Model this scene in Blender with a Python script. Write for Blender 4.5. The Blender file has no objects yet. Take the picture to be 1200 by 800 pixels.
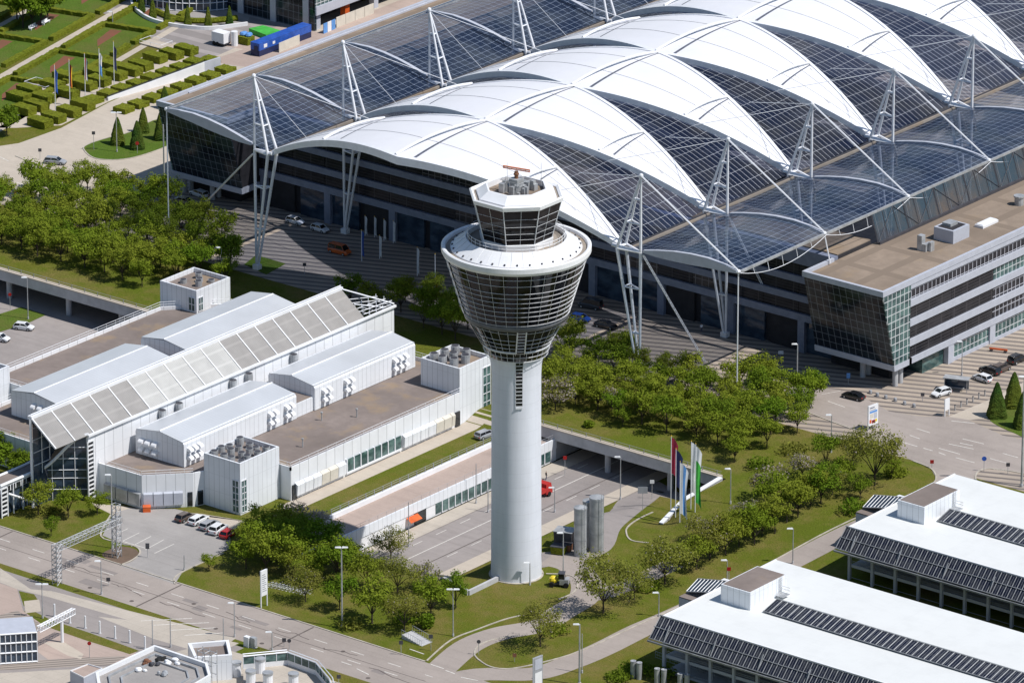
import bpy, bmesh, math, random
from mathutils import Vector, Matrix
rnd = random.Random(7)
C = bpy.context.scene.collection
S = bpy.context.scene
# ------------------------------------------------------------------ camera
FPX = 8000.0
PT, YW = math.radians(20.5), math.radians(128.61)
FW = Vector((math.cos(YW)*math.cos(PT), math.sin(YW)*math.cos(PT), -math.sin(PT)))
RT = Vector((math.sin(YW), -math.cos(YW), 0.0))
UPV = RT.cross(FW)
def ray(x, y): return FW + RT*((x-600)/FPX) + UPV*((400-y)/FPX)
CAM = ray(605, 672)*-1218.0                       # the tower foot is the origin
cd = bpy.data.cameras.new('camera'); cam = bpy.data.objects.new('camera', cd); C.objects.link(cam)
cd.sensor_width = 36; cd.lens = 36*FPX/1200; cd.clip_start = 10; cd.clip_end = 6000
cam.matrix_world = Matrix.Translation(CAM) @ Matrix((RT, UPV, -FW)).transposed().to_4x4()
S.camera = cam

def sst(a, b, x):
    t = min(1.0, max(0.0, (x-a)/(b-a))); return t*t*(3-2*t)
# ground height: the plateau (1.5), the low road in its trench (-4.5), ramps between
TW, TX = -35.5, -13.0
def ground_h(x, y):
    if y >= 57: return 1.5
    if x < TW:
        if x < -130 and y > -5: return -4.5
        return 1.5*sst(51, 57, y)
    upl = 1.5*sst(18, 57, y)
    wy = sst(24, 56, y)
    if x < TX: w = sst(-15, -1, y)
    elif x < -6:
        k = sst(TX, -6, x); w = sst(-15, -1, y)*(1-k) + wy*k
    elif x <= 2.6: w = wy
    else:
        wid = max(1.2, 18*(1-sst(30, 44, y))); w = wy*(1-sst(2.6, 2.6+wid, x))
    return upl*(1-w) - 4.5*w
def pz(x, y, z=0.0):
    """the point at height z on the sight line through a photo pixel"""
    r = ray(x, y); return CAM + r*((z-CAM.z)/r.z)
def gp(x, y):
    """the point of the ground on the sight line through a photo pixel (marching from the camera)"""
    r = ray(x, y); t = (6-CAM.z)/r.z; pt = None
    for i in range(400):
        p = CAM + r*t; d = p.z-ground_h(p.x, p.y)
        if d <= 0: break
        pt = t; t += 0.12
    a, b = (pt or t), t
    for i in range(20):
        m = (a+b)/2; p = CAM + r*m
        if p.z > ground_h(p.x, p.y): a = m
        else: b = m
    p = CAM + r*b; p.z = ground_h(p.x, p.y); return p
def hgt(p, ytop):
    """height of a vertical thing standing at p whose top shows at row ytop"""
    lo, hi = 0.0, 90.0
    for i in range(40):
        m = (lo+hi)/2; d = p+Vector((0, 0, m))-CAM
        y = 400-FPX*d.dot(UPV)/d.dot(FW)
        if y > ytop: lo = m
        else: hi = m
    return lo
# ------------------------------------------------------------------ mesh builder
class MB:
    def __init__(s): s.v = []; s.f = []; s.m = []
    def add(s, vs, fs, m=0):
        o = len(s.v); s.v += [tuple(p) for p in vs]
        for f in fs: s.f.append([i+o for i in f]); s.m.append(m)
        return s
    def hexa(s, p, m=0): return s.add(p, [(3,2,1,0),(4,5,6,7),(0,1,5,4),(1,2,6,5),(2,3,7,6),(3,0,4,7)], m)
    def box(s, x0, x1, y0, y1, z0, z1, m=0):
        return s.hexa([(x0,y0,z0),(x1,y0,z0),(x1,y1,z0),(x0,y1,z0),(x0,y0,z1),(x1,y0,z1),(x1,y1,z1),(x0,y1,z1)], m)
    def prism(s, poly, z0, z1, m=0, mtop=None):
        n = len(poly); a = sum(poly[i][0]*poly[(i+1)%n][1]-poly[(i+1)%n][0]*poly[i][1] for i in range(n))
        if a < 0: poly = poly[::-1]
        vs = [(p[0],p[1],z0) for p in poly]+[(p[0],p[1],z1) for p in poly]
        s.add(vs, [[i,(i+1)%n,n+(i+1)%n,n+i] for i in range(n)]+[list(range(n))[::-1]], m)
        return s.add([(p[0],p[1],z1) for p in poly], [list(range(n))], m if mtop is None else mtop)
    def extr(s, prof, axis, a0, a1, m=0):
        """profile of (u,z) pairs extruded along 'x' (u=y) or 'y' (u=x)"""
        n = len(prof)
        mk = (lambda u, z, a: (a,u,z)) if axis == 'x' else (lambda u, z, a: (u,a,z))
        vs = [mk(u,z,a0) for u,z in prof]+[mk(u,z,a1) for u,z in prof]
        return s.add(vs, [[i,(i+1)%n,n+(i+1)%n,n+i] for i in range(n)]+[list(range(n)),[n+i for i in range(n)][::-1]], m)
    def quad(s, a, b, c, d, m=0): return s.add([a,b,c,d], [(0,1,2,3)], m)
    def slab(s, a, b, c, d, t, m=0):
        a,b,c,d = map(Vector, (a,b,c,d)); n = (b-a).cross(d-a).normalized()*t
        return s.hexa([a-n,b-n,c-n,d-n,a,b,c,d], m)
    def tube(s, p, q, r, n=6, r2=None, m=0):
        p = Vector(p); q = Vector(q); d = (q-p)
        if d.length < 1e-6: return s
        d.normalize(); a = d.cross(Vector((0,0,1)) if abs(d.z) < .95 else Vector((1,0,0))).normalized(); b = d.cross(a)
        r2 = r if r2 is None else r2; vs = []
        for c, rr in ((p,r),(q,r2)):
            for i in range(n):
                t = 2*math.pi*i/n; vs.append(c+a*(rr*math.cos(t))+b*(rr*math.sin(t)))
        return s.add(vs, [[i,(i+1)%n,n+(i+1)%n,n+i] for i in range(n)]+[list(range(n))[::-1],[n+i for i in range(n)]], m)
    def path(s, pts, r, n=6, m=0):
        for a, b in zip(pts, pts[1:]): s.tube(a, b, r, n, m=m)
        return s
    def lathe(s, prof, n=64, cx=0, cy=0, m=0, a0=0, a1=2*math.pi, close=False):
        full = abs(a1-a0-2*math.pi) < 1e-6; k = n if full else n+1; vs = []
        for r, z in prof:
            for i in range(k):
                t = a0+(a1-a0)*i/n; vs.append((cx+r*math.cos(t), cy+r*math.sin(t), z))
        fs = []
        L = len(prof); rng = range(L) if close else range(L-1)
        for j in rng:
            jj = (j+1) % L
            for i in range(n):
                i2 = (i+1) % k
                fs.append([j*k+i, j*k+i2, jj*k+i2, jj*k+i])
        return s.add(vs, fs, m)
    def ball(s, c, rx, ry, rz, n=8, k=5, m=0):
        c = Vector(c); pr = [(math.sin(math.pi*i/k), -math.cos(math.pi*i/k)) for i in range(k+1)]
        vs = []
        for r, z in pr:
            for i in range(n):
                t = 2*math.pi*i/n; vs.append((c.x+rx*r*math.cos(t), c.y+ry*r*math.sin(t), c.z+rz*z))
        return s.add(vs, [[j*n+i, j*n+(i+1)%n, (j+1)*n+(i+1)%n, (j+1)*n+i] for j in range(k) for i in range(n)], m)
    def build(s, name, mats, parent=None, org=None, smooth=False, fix=False):
        me = bpy.data.meshes.new(name)
        o = Vector(org) if org is not None else (Vector(parent['o']) if parent is not None and 'o' in parent else Vector((0,0,0)))
        me.from_pydata([(p[0]-o.x,p[1]-o.y,p[2]-o.z) for p in s.v], [], s.f)
        if not isinstance(mats, (list,tuple)): mats = [mats]
        for x in mats: me.materials.append(x)
        me.polygons.foreach_set('material_index', s.m)
        if smooth: me.polygons.foreach_set('use_smooth', [True]*len(s.f))
        if fix:
            bm = bmesh.new(); bm.from_mesh(me); bmesh.ops.recalc_face_normals(bm, faces=bm.faces); bm.to_mesh(me); bm.free()
        me.update()
        ob = bpy.data.objects.new(name, me); C.objects.link(ob)
        if parent is not None:
            ob.parent = parent
            if 'o' in parent: ob['o'] = list(o)
        elif org is not None: ob.location = o
        return ob
def thing(name, label, cat, loc=(0,0,0), rz=0.0, group=None, local=False):
    """an Empty at the base of a thing; its parts are meshes below it"""
    o = bpy.data.objects.new(name, None); C.objects.link(o); o.empty_display_size = 0.5
    o.location = loc; o.rotation_euler = (0,0,rz); o['label'] = label; o['category'] = cat
    if group: o['group'] = group
    if not local: o['o'] = list(loc)
    return o
def tag(o, label, cat, group=None):
    o['label'] = label; o['category'] = cat
    if group: o['group'] = group
    return o
def struct(o, kind='structure'): o['kind'] = kind; return o
def dup(root, loc, rz=0.0, label=None, group=None, sc=None):
    r = root.copy(); C.objects.link(r); r.location = loc; r.rotation_euler = (0,0,rz)
    if sc: r.scale = sc
    if label: r['label'] = label
    if group: r['group'] = group
    for ch in list(root.children):
        c = ch.copy(); C.objects.link(c); c.parent = r
        for g in list(ch.children):
            d = g.copy(); C.objects.link(d); d.parent = c
    return r
# ------------------------------------------------------------------ materials
class NT:
    def __init__(s, name):
        s.mat = bpy.data.materials.new(name); s.mat.use_nodes = True
        s.t = s.mat.node_tree; s.b = s.t.nodes['Principled BSDF']
        s.out = s.t.nodes['Material Output']
        s.pos = s.n('ShaderNodeNewGeometry').outputs['Position']
    def n(s, ty, **k):
        x = s.t.nodes.new(ty)
        for a, b in k.items(): setattr(x, a, b)
        return x
    def l(s, a, b): s.t.links.new(a, b)
    def math(s, op, a, b=None, c=None):
        x = s.n('ShaderNodeMath', operation=op)
        for i, v in enumerate((a,b,c)):
            if v is None: continue
            if isinstance(v, (int,float)): x.inputs[i].default_value = v
            else: s.l(v, x.inputs[i])
        return x.outputs[0]
    def dot(s, vec, src=None):
        x = s.n('ShaderNodeVectorMath', operation='DOT_PRODUCT'); s.l(src or s.pos, x.inputs[0]); x.inputs[1].default_value = vec
        return x.outputs['Value']
    def lines(s, vec, period, width, off=0.0):
        f = s.math('FRACT', s.math('DIVIDE', s.math('ADD', s.dot(vec), off), period))
        return s.math('LESS_THAN', f, width/period)
    def noise(s, scale, detail=4, rough=.6, lo=.35, hi=.65, src=None, stretch=None):
        x = s.n('ShaderNodeTexNoise'); x.inputs['Scale'].default_value = scale; x.inputs['Detail'].default_value = detail; x.inputs['Roughness'].default_value = rough
        v = src or s.pos
        if stretch:
            mp = s.n('ShaderNodeMapping'); mp.inputs['Scale'].default_value = stretch; s.l(v, mp.inputs['Vector']); v = mp.outputs['Vector']
        s.l(v, x.inputs['Vector'])
        r = s.n('ShaderNodeMapRange'); r.inputs['From Min'].default_value = lo; r.inputs['From Max'].default_value = hi
        s.l(x.outputs['Fac'], r.inputs['Value']); return r.outputs['Result']
    def mix(s, fac, a, b):
        x = s.n('ShaderNodeMix', data_type='RGBA')
        if isinstance(fac, (int,float)): x.inputs['Factor'].default_value = fac
        else: s.l(fac, x.inputs['Factor'])
        for i, v in ((6,a),(7,b)):
            if isinstance(v, (tuple,list)): x.inputs[i].default_value = (*v,1) if len(v) == 3 else v
            else: s.l(v, x.inputs[i])
        return x.outputs[2]
    def base(s, v, rough=.6, metal=0.0, spec=.4):
        if isinstance(v, (tuple,list)): s.b.inputs['Base Color'].default_value = (*v,1)
        else: s.l(v, s.b.inputs['Base Color'])
        s.b.inputs['Roughness'].default_value = rough; s.b.inputs['Metallic'].default_value = metal; s.b.inputs['Specular IOR Level'].default_value = spec
        return s
    def bump(s, h, strength=.3, dist=.05):
        x = s.n('ShaderNodeBump'); x.inputs['Strength'].default_value = strength; x.inputs['Distance'].default_value = dist
        s.l(h, x.inputs['Height']); s.l(x.outputs['Normal'], s.b.inputs['Normal']); return s
def mul(c, k): return tuple(min(1, v*k) for v in c)
def plain(name, c, rough=.5, metal=0.0, var=.18, scale=.7, spec=.4):
    t = NT(name); t.base(t.mix(t.noise(scale), mul(c,1-var), mul(c,1+var)), rough, metal, spec); return t.mat
def mottled(name, c1, c2, c3, s1=.05, s2=.6, rough=.9):
    t = NT(name)
    a = t.mix(t.noise(s1, 5), c1, c2); a = t.mix(t.math('MULTIPLY', t.noise(s2, 6, .7, .45, .75), .6), a, c3)
    t.base(a, rough, 0, .2); return t
M = {}
# ground
def grass(name, c1, c2, c3, dry):
    t = NT(name)
    a = t.mix(t.noise(.035, 5, .6, .3, .7), c1, c2)
    a = t.mix(t.noise(.35, 5, .7, .4, .7), a, c3)
    a = t.mix(t.math('MULTIPLY', t.noise(.075, 7, .78, .44, .64), .75), a, dry)
    a = t.mix(t.math('MULTIPLY', t.noise(2.5, 3, .6, .4, .7), .35), a, mul(c3,.45))
    t.base(a, .95, 0, .1); t.bump(t.noise(3.0, 4), .6, .15); return t.mat
M['grass'] = grass('lawn_grass', (.092,.125,.012), (.150,.138,.022), (.105,.138,.012), (.215,.16,.06))
M['grass2'] = grass('bright_grass', (.085,.15,.020), (.11,.165,.022), (.08,.135,.016), (.14,.135,.04))
def asphalt(name, c, patch=.22, slab=0.0):
    t = NT(name)
    a = t.mix(t.noise(.03, 5, .65, .3, .7), mul(c,1-patch), mul(c,1+patch))
    a = t.mix(t.math('MULTIPLY', t.noise(.25, 5, .75, .45, .8), .5), a, mul(c,.72))
    a = t.mix(t.math('MULTIPLY', t.noise(.5, 4, .6, .5, .75, stretch=(.04,1.6,1)), .35), a, mul(c,.6))
    a = t.mix(t.math('MULTIPLY', t.noise(3.0, 3), .25), a, mul(c,1.25))
    if slab:
        L = t.math('MAXIMUM', t.lines((1,0,0), slab, .07), t.lines((0,1,0), slab, .07)); a = t.mix(t.math('MULTIPLY', L, .35), a, mul(c,.45))
    t.base(a, .9, 0, .2); return t.mat
M['road'] = asphalt('road_asphalt', (.335,.29,.26))
M['road_low'] = asphalt('low_road_asphalt', (.285,.255,.24))
M['lot'] = asphalt('parking_asphalt', (.325,.305,.29))
M['concrete'] = asphalt('concrete_paving', (.45,.40,.34), .12, 4.0)
M['path'] = asphalt('pale_path', (.47,.41,.34), .12)
M['pinkpave'] = asphalt('pink_paving', (.40,.315,.27), .1)
M['kerb'] = plain('kerb_stone', (.42,.38,.32), .85)
M['paint'] = plain('road_paint', (.62,.59,.54), .8, var=.15, scale=2)
M['seam'] = plain('tar_seam', (.12,.10,.09), .9)
M['hallfloor'] = mottled('darkened_hall_floor', (.026,.030,.044), (.070,.070,.076), (.018,.02,.028), .06, .5).mat  # plaza floor darkened in colour so the glazed interior looks dim from above
M['soil'] = mottled('bed_soil', (.14,.10,.07), (.19,.13,.10), (.09,.07,.05)).mat
M['redbed'] = mottled('red_flower_bed', (.22,.075,.05), (.17,.08,.05), (.11,.10,.03), .1, 1.5).mat
def stripes():
    t = NT('striped_plaza_paving')
    c = (.40,.335,.27); L = t.lines((-.39,.92,0), 2.15, .78)
    a = t.mix(t.noise(.06, 5), mul(c,.88), mul(c,1.1)); a = t.mix(L, a, (.155,.135,.125))
    a = t.mix(t.math('MULTIPLY', t.noise(.5, 5), .3), a, (.24,.2,.18)); t.base(a, .85, 0, .2); return t.mat
M['stripes'] = stripes()
def parterre_pave():
    t = NT('garden_pavement'); c = (.26,.235,.225)
    L = t.lines((0,1,0), 5.2, 1.9); a = t.mix(L, c, mul(c,1.35)); a = t.mix(t.math('MULTIPLY', t.noise(.3,5), .3), a, mul(c,.7)); t.base(a, .9); return t.mat
M['gardenpave'] = parterre_pave()
def rails():
    t = NT('striped_ramp_paving'); c = (.34,.29,.25); L = t.lines((.75,-.66,0), .9, .4); t.base(t.mix(L, c, mul(c,.55)), .9); return t.mat
M['ramp'] = rails()
# building skins
def clad(name, c, per=1.25, dark=.62, hor=3.3, rough=.4):
    t = NT(name)
    v = t.lines((1,1,0), per, .07*per); h = t.lines((0,0,1), hor, .05)
    a = t.mix(t.noise(.15, 4), mul(c,.93), mul(c,1.04))
    a = t.mix(t.math('MULTIPLY', t.noise(.6, 4, .6, .45, .8, stretch=(1,1,.08)), .25), a, mul(c,.8))
    a = t.mix(v, a, mul(c,dark)); a = t.mix(h, a, mul(c,.75)); t.base(a, rough, 0, .4); return t.mat
M['clad'] = clad('white_cladding', (.77,.79,.82))
M['clad2'] = clad('white_wide_cladding', (.79,.80,.82), 2.5, .66, 9)
M['cream'] = plain('cream_blind', (.62,.58,.50), .6, var=.06)
M['white'] = plain('white_paint', (.78,.785,.80), .45, var=.05, scale=.3)
M['whitemetal'] = plain('white_steel', (.76,.77,.80), .4, var=.05)
M['cargrey'] = plain('grey_steel', (.33,.34,.36), .5, var=.1)
M['darksteel'] = plain('dark_steel', (.06,.06,.07), .5)
M['galv'] = plain('galvanised_steel', (.42,.43,.44), .45, .3)
def gravel(name, c, grid=None):
    t = NT(name)
    a = t.mix(t.noise(.05, 6, .65, .35, .65), mul(c,.78), mul(c,1.2)); a = t.mix(t.math('MULTIPLY', t.noise(.5, 6, .7), .5), a, mul(c,.72))
    a = t.mix(t.math('MULTIPLY', t.noise(.13, 4, .6, .55, .66), .6), a, (.30,.22,.14))
    if grid:
        L = t.math('MAXIMUM', t.lines((1,0,0), grid[0], grid[1], 7), t.lines((0,1,0), grid[0]*1.4, grid[1], 2)); a = t.mix(t.math('MULTIPLY', L, .75), a, mul(c,.72))
    t.base(a, .95, 0, .1); return t.mat
M['gravel'] = gravel('brown_gravel_roof', (.235,.195,.175))
M['gravel2'] = gravel('beige_gravel_roof', (.285,.225,.175), (8.6, 2.0))
M['gravel3'] = gravel('grey_gravel', (.32,.28,.24))
def shedroof():
    t = NT('pale_sheet_roof'); c = (.565,.585,.61)
    L = t.lines((0,1,0), .8, .06); a = t.mix(t.noise(.08,5), mul(c,.92), mul(c,1.05)); a = t.mix(L, a, mul(c,.85)); t.base(a, .35, .1, .5); return t.mat
M['shedroof'] = shedroof()
def whiteroof():
    t = NT('white_roof_membrane'); c = (.70,.71,.695)
    a = t.mix(t.noise(.06,5,.6,.3,.7), mul(c,.95), c); a = t.mix(t.math('MULTIPLY', t.lines((1,0,0), 6.2, .1), .25), a, mul(c,.85))
    a = t.mix(t.math('MULTIPLY', t.noise(.2,6,.7,.48,.75), .5), a, mul(c,.82)); a = t.mix(t.math('MULTIPLY', t.noise(1.2,4,.6,.5,.8,stretch=(.15,1,1)), .25), a, mul(c,.86)); t.base(a, .6, 0, .3); return t.mat
M['whiteroof'] = whiteroof()
def membrane():
    t = NT('white_tent_membrane'); c = (.755,.755,.785)
    a = t.mix(t.noise(.05,4), mul(c,.95), c)
    a = t.mix(t.math('MULTIPLY', t.noise(.25,6,.75,.46,.78), .3), a, mul(c,.82)); t.base(a, .5, 0, .4); return t.mat
M['membrane'] = membrane()
def hallglass(name, c):
    t = NT(name)
    L = t.lines((0,1,0), .42, .1); D = t.lines((1,0,1), .5, .08)
    a = t.mix(t.noise(.3,4,.6,.4,.7), mul(c,.9), mul(c,1.08)); a = t.mix(t.math('MULTIPLY', t.math('MAXIMUM', L, D), .5), a, mul(c,1.3)); t.base(a, .35, 0, .5); return t.mat
M['hallgrey'] = hallglass('grey_translucent_glazing', (.29,.275,.26))
M['hallpale'] = hallglass('pale_translucent_glazing', (.44,.435,.415))
def glass(name, c, rough=.06, var=None, spec=.6, grid=None, line=(.5,.52,.55)):
    t = NT(name); a = c
    if var: a = t.mix(t.noise(var[0], 4, .6, .42, .62, stretch=(1,1,2)), c, var[1])
    r = None
    if grid:
        L = t.lines(grid[0], grid[1], grid[2], grid[5] if len(grid) > 5 else 0)
        if grid[3]: L = t.math('MAXIMUM', L, t.lines((0,0,1), grid[3], grid[4]))
        a = t.mix(L, a, line)
    t.base(a, rough, 0, spec); return t.mat
M['glass'] = glass('dark_glass', (.012,.014,.018), .06, (.3,(.03,.035,.04)), .5)
M['glasstower'] = glass('tower_glass', (.006,.006,.008), .05, (.25,(.018,.018,.022)), .3)
M['glassgreen'] = glass('green_tinted_glass', (.03,.07,.07), .08, (.35,(.12,.20,.19)), .5)
M['glassblue'] = glass('blue_tinted_glass', (.02,.035,.06), .08, (.25,(.06,.09,.13)), .6)
M['glassfront'] = glass('reflective_front_glazing', (.010,.014,.022), .1, (.12,(.03,.045,.052)), .3, ((1,0,0), 1.5, .11, 1.6, .10), (.15,.17,.20))
M['winband'] = glass('office_window_glazing', (.016,.018,.024), .1, (.2,(.05,.045,.045)), .5, ((1,1,0), 1.6, .14, 1.35, .12), (.17,.16,.17))
M['winlouvre'] = glass('louvred_window_glazing', (.013,.014,.019), .2, (.2,(.03,.03,.036)), .3, ((1,1,0), 4.2, .25, .62, .12), (.052,.050,.056))
M['wineast'] = glass('east_window_glazing', (.014,.016,.024), .1, (.22,(.03,.03,.04)), .5, ((0,1,0), 1.35, .16, 1.55, .16), (.46,.47,.52))
M['wineastg'] = glass('green_window_glazing', (.03,.065,.07), .1, (.4,(.10,.18,.17)), .5, ((0,1,0), 1.35, .16, 1.55, .16), (.60,.62,.63))
M['spandrel'] = plain('white_spandrel_panel', (.46,.48,.54), .45, var=.05)
M['frontband'] = plain('shade_darkened_front_band', (.20,.225,.30), .5, var=.1)  # spandrel colour darkened and blued to paint in the shade of the front
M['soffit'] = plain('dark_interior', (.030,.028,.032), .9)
def roofglass(name, c, var, tr, px_, wx, py_, wy, tint, lcol=(.55,.57,.62)):
    t = NT(name)
    a = t.mix(t.noise(.07, 5, .65, .45, .66), c, var)
    t.base(a, .08, 0, .6)
    L = t.math('MAXIMUM', t.lines((1,0,0), px_, wx), t.lines((0,1,0), py_, wy))
    tb = t.n('ShaderNodeBsdfTransparent'); tb.inputs['Color'].default_value = (*tint,1)
    m1 = t.n('ShaderNodeMixShader'); m1.inputs[0].default_value = tr; t.l(t.b.outputs[0], m1.inputs[1]); t.l(tb.outputs[0], m1.inputs[2])
    fr = t.n('ShaderNodeBsdfPrincipled'); fr.inputs['Base Color'].default_value = (*lcol,1); fr.inputs['Roughness'].default_value = .5
    m2 = t.n('ShaderNodeMixShader'); t.l(L, m2.inputs[0]); t.l(m1.outputs[0], m2.inputs[1]); t.l(fr.outputs[0], m2.inputs[2])
    t.l(m2.outputs[0], t.out.inputs['Surface']); return t.mat
M['naveglass'] = roofglass('nave_roof_glazing', (.020,.028,.062), (.09,.09,.095), .60, 2.7, .045, 1.37, .06, (.72,.80,1.0))
M['aisleglass'] = roofglass('aisle_roof_glazing', (.026,.044,.092), (.13,.155,.19), .54, 1.6, .052, 1.83, .055, (.8,.85,.95), (.30,.36,.47))
M['curtain'] = roofglass('sloped_curtain_glazing', (.05,.085,.12), (.17,.13,.11), .45, 100, .01, 3.4, .12, (.85,.9,.95), (.12,.13,.15))  # brown and blue tones paint reflections into the glazing colour
def concrete_tower():
    t = NT('white_tower_concrete'); c = (.755,.775,.835)
    a = t.mix(t.noise(.12,4), mul(c,.94), mul(c,1.03)); a = t.mix(t.math('MULTIPLY', t.noise(.8,5,.7,.42,.75,stretch=(1,1,.05)), .5), a, mul(c,.80)); a = t.mix(t.math('MULTIPLY', t.noise(.35,5,.7,.5,.7), .2), a, mul(c,.85))
    L = t.lines((0,0,1), 2.6, .06); a = t.mix(t.math('MULTIPLY', L, .35), a, mul(c,.66)); t.base(a, .6, 0, .3); t.bump(t.math('SUBTRACT', 1.0, L), .15, .03); return t.mat
M['towerconc'] = concrete_tower()
M['concwall'] = plain('grey_concrete', (.45,.45,.46), .8, var=.12, scale=.4)
M['orange'] = plain('orange_paint', (.62,.11,.02), .5); M['red'] = plain('red_paint', (.45,.03,.025), .45)
M['yellow'] = plain('yellow_paint', (.72,.55,.03), .5); M['greenp'] = plain('green_cloth', (.06,.40,.06), .7)
M['blue'] = plain('blue_paint', (.03,.10,.42), .4); M['navy'] = plain('navy_paint', (.02,.028,.09), .5)
M['black'] = plain('black_cloth', (.015,.015,.015), .8); M['gold'] = plain('gold_cloth', (.75,.45,.03), .8)
M['skyblue'] = plain('light_blue_cloth', (.12,.30,.65), .8); M['maroon'] = plain('maroon_cloth', (.30,.02,.05), .8)
M['tyre'] = plain('tyre_rubber', (.012,.012,.012), .9); M['cgl'] = glass('vehicle_glass', (.01,.012,.015), .05, None, .6)
M['tail'] = plain('red_lamp', (.35,.01,.01), .3); M['head'] = plain('clear_lamp', (.7,.72,.75), .2)
M['skin'] = plain('skin', (.45,.26,.18), .7); M['rust'] = plain('rusty_brown', (.20,.09,.05), .9)
M['lampglass'] = plain('lamp_cover', (.75,.76,.76), .3)
# ------------------------------------------------------------------ light
SD = Vector((.958*math.cos(math.radians(56)), .285*math.cos(math.radians(56)), math.sin(math.radians(56)))).normalized()
w = bpy.data.worlds.new('World'); S.world = w; w.use_nodes = True
sky = w.node_tree.nodes.new('ShaderNodeTexSky'); sky.sky_type = 'NISHITA'; sky.sun_disc = False
sky.sun_elevation = math.radians(56); sky.sun_rotation = math.atan2(SD.x, SD.y); sky.air_density = 1.3; sky.dust_density = .3; sky.ozone_density = 4.0
bg = w.node_tree.nodes['Background']; bg.inputs['Strength'].default_value = .08; w.node_tree.links.new(sky.outputs[0], bg.inputs['Color'])
sl = bpy.data.lights.new('sun', 'SUN'); sl.energy = 4.6; sl.angle = math.radians(.53); sl.color = (1,.968,.93)
so = bpy.data.objects.new('sun', sl); C.objects.link(so); so.rotation_euler = SD.to_track_quat('Z', 'Y').to_euler(); so.location = (0,0,300)
S.view_settings.view_transform = 'Standard'; S.view_settings.look = 'None'; S.view_settings.exposure = .03; S.view_settings.gamma = 1
S.cycles.max_bounces = 6; S.cycles.transparent_max_bounces = 12
# ================================================================== ground, roads, paths
def poly_sheet(polys, zf, step=None):
    """drape flat polygons over the ground: cut on a grid and lift every vertex to zf(x,y)"""
    bm = bmesh.new()
    for poly in polys:
        vs = [bm.verts.new((p[0],p[1],0)) for p in poly]
        f = bm.faces.new(vs); f.normal_update()
        if f.normal.z < 0: f.normal_flip()
    if step:
        xs = [v.co.x for v in bm.verts]; ys = [v.co.y for v in bm.verts]
        for ax, lo, hi in ((0,min(xs),max(xs)),(1,min(ys),max(ys))):
            k = math.floor(lo/step)+1
            while k*step < hi:
                co = (k*step,0,0) if ax == 0 else (0,k*step,0)
                bmesh.ops.bisect_plane(bm, geom=bm.verts[:]+bm.edges[:]+bm.faces[:], plane_co=co, plane_no=(1,0,0) if ax == 0 else (0,1,0)); k += 1
    bmesh.ops.triangulate(bm, faces=[f for f in bm.faces if len(f.verts) > 4])
    for v in bm.verts: v.co.z = zf(v.co.x, v.co.y)
    return bm
def sheet(name, polys, mat, eps=.004, step=None, zf=None):
    if not isinstance(polys[0][0], (tuple,list,Vector)) or isinstance(polys[0], Vector): polys = [polys]
    bm = poly_sheet(polys, (lambda x, y: (zf or ground_h)(x, y)+eps), step)
    me = bpy.data.meshes.new(name); bm.to_mesh(me); bm.free(); me.materials.append(mat)
    o = bpy.data.objects.new(name, me); C.objects.link(o); return struct(o)
def G(*pts): return [tuple(gp(x,y).xy) for x, y in pts]
def rect(x0,x1,y0,y1): return [(x0,y0),(x1,y0),(x1,y1),(x0,y1)]
def smooth_line(pts, n=6, closed=False):
    out = []; P = [Vector((p[0],p[1])) for p in pts]; N = len(P)
    for i in range(N if closed else N-1):
        p0,p1,p2,p3 = [P[(i+k) % N] if closed else P[min(max(i+k,0),N-1)] for k in (-1,0,1,2)]
        for j in range(n):
            t = j/n; out.append(tuple(.5*((2*p1)+(p2-p0)*t+(2*p0-5*p1+4*p2-p3)*t*t+(3*p1-p0-3*p2+p3)*t**3)))
    if not closed: out.append(tuple(P[-1]))
    return out
def ribbon(line, wid):
    """a strip of constant width along a line"""
    L = [Vector(p) for p in line]; a, b = [], []
    for i, p in enumerate(L):
        d = (L[min(i+1,len(L)-1)]-L[max(i-1,0)]).normalized(); n = Vector((-d.y,d.x))*wid/2
        a.append(tuple(p+n)); b.append(tuple(p-n))
    return [[a[i],a[i+1],b[i+1],b[i]] for i in range(len(L)-1)]
def kerb(line, name='kerb', wid=.28, h=.12, mat=None, closed=False):
    mb = MB(); L = [Vector((p[0],p[1])) for p in line]
    if closed: L.append(L[0])
    ln = []
    for a, b in zip(L, L[1:]):
        k = max(1, int((b-a).length/3)); ln += [a+(b-a)*i/k for i in range(k)]
    ln.append(L[-1]); vs = []
    for i, p in enumerate(ln):
        d = (ln[min(i+1,len(ln)-1)]-ln[max(i-1,0)]).normalized(); n = Vector((-d.y,d.x))*wid/2; z = ground_h(p.x,p.y)
        vs += [(p.x+n.x,p.y+n.y,z-.2),(p.x+n.x,p.y+n.y,z+h),(p.x-n.x,p.y-n.y,z+h),(p.x-n.x,p.y-n.y,z-.2)]
    mb.add(vs, [[4*i+j,4*i+(j+1)%4,4*i+4+(j+1)%4,4*i+4+j] for i in range(len(ln)-1) for j in range(4)])
    return struct(mb.build(name, mat or M['kerb'], fix=True))
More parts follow.
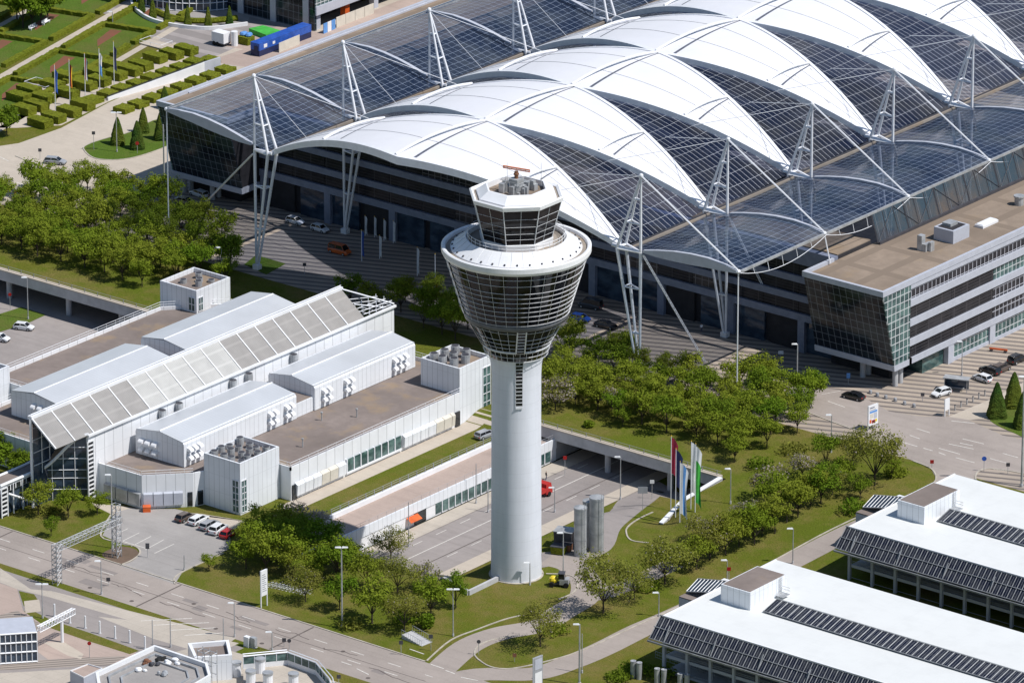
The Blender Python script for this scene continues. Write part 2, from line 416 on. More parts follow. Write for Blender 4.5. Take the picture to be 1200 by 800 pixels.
# the ground itself: one sheet in joined pieces out to the horizon, the trench floor too
bm = bmesh.new()
def addp(poly, step=None, zf=None):
    b = poly_sheet([poly], zf or ground_h, step); me = bpy.data.meshes.new('t'); b.to_mesh(me); b.free(); bm.from_mesh(me); bpy.data.meshes.remove(me)
addp(rect(-3000,3000,57,4000), None, lambda x,y: 1.5)
addp(rect(-130,-43.9,-20,51), None, lambda x,y: 0); addp(rect(-43.9,TW,-20,-8), None, lambda x,y: 0); addp(rect(-130,-43.9,51,57), 1.0, lambda x,y: 1.5*sst(51,57,y))
addp(rect(TW+.001,45,-20,57), 1.0, lambda x,y: ground_h(x, min(y,56.99)))
addp(rect(45,3000,-20,57), 3.0 if False else None, lambda x,y: 1.5*sst(18,57,y)) if False else None
for k in range(11):
    y0, y1 = (-20,18) if k == 0 else (18+3.9*(k-1), 18+3.9*k)
    addp(rect(45,3000,y0,y1), None, lambda x,y: 1.5*sst(18,57,y))
addp(rect(-3000,3000,-2500,-20), None, lambda x,y: 0)
addp(rect(-3000,-130.001,-20,-5), None, lambda x,y: 0); addp(rect(-3000,-130.001,-5,85), None, lambda x,y: -4.5)
addp(rect(TW,2.6,57.001,85), None, lambda x,y: -4.5)
me = bpy.data.meshes.new('ground'); bm.to_mesh(me); bm.free(); me.materials.append(M['grass'])
gr_o = bpy.data.objects.new('ground', me); C.objects.link(gr_o); struct(gr_o)
# --- main road along the front
YN = -41.0; YS = gp(135,703).y
sheet('main_road', rect(-900,600,YS,YN), M['road'], .004)
kerb([(-500,YN+.15),(gp(500,774).x,YN+.15)])
dash = []
yl1, yl2 = gp(44,645).y, gp(31,652).y
for row in (yl1, yl2):
    x = -150 + (2 if row == yl2 else 0)
    while x < 60: dash.append(rect(x,x+2.9,row-.09,row+.09)); x += 8.3
sheet('lane_marking', dash, M['paint'], .010)
sheet('lane_marking', rect(-500,300,YS+.25,YS+.38), M['paint'], .010) if False else None
se = [ribbon([(x0,YN-.2),(x0+.35,YS+.2)], .34) for x0 in (gp(208,687).x, gp(362,737).x, gp(30,630).x-4)]
sheet('tar_seam', [q for r in se for q in r], M['seam'], .008)
cr = random.Random(5); seams = []
for k in range(7):
    x = gp(60+k*62, 668+k*19).x; y = (YN+YS)/2+cr.uniform(-2,2); pts = [(x,y)]
    for j in range(6): pts.append((pts[-1][0]+cr.uniform(.5,2.2), pts[-1][1]+cr.uniform(-.6,.6)))
    seams += ribbon(pts, .22)
seams += ribbon([(-200,(YN+YS)/2),(60,(YN+YS)/2-.1)], .16)
sheet('tar_seam', seams, M['seam'], .007)
# --- service area south of the road
YM = gp(135,710).y
sheet('service_road', rect(-900,-16,-300,YM), M['road_low'], .004)
sheet('lay_by', G((0,665),(36,690),(60,692),(277,747),(262,757),(240,752),(60,700),(20,690),(0,682)), M['concrete'], .008)
sheet('lay_by', G((115,722),(150,726),(280,753),(262,762),(255,770),(180,748)), M['concrete'], .009)
sheet('lot_marking', [q for a, b in (((165,727),(225,724)),((180,732),(245,729)),((200,738),(253,735)),((216,744),(262,741))) for q in ribbon(G(a,b), .22)], M['paint'], .014)
pv = sheet('pink_paving', G((-30,672),(20,690),(27,715),(60,733),(115,745),(160,764),(140,778),(60,775),(40,760),(-30,745)), M['pinkpave'], .012)
sheet('striped_ramp', G((-30,728),(20,715),(52,733),(30,748),(0,738),(-30,742)), M['ramp'], .016)
sheet('striped_ramp', G((-30,776),(150,768),(128,779),(-30,786)), M['ramp'], .016)
sheet('grass_strip', G((28,716),(40,716),(60,726),(105,741),(163,762),(152,766),(98,749),(52,733)), M['grass'], .02)
sheet('grass_strip', G((22,692),(40,696),(44,702),(28,710)), M['grass'], .02)
sheet('pale_island', G((50,752),(75,752),(98,766),(95,772),(80,768)), M['path'], .02)
sheet('pale_island', G((28,704),(46,702),(48,716),(30,718)), M['path'], .021)
sheet('service_yard', G((-30,790),(130,781),(220,760),(270,762),(400,800),(400,830),(-30,830)), M['concrete'], .020)
# --- parking lot by the station
lot = G((120,627),(135,600),(150,596),(205,596),(235,603),(270,622),(270,642),(240,657),(215,668),(205,684),(141,663),(156,655),(164,647),(160,640),(145,638))
sheet('parking_lot', lot, M['lot'], .012)
sheet('bay_marking', [q for a, b in (((133,627),(150,619)),((143,634),(163,624)),((154,640),(177,628)),((170,644),(192,632)),((181,648),(204,637)),((141,633),(171,642))) for q in ribbon(G(a,b), .16)], M['paint'], .018)
kerb(smooth_line(G((205,684),(204,678),(212,671),(235,660),(262,648)),4))
kerb(smooth_line(G((130,603),(118,628),(143,636),(160,641),(164,648),(155,656),(141,662)),4))
sheet('brown_verge', smooth_line(G((120,648),(140,640),(158,643),(163,649),(155,657),(141,661),(126,655)),3,True), M['soil'], .016)
sheet('station_apron', G((100,585),(112,590),(135,592),(238,602),(300,612),(330,600),(300,620),(262,625),(205,598),(150,598),(132,603),(110,592)), M['path'], .010)
# --- strip beside the station: path, lawn
sheet('station_path', rect(-54,-50.2,-2,57), M['path'], .006, 1.5)
sheet('station_path', rect(-54,-44,53.2,57), M['path'], .005, 1.5)
sheet('lawn_strip', rect(-50.2,-43.9,-6,53.2), M['grass'], .02, 1.5) if False else None
# --- the low road in the trench
zt = lambda x, y: ground_h(x, min(y, 56.99)) if y < 57 else -4.5
sheet('low_road', rect(-35.4,-17.5,-4,84), M['road_low'], .012, 1.0, zt)
sheet('low_pavement', rect(-35.3,-31.5,-4,84), M['concrete'], .10, 1.0, zt)
sheet('low_pavement', rect(-17.5,-14.2,-2,84), M['path'], .10, 1.0, zt)
sheet('lane_marking', [rect(-26.6,-26.4,-2,70)], M['paint'], .02, 1.0, zt)
sheet('lane_marking', [rect(-30.0+dx,-29.85+dx,k*7.0,k*7.0+3) for k in range(9) for dx in (0,8.3)], M['paint'], .02, 1.0, zt)
sheet('tar_seam', rect(-22.5,-22.25,-2,70), M['seam'], .018, 1.0, zt)
rp_line = smooth_line(G((762,566),(742,590),(722,602),(706,618),(696,640),(668,652),(640,655),(610,660)),5)
sheet('ramp_road', ribbon([tuple(p) for p in [(-4.5,84),(-4.5,57)]+[q for q in rp_line]], 6.6), M['road_low'], .016, 1.0, zt)
sheet('ramp_road', ribbon(smooth_line(G((640,655),(668,662),(686,680),(684,700),(660,716),(630,733),(585,742),(548,757),(515,785)),5), 5.6), M['road'], .018, 1.0)
sheet('ramp_road', ribbon(smooth_line(G((684,700),(712,694),(745,681),(790,660)),5), 4.4), M['road'], .017, 1.0)
kerb(smooth_line(G((500,774),(528,750),(560,737),(590,726),(610,721)),5))
kerb(smooth_line(G((640,672),(668,674),(677,683),(672,694),(655,702)),5))
kerb(smooth_line(G((560,772),(556,766),(560,757),(575,750),(600,745)),5))
kerb(smooth_line(G((765,600),(738,615),(734,624),(740,633),(760,636)),5))
# --- road on the right, up to the plateau
rl = smooth_line(G((505,802),(560,790),(625,789),(668,776),(706,760),(750,738),(788,722),(860,689),(925,659),(985,628),(1040,603),(1082,585),(1108,572)),5)
sheet('access_road', ribbon(rl, 5.4), M['road'], .020, 1.5)
kerb(smooth_line(G((560,772),(575,781),(600,783),(647,773),(687,760),(730,740),(772,721),(805,706),(910,655),(975,620),(1067,579),(1090,570),(1097,560),(1091,549),(1070,540)),4))
up = G((900,446),(985,457),(1013,466),(1042,482),(1080,488),(1112,488),(1135,492),(1175,510),(1250,526),(1250,562),(1190,553),(1160,549),(1147,552),(1143,560),(1142,580),(1118,598),(1060,592),(1067,580),(1090,570),(1097,560),(1091,549),(1070,540),(1030,522),(1005,505),(975,494),(950,484),(930,470))
sheet('upper_road', up, M['road'], .026, 1.5)
sheet('upper_path', G((1112,488),(1160,468),(1215,440),(1250,440),(1250,478),(1180,488),(1135,492)), M['path'], .022)
def dashes(pts, wid=.16, eps=.034, mat='paint'):
    return sheet('road_marking', [q for a, b in pts for q in ribbon(G(a,b), wid)], M[mat], eps, 2.0)
dashes([((1058,518),(1075,523)),((1082,525),(1093,528)),((1100,530),(1108,533)),((1112,520),(1141,526)),((1128,514),(1153,520)),((1125,519),(1140,522)),((1100,525),(1125,532)),((1120,536),(1142,542)),((1160,537),(1182,543)),((1175,531),(1193,536)),((1074,502),(1090,507)),((1115,493),(1142,496)),((1066,510),(1078,514)),((970,470),(990,477))], .2)
dashes([((1160,549),(1190,553)),((963,462),(985,458))], .14)
dashes([((505,778),(520,783)),((522,785),(533,789)),((540,793),(560,797)),((480,760),(497,766)),((418,783),(432,790)),((400,775),(412,779))], .22)
kerb(smooth_line(G((1147,566),(1143,560),(1147,552),(1160,549),(1190,553),(1230,561)),4))
kerb(smooth_line(G((905,462),(940,480),(975,494),(1005,505)),4))
# --- plateau: striped plaza before and under the tent roof
sheet('plaza', rect(-207,120,86,420), M['stripes'], .006)
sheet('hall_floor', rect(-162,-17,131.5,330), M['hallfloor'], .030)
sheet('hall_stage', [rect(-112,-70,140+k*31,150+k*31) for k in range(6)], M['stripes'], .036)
sheet('hedge_bed', G((-30,150),(20,150),(72,147),(130,118),(235,74),(205,50),(150,75),(60,95),(0,110),(-30,120)), M['path'], .012)
sheet('beige_road', G((-60,240),(-60,180),(22,168),(72,150),(128,120),(235,74),(290,50),(330,38),(430,0),(520,-40),(640,-40),(215,195),(205,215),(150,235)), M['path'], .012)
isl = smooth_line(G((98,175),(104,169),(125,162),(152,155),(185,140),(215,150),(208,165),(180,178),(145,187),(112,186)),5,True)
sheet('cone_lawn', isl, M['grass2'], .03); kerb(isl, closed=True)
dashes([((-5,207),(15,212)),((20,214),(30,217)),((0,184),(10,189)),((30,211),(42,216))], .2, .02)
kerb(smooth_line(G((18,183),(40,192),(60,199),(95,205)),4))
sheet('mast_lawn', G((286,310),(300,299),(335,309),(312,322)), M['grass2'], .03)
# trench on the left
sheet('left_low_road', rect(-260,-130.2,0,84), M['road_low'], .012, None, lambda x,y: -4.5)
sheet('left_low_lawn', [tuple(pz(x,y,-4.5).xy) for x, y in ((-10,366),(0,368),(25,360),(54,369),(30,380),(0,389),(-10,390))], M['grass2'], .06, None, lambda x,y: -4.5)

mh = random.Random(8)
for k in range(14):
    x = -100+k*11+mh.uniform(-3,3); y = YS+ (1.6 if k % 3 else 7.2)+mh.uniform(-.4,.4)
    struct(MB().tube((x,y,-.05),(x,y,.016),.42,14).build('manhole_cover', M['seam']))
pt_ = []
for k in range(16):
    x = -130+mh.uniform(0,180); y = mh.uniform(YS+.5,YN-2.5); w_ = mh.uniform(2,7); h_ = mh.uniform(.8,2.2); pt_.append(rect(x,x+w_,y,y+h_))
M['patch'] = asphalt('asphalt_patch', (.25,.22,.205), .1)
for k, q in enumerate(pt_): sheet('asphalt_patch', q, M['patch'], .0052+.00012*k)
# ================================================================== control tower (foot at the origin)
tw = thing('control_tower', 'tall white round airport control tower with dark glazed head and orange radar', 'control tower', (0,0,0))
MB().lathe([(4.55,-1.5),(4.5,4),(4.4,30),(4.41,38),(4.5,40),(4.85,42.2)], 72).build('shaft', M['towerconc'], tw, smooth=True)
MB().lathe([(4.9,-1.5),(4.9,.12),(4.5,.12)], 48).build('base_ring', M['kerb'], tw)
AZ = math.radians(-45)
# window strip up the shaft
st = MB()
def polar(r, a, z): return (r*math.cos(a), r*math.sin(a), z)
def strip(mb, r, a, hw, z0, z1, t=.06):
    d = hw/r
    mb.hexa([polar(r-.3,a-d,z0),polar(r+t,a-d,z0),polar(r+t,a+d,z0),polar(r-.3,a+d,z0),polar(r-.3,a-d,z1),polar(r+t,a-d,z1),polar(r+t,a+d,z1),polar(r-.3,a+d,z1)])
MB().lathe([(4.85,42.2),(5.3,42.3),(5.75,44.35)], 72).build('neck_glazing', M['glasstower'], tw, smooth=True)
SR = [(33.6,4.42),(38,4.43),(40,4.52),(42.2,4.9),(44.2,5.75)]
def srad(z):
    for (z0,r0),(z1,r1) in zip(SR,SR[1:]):
        if z <= z1: return r0+(r1-r0)*(z-z0)/(z1-z0)
    return SR[-1][1]
for k in range(11):
    z0 = 33.6+k*.96; z1 = z0+.96; ra, rb = srad(z0)+.05, srad(z1)+.05; d_ = .62/4.6
    st.hexa([polar(ra-.4,AZ-d_,z0),polar(ra,AZ-d_,z0),polar(ra,AZ+d_,z0),polar(ra-.4,AZ+d_,z0),polar(rb-.4,AZ-d_,z1),polar(rb,AZ-d_,z1),polar(rb,AZ+d_,z1),polar(rb-.4,AZ+d_,z1)])
sw = st.build('stair_window', M['glass'], tw)
fr = MB()
for k in range(15): strip(fr, srad(33.6+k*.7)+.02, AZ, .60, 33.6+k*.7, 33.69+k*.7, .10)
for s_ in (-1,1): fr.path([polar(srad(z)+.05,AZ+s_*.14,z) for z in (33.6,38,40,42.2,44.2)],.05,4)
strip(fr, 4.56, AZ, .62, 33.2, 33.55); fr.build('window_frame', M['whitemetal'], sw)
M['darkband'] = plain('dark_grey_band', (.13,.135,.15), .45)
# lower glazed cone
def cone_r(z, z0, r0, z1, r1): return r0+(r1-r0)*(z-z0)/(z1-z0)
def glazed_cone(z0, r0, z1, r1, rows, ncol, name, skip=None, tw_=.030):
    g = MB().lathe([(r0-.12,z0),(r1-.12,z1)], 96).build(name, M['glasstower'], tw, smooth=True)
    f = MB()
    for z in rows:
        r = cone_r(z, z0, r0, z1, r1); f.lathe([(r-.16,z-.024),(r+.01,z-.024),(r+.01,z+.024),(r-.16,z+.024)], 64, close=True)
    for k in range(ncol):
        a = AZ+2*math.pi*(k+.5)/ncol
        f.tube(polar(r0,a,z0), polar(r1,a,z1), tw_, 4)
    f.build('glazing_bars', M['whitemetal'], g); return g
glazed_cone(44.3, 6.15, 49.3, 8.75, [44.45,45.2,46.1,47.0,48.6], 32, 'lower_window_cone')
glazed_cone(50.3, 9.5, 61.2, 12.75, [50.5,51.45,52.4,53.35,54.3,55.25,56.2,57.15,58.7,60.0], 32, 'upper_window_cone')
MB().lathe([(8.6,49.2),(9.15,49.25),(9.3,50.35),(9.0,50.4)], 96).build('middle_band', M['darkband'], tw, smooth=True)
MB().lathe([(5.7,44.05),(6.1,44.05),(6.2,44.3),(5.6,44.4)], 72).build('lower_rim', M['whitemetal'], tw, smooth=True)
# silver cladding sector on the lift side of the cones
sc = MB()
A0, A1 = math.radians(-150), math.radians(-122)
sc.lathe([(9.6,50.4),(12.8,61.2),(12.7,61.3)], 8, a0=A0, a1=A1); sc.lathe([(6.3,44.3),(8.9,49.2)], 8, a0=A0, a1=A1)
for z in (52,53.7,55.4,57.1,58.8,60.4):
    r = cone_r(z,50.3,9.6,61.2,12.8); sc.lathe([(r,z-.1),(r+.1,z),(r,z+.1)], 8, a0=A0, a1=A1)
sc.build('silver_cladding', M['galv'], tw)
# dark lift slot in the lower cone
ls = MB(); d = .1
ls.hexa([polar(5.9,AZ-.11,44.2),polar(6.3,AZ-.11,44.2),polar(6.3,AZ+.11,44.2),polar(5.9,AZ+.11,44.2),polar(8.4,AZ-.08,49.2),polar(8.95,AZ-.08,49.2),polar(8.95,AZ+.08,49.2),polar(8.4,AZ+.08,49.2)])
lo = ls.build('service_slot', M['glass'], tw)
lf = MB()
for s_ in (-1,1): lf.tube(polar(6.35,AZ+s_*.12,44.3), polar(9.0,AZ+s_*.088,49.2), .12, 4)
for k in range(7):
    z = 44.7+k*.7; r = cone_r(z,44.2,6.32,49.2,8.97); lf.tube(polar(r,AZ-.09,z), polar(r,AZ+.09,z), .06, 4)
lf.build('slot_frame', M['whitemetal'], lo)
# maintenance rail round the neck
rl = MB()
for zz, rr in ((42.3,5.6),(43.2,5.85)): rl.path([polar(rr, 2*math.pi*i/48, zz) for i in range(49)], .04, 4)
for i in range(32): a = 2*math.pi*i/32; rl.tube(polar(5.3,a,41.8), polar(6.05,a,44.1), .04, 4)
rl.build('neck_railing', M['whitemetal'], tw)
# gallery rim, gutter and sloping ring roof
MB().lathe([(12.7,61.0),(12.95,61.0),(13.2,61.5),(13.2,62.35),(12.95,62.5),(12.55,62.4),(12.4,61.9),(11.7,61.85)], 128).build('gallery_rim', M['white'], tw, smooth=False)
MB().lathe([(12.45,61.9),(11.45,61.95)], 96).build('gutter', M['gravel3'], tw)
gr = MB().lathe([(11.6,61.9),(11.55,62.15),(9.0,64.0),(8.8,64.0),(8.8,63.1)], 96).build('gallery_roof', M['white'], tw, smooth=False)
sm = MB()
for i in range(32): a = 2*math.pi*i/32; sm.tube(polar(11.5,a,62.19), polar(9.05,a,64.0), .025, 4)
sm.build('roof_seam', M['galv'], gr)
sm = MB()
for i in range(32): a = 2*math.pi*(i+.5)/32; sm.box(*(lambda p: (p[0]-.12,p[0]+.12,p[1]-.12,p[1]+.12))(polar(11.25,a,0)), 62.3, 62.62)
sm.build('roof_hook', M['darksteel'], gr)
MB().lathe([(8.8,63.1),(5.2,63.1)], 64).build('walkway', M['gravel3'], tw)
rl = MB()
for zz in (63.7,64.4,65.0): rl.path([polar(8.6, 2*math.pi*i/64, zz) for i in range(65)], .05, 4)
for i in range(40): a = 2*math.pi*i/40; rl.tube(polar(8.6,a,63.1), polar(8.6,a,65.0), .045, 4)
rl.build('gallery_railing', M['whitemetal'], tw)
# octagonal cab
def octa(r, z, off=22.5): return [polar(r, math.radians(off+45*k), z) for k in range(8)]
def rings(mb, R, m=0):
    vs = []; 
    for r, z in R: vs += octa(r, z)
    mb.add(vs, [[j*8+i, j*8+(i+1)%8, (j+1)*8+(i+1)%8, (j+1)*8+i] for j in range(len(R)-1) for i in range(8)], m); return mb
rings(MB(), [(6.6,63.1),(6.75,64.3),(6.5,64.35)]).build('cab_plinth', M['white'], tw)
cab = rings(MB(), [(6.45,64.3),(8.15,71.2)]).build('cab_window', M['glasstower'], tw)
cf = MB()
for r, z in ((6.5,64.35),(6.76,65.4),(7.0,66.5),(7.38,67.9),(7.75,69.4),(8.15,71.1)):
    o8 = octa(r+.03, z); cf.path(o8+[o8[0]], .028, 4)
for k in range(8):
    a, b = octa(6.48,64.3)[k], octa(8.18,71.2)[k]; cf.tube(a, b, .085, 6)
    a2, b2 = octa(6.48,64.3)[(k+1)%8], octa(8.18,71.2)[(k+1)%8]
    cf.tube((Vector(a)+Vector(a2))/2, (Vector(b)+Vector(b2))/2, .04, 4)
cf.build('cab_frame', M['whitemetal'], cab)
rings(MB(), [(8.0,71.1),(8.45,71.2),(8.6,71.9),(8.3,72.1),(7.9,71.8),(7.9,71.5)]).build('cab_fascia', M['white'], tw)
rings(MB(), [(7.95,71.6),(7.0,71.6)]).build('cab_gutter', M['gravel3'], tw)
rings(MB(), [(7.35,71.55),(7.3,71.95),(5.6,73.2),(5.3,73.2),(5.3,72.2)]).build('cab_roof', M['white'], tw)
rings(MB(), [(5.4,72.2),(.1,72.2)]).build('roof_well', M['gravel2'], tw)
eq = MB(); r3 = random.Random(3)
eq.box(-2.0,1.2,-1.0,1.4,72.2,73.3); eq.box(-.9,.9,-.9,.9,73.3,74.6)
for k in range(26):
    x, y = r3.uniform(-3.2,2.6), r3.uniform(-2.2,2.6); h = r3.uniform(.4,1.9); s_ = r3.uniform(.15,.5)
    eq.box(x-s_,x+s_,y-s_,y+s_,72.2,72.2+h)
for k in range(14):
    x, y = r3.uniform(-3,2.6), r3.uniform(-2,2.6); eq.tube((x,y,72.2),(x+r3.uniform(-.6,.6),y+r3.uniform(-.6,.6),74.3), .05, 4)
eq.path([(-2.4,-1.6,74.3),(1.8,-1.6,74.3),(1.8,2.0,74.3),(-2.4,2.0,74.3),(-2.4,-1.6,74.3)], .05, 4)
eq.build('roof_equipment', M['galv'], tw)
ra = MB(); ra.tube((0,0,74.2),(0,0,75.9), .35, 8); ra.ball((0,0,75.4), .5,.5,.4)
M['radar'] = plain('faded_orange_paint', (.50,.15,.06), .6)
rp = ra.build('radar_pedestal', M['rust'], tw)
e1 = RT*2.35-FW*0+Vector((0,0,-.42)); d1 = e1.normalized()
b = MB(); c0 = Vector((-.2,-.2,76.5))+RT*.3
b.tube(c0-e1, c0+e1, .15, 8); b.tube(c0-e1+Vector((0,0,-.32)), c0+e1+Vector((0,0,-.32)), .11, 8)
for k in range(7): p = c0-e1+e1*(2*k/6); b.tube(p, p+Vector((0,0,-.32)), .06, 4)
b.build('radar_antenna', M['radar'], rp)
for i, off in enumerate((-1.7, 4.4)):
    p = RT*off+Vector((.6,-.6,72.2)) if i == 0 else RT*4.0+Vector((-.3,.9,73.0))
    MB().tube(p, p+Vector((0,0,5.6 if i == 0 else 4.2)), .07, 6, .03).build('rod_aerial', M['galv'], tw)
# ================================================================== terminal forum: tent roof on masts
XL, XR, XM = -137.6, -41.0, -89.3
Y0, DY, NB = 89.3, 27.4, 7
ZB, ZA, ZT = 26.6, 39.2, 42.0
YB = Y0+DY*(NB-.5)+6          # back end of the roof that is built
M['valley'] = plain('dark_valley_strip', (.10,.11,.14), .6)
roof = thing('tent_roof', 'huge white arched membrane roof with glazed aisles hung from tripod masts', 'tent roof', (XM,Y0,1.5))
def arch(u): return ZB+1.0+(ZA-ZB-1.0)*(1-abs(u)**2.0)
XE = 43.2
def edge(u, s, yi, hw=13.6):
    k = 1-abs(u)**(1.12 if s < 0 or u > 0 else 1.7)
    return (XM+u*XE, yi+s*(hw*k+.30*(1-k)), arch(u))
for i in range(NB):
    yi = Y0+DY*i
    mb = MB(); nu, nv = 40, 10; vs = []
    for a in range(nu+1):
        u = -1+2*a/nu; p, q = Vector(edge(u,-1,yi)), Vector(edge(u,1,yi))
        for b in range(nv+1):
            v = b/nv; c = p.lerp(q, v); sag = (q-p).length*.028
            c.z += sag*4*v*(1-v)*.9*(1-.5*abs(u)); vs.append(c)
    mb.add(vs, [[a*(nv+1)+b,(a+1)*(nv+1)+b,(a+1)*(nv+1)+b+1,a*(nv+1)+b+1] for a in range(nu) for b in range(nv)])
    me_ = mb.build('membrane', M['membrane'], roof, smooth=True)
    # edge fascias: deep white curved beams, the near one kinks at the crown
    for s in (-1, 1):
        fb = MB(); pr = [edge(-1+2*a/64,s,yi) for a in range(65)]; vs = []
        for a, (x,y,z) in enumerate(pr):
            u = -1+2*a/64; d = 1.0+.55*(1-abs(u))
            vs += [(x,y+s*.55,z+.10),(x,y+s*.55,z-d),(x,y-s*.1,z-d*.9),(x,y-s*.4,z+.22)]
        fb.add(vs, [[4*a+j,4*a+(j+1)%4,4*a+4+(j+1)%4,4*a+4+j] for a in range(64) for j in range(4)]+[[0,1,2,3],[256,257,258,259]])
        fb.build('edge_beam', M['whitemetal'], roof, fix=True)
    # cross ridge tubes and seams lying on the membrane
    def on(u, v, dz=.12):
        p, q = Vector(edge(u,-1,yi)), Vector(edge(u,1,yi)); c = p.lerp(q, v); c.z += (q-p).length*.028*4*v*(1-v)*.9*(1-.5*abs(u))+dz; return c
    rb = MB()
    for u0, du in ((-.52,-.06),(0.0,-.02),(.52,.0)):
        rb.path([on(u0+du*(1-v/8), v/8, .55*(4*(v/8)*(1-v/8))+.2) for v in range(9)], .3, 6)
    rb.build('ridge_tube', M['white'], roof)
    cz = MB()
    for u0 in (-.52, 0.0, .52):
        L = [(on(u0+.004+(.058 if u0 == 0 else .052)*(1-v/10), v/10, .03), on(u0+.010+(.066 if u0 == 0 else .055)*(1-v/10), v/10, .03)) for v in range(0,11)]
        for (a,b),(c,d) in zip(L, L[1:]): cz.quad(a,c,d,b)
    cz.build('crease_strip', M['valley'], me_)  # dark strip laid on the membrane beside each ridge tube
    sm = MB()
    for v in (.36,.72): sm.path([on(-.97+1.94*a/48, v, .03) for a in range(49)], .035, 4)
    for sgn in (-1,1):
        sm.path([on(sgn*.55, .5, .05), on(sgn*.78, .3, .05)], .05, 4); sm.path([on(sgn*.55, .9, .05), on(sgn*.86, .6, .05)], .05, 4)
    sm.build('membrane_seam', M['galv'], me_)
# nave glazing between neighbouring strips: from the crown point down to the gutter on both sides
for i in range(NB-1):
    ya, yb = Y0+DY*i, Y0+DY*(i+1)
    for sg in (-1, 1):
        mb = MB(); vs = []; n, m = 24, 6
        for a in range(n+1):
            u = sg*a/n; p, q = Vector(edge(u,1,ya)), Vector(edge(u,-1,yb)); p.z -= 1.0; q.z -= 1.0
            if q.y < p.y: q.y = p.y+.02
            for b in range(m+1):
                v = b/m; c = p.lerp(q, v); c.z -= min((q-p).length*.02, 1.0)*4*v*(1-v)*.8; vs.append(c)
        mb.add(vs, [[a*(m+1)+b,(a+1)*(m+1)+b,(a+1)*(m+1)+b+1,a*(m+1)+b+1] for a in range(n) for b in range(m)])
        mb.build('nave_glazing', M['naveglass'], roof, smooth=True)
# side aisles: arched glass roofs with white arch beams, gutters
profR = [(XR-3.6,26.4),(XR+.8,27.0),(XR+4,27.7),(XR+8,28.4),(XR+12,28.8),(XR+16,28.9),(XR+20,28.5),(XR+23.2,27.9)]
profL = [(2*XM-x, z+.6+.07*(x-XR)) for x, z in profR]
for nm, pr in (('R',profR),('L',profL)):
    for i in range(NB-1):
        ya, yb = Y0+DY*i, Y0+DY*(i+1)
        mb = MB(); vs = []; m = 5
        for x, z in pr:
            for b in range(m+1): vs.append((x, ya+(yb-ya)*b/m, z-.35*math.sin(math.pi*b/m)))
        mb.add(vs, [[a*(m+1)+b,(a+1)*(m+1)+b,(a+1)*(m+1)+b+1,a*(m+1)+b+1] for a in range(len(pr)-1) for b in range(m)])
        mb.build('aisle_glazing', M['aisleglass'], roof)
    for i in range(NB):
        y = Y0+DY*i; bb = MB(); L = pr[1:]; nn = len(L)-1; vs = []
        for a, (x,z) in enumerate(L):
            t = a/nn; d = (.5+1.7*math.sin(math.pi*min(1,max(0,t)))) if i == 0 else .4+.6*math.sin(math.pi*t)
            hw = .35 if i == 0 else .4
            vs += [(x,y-hw,z+.28),(x,y-hw,z+.28-d),(x,y+hw,z+.28-d),(x,y+hw,z+.28)]
        bb.add(vs, [[4*a+j,4*a+(j+1)%4,4*a+4+(j+1)%4,4*a+4+j] for a in range(nn) for j in range(4)]+[[0,1,2,3],[4*nn,4*nn+1,4*nn+2,4*nn+3]])
        bb.build('arch_beam', M['spandrel'], roof, fix=True)
    xg, zg = pr[0]; xo, zo = pr[-1]; sgn = 1 if nm == 'R' else -1
    gt = MB(); gt.box(xg-.45,xg+.45,Y0,Y0+DY*(NB-1),zg-.3,zg+.25); gt.build('gutter', M['gravel3'], roof)
    gt = MB(); gt.box(xg-.12,xg+.12,Y0,Y0+DY*(NB-1),zg+.26,zg+.5); gt.build('gutter_rail', M['darksteel'], roof)
    gt = MB(); gt.box(xo-.15,xo+.2,Y0,Y0+DY*(NB-1),zo-.35,zo+.15); gt.build('edge_gutter', M['galv'], roof)
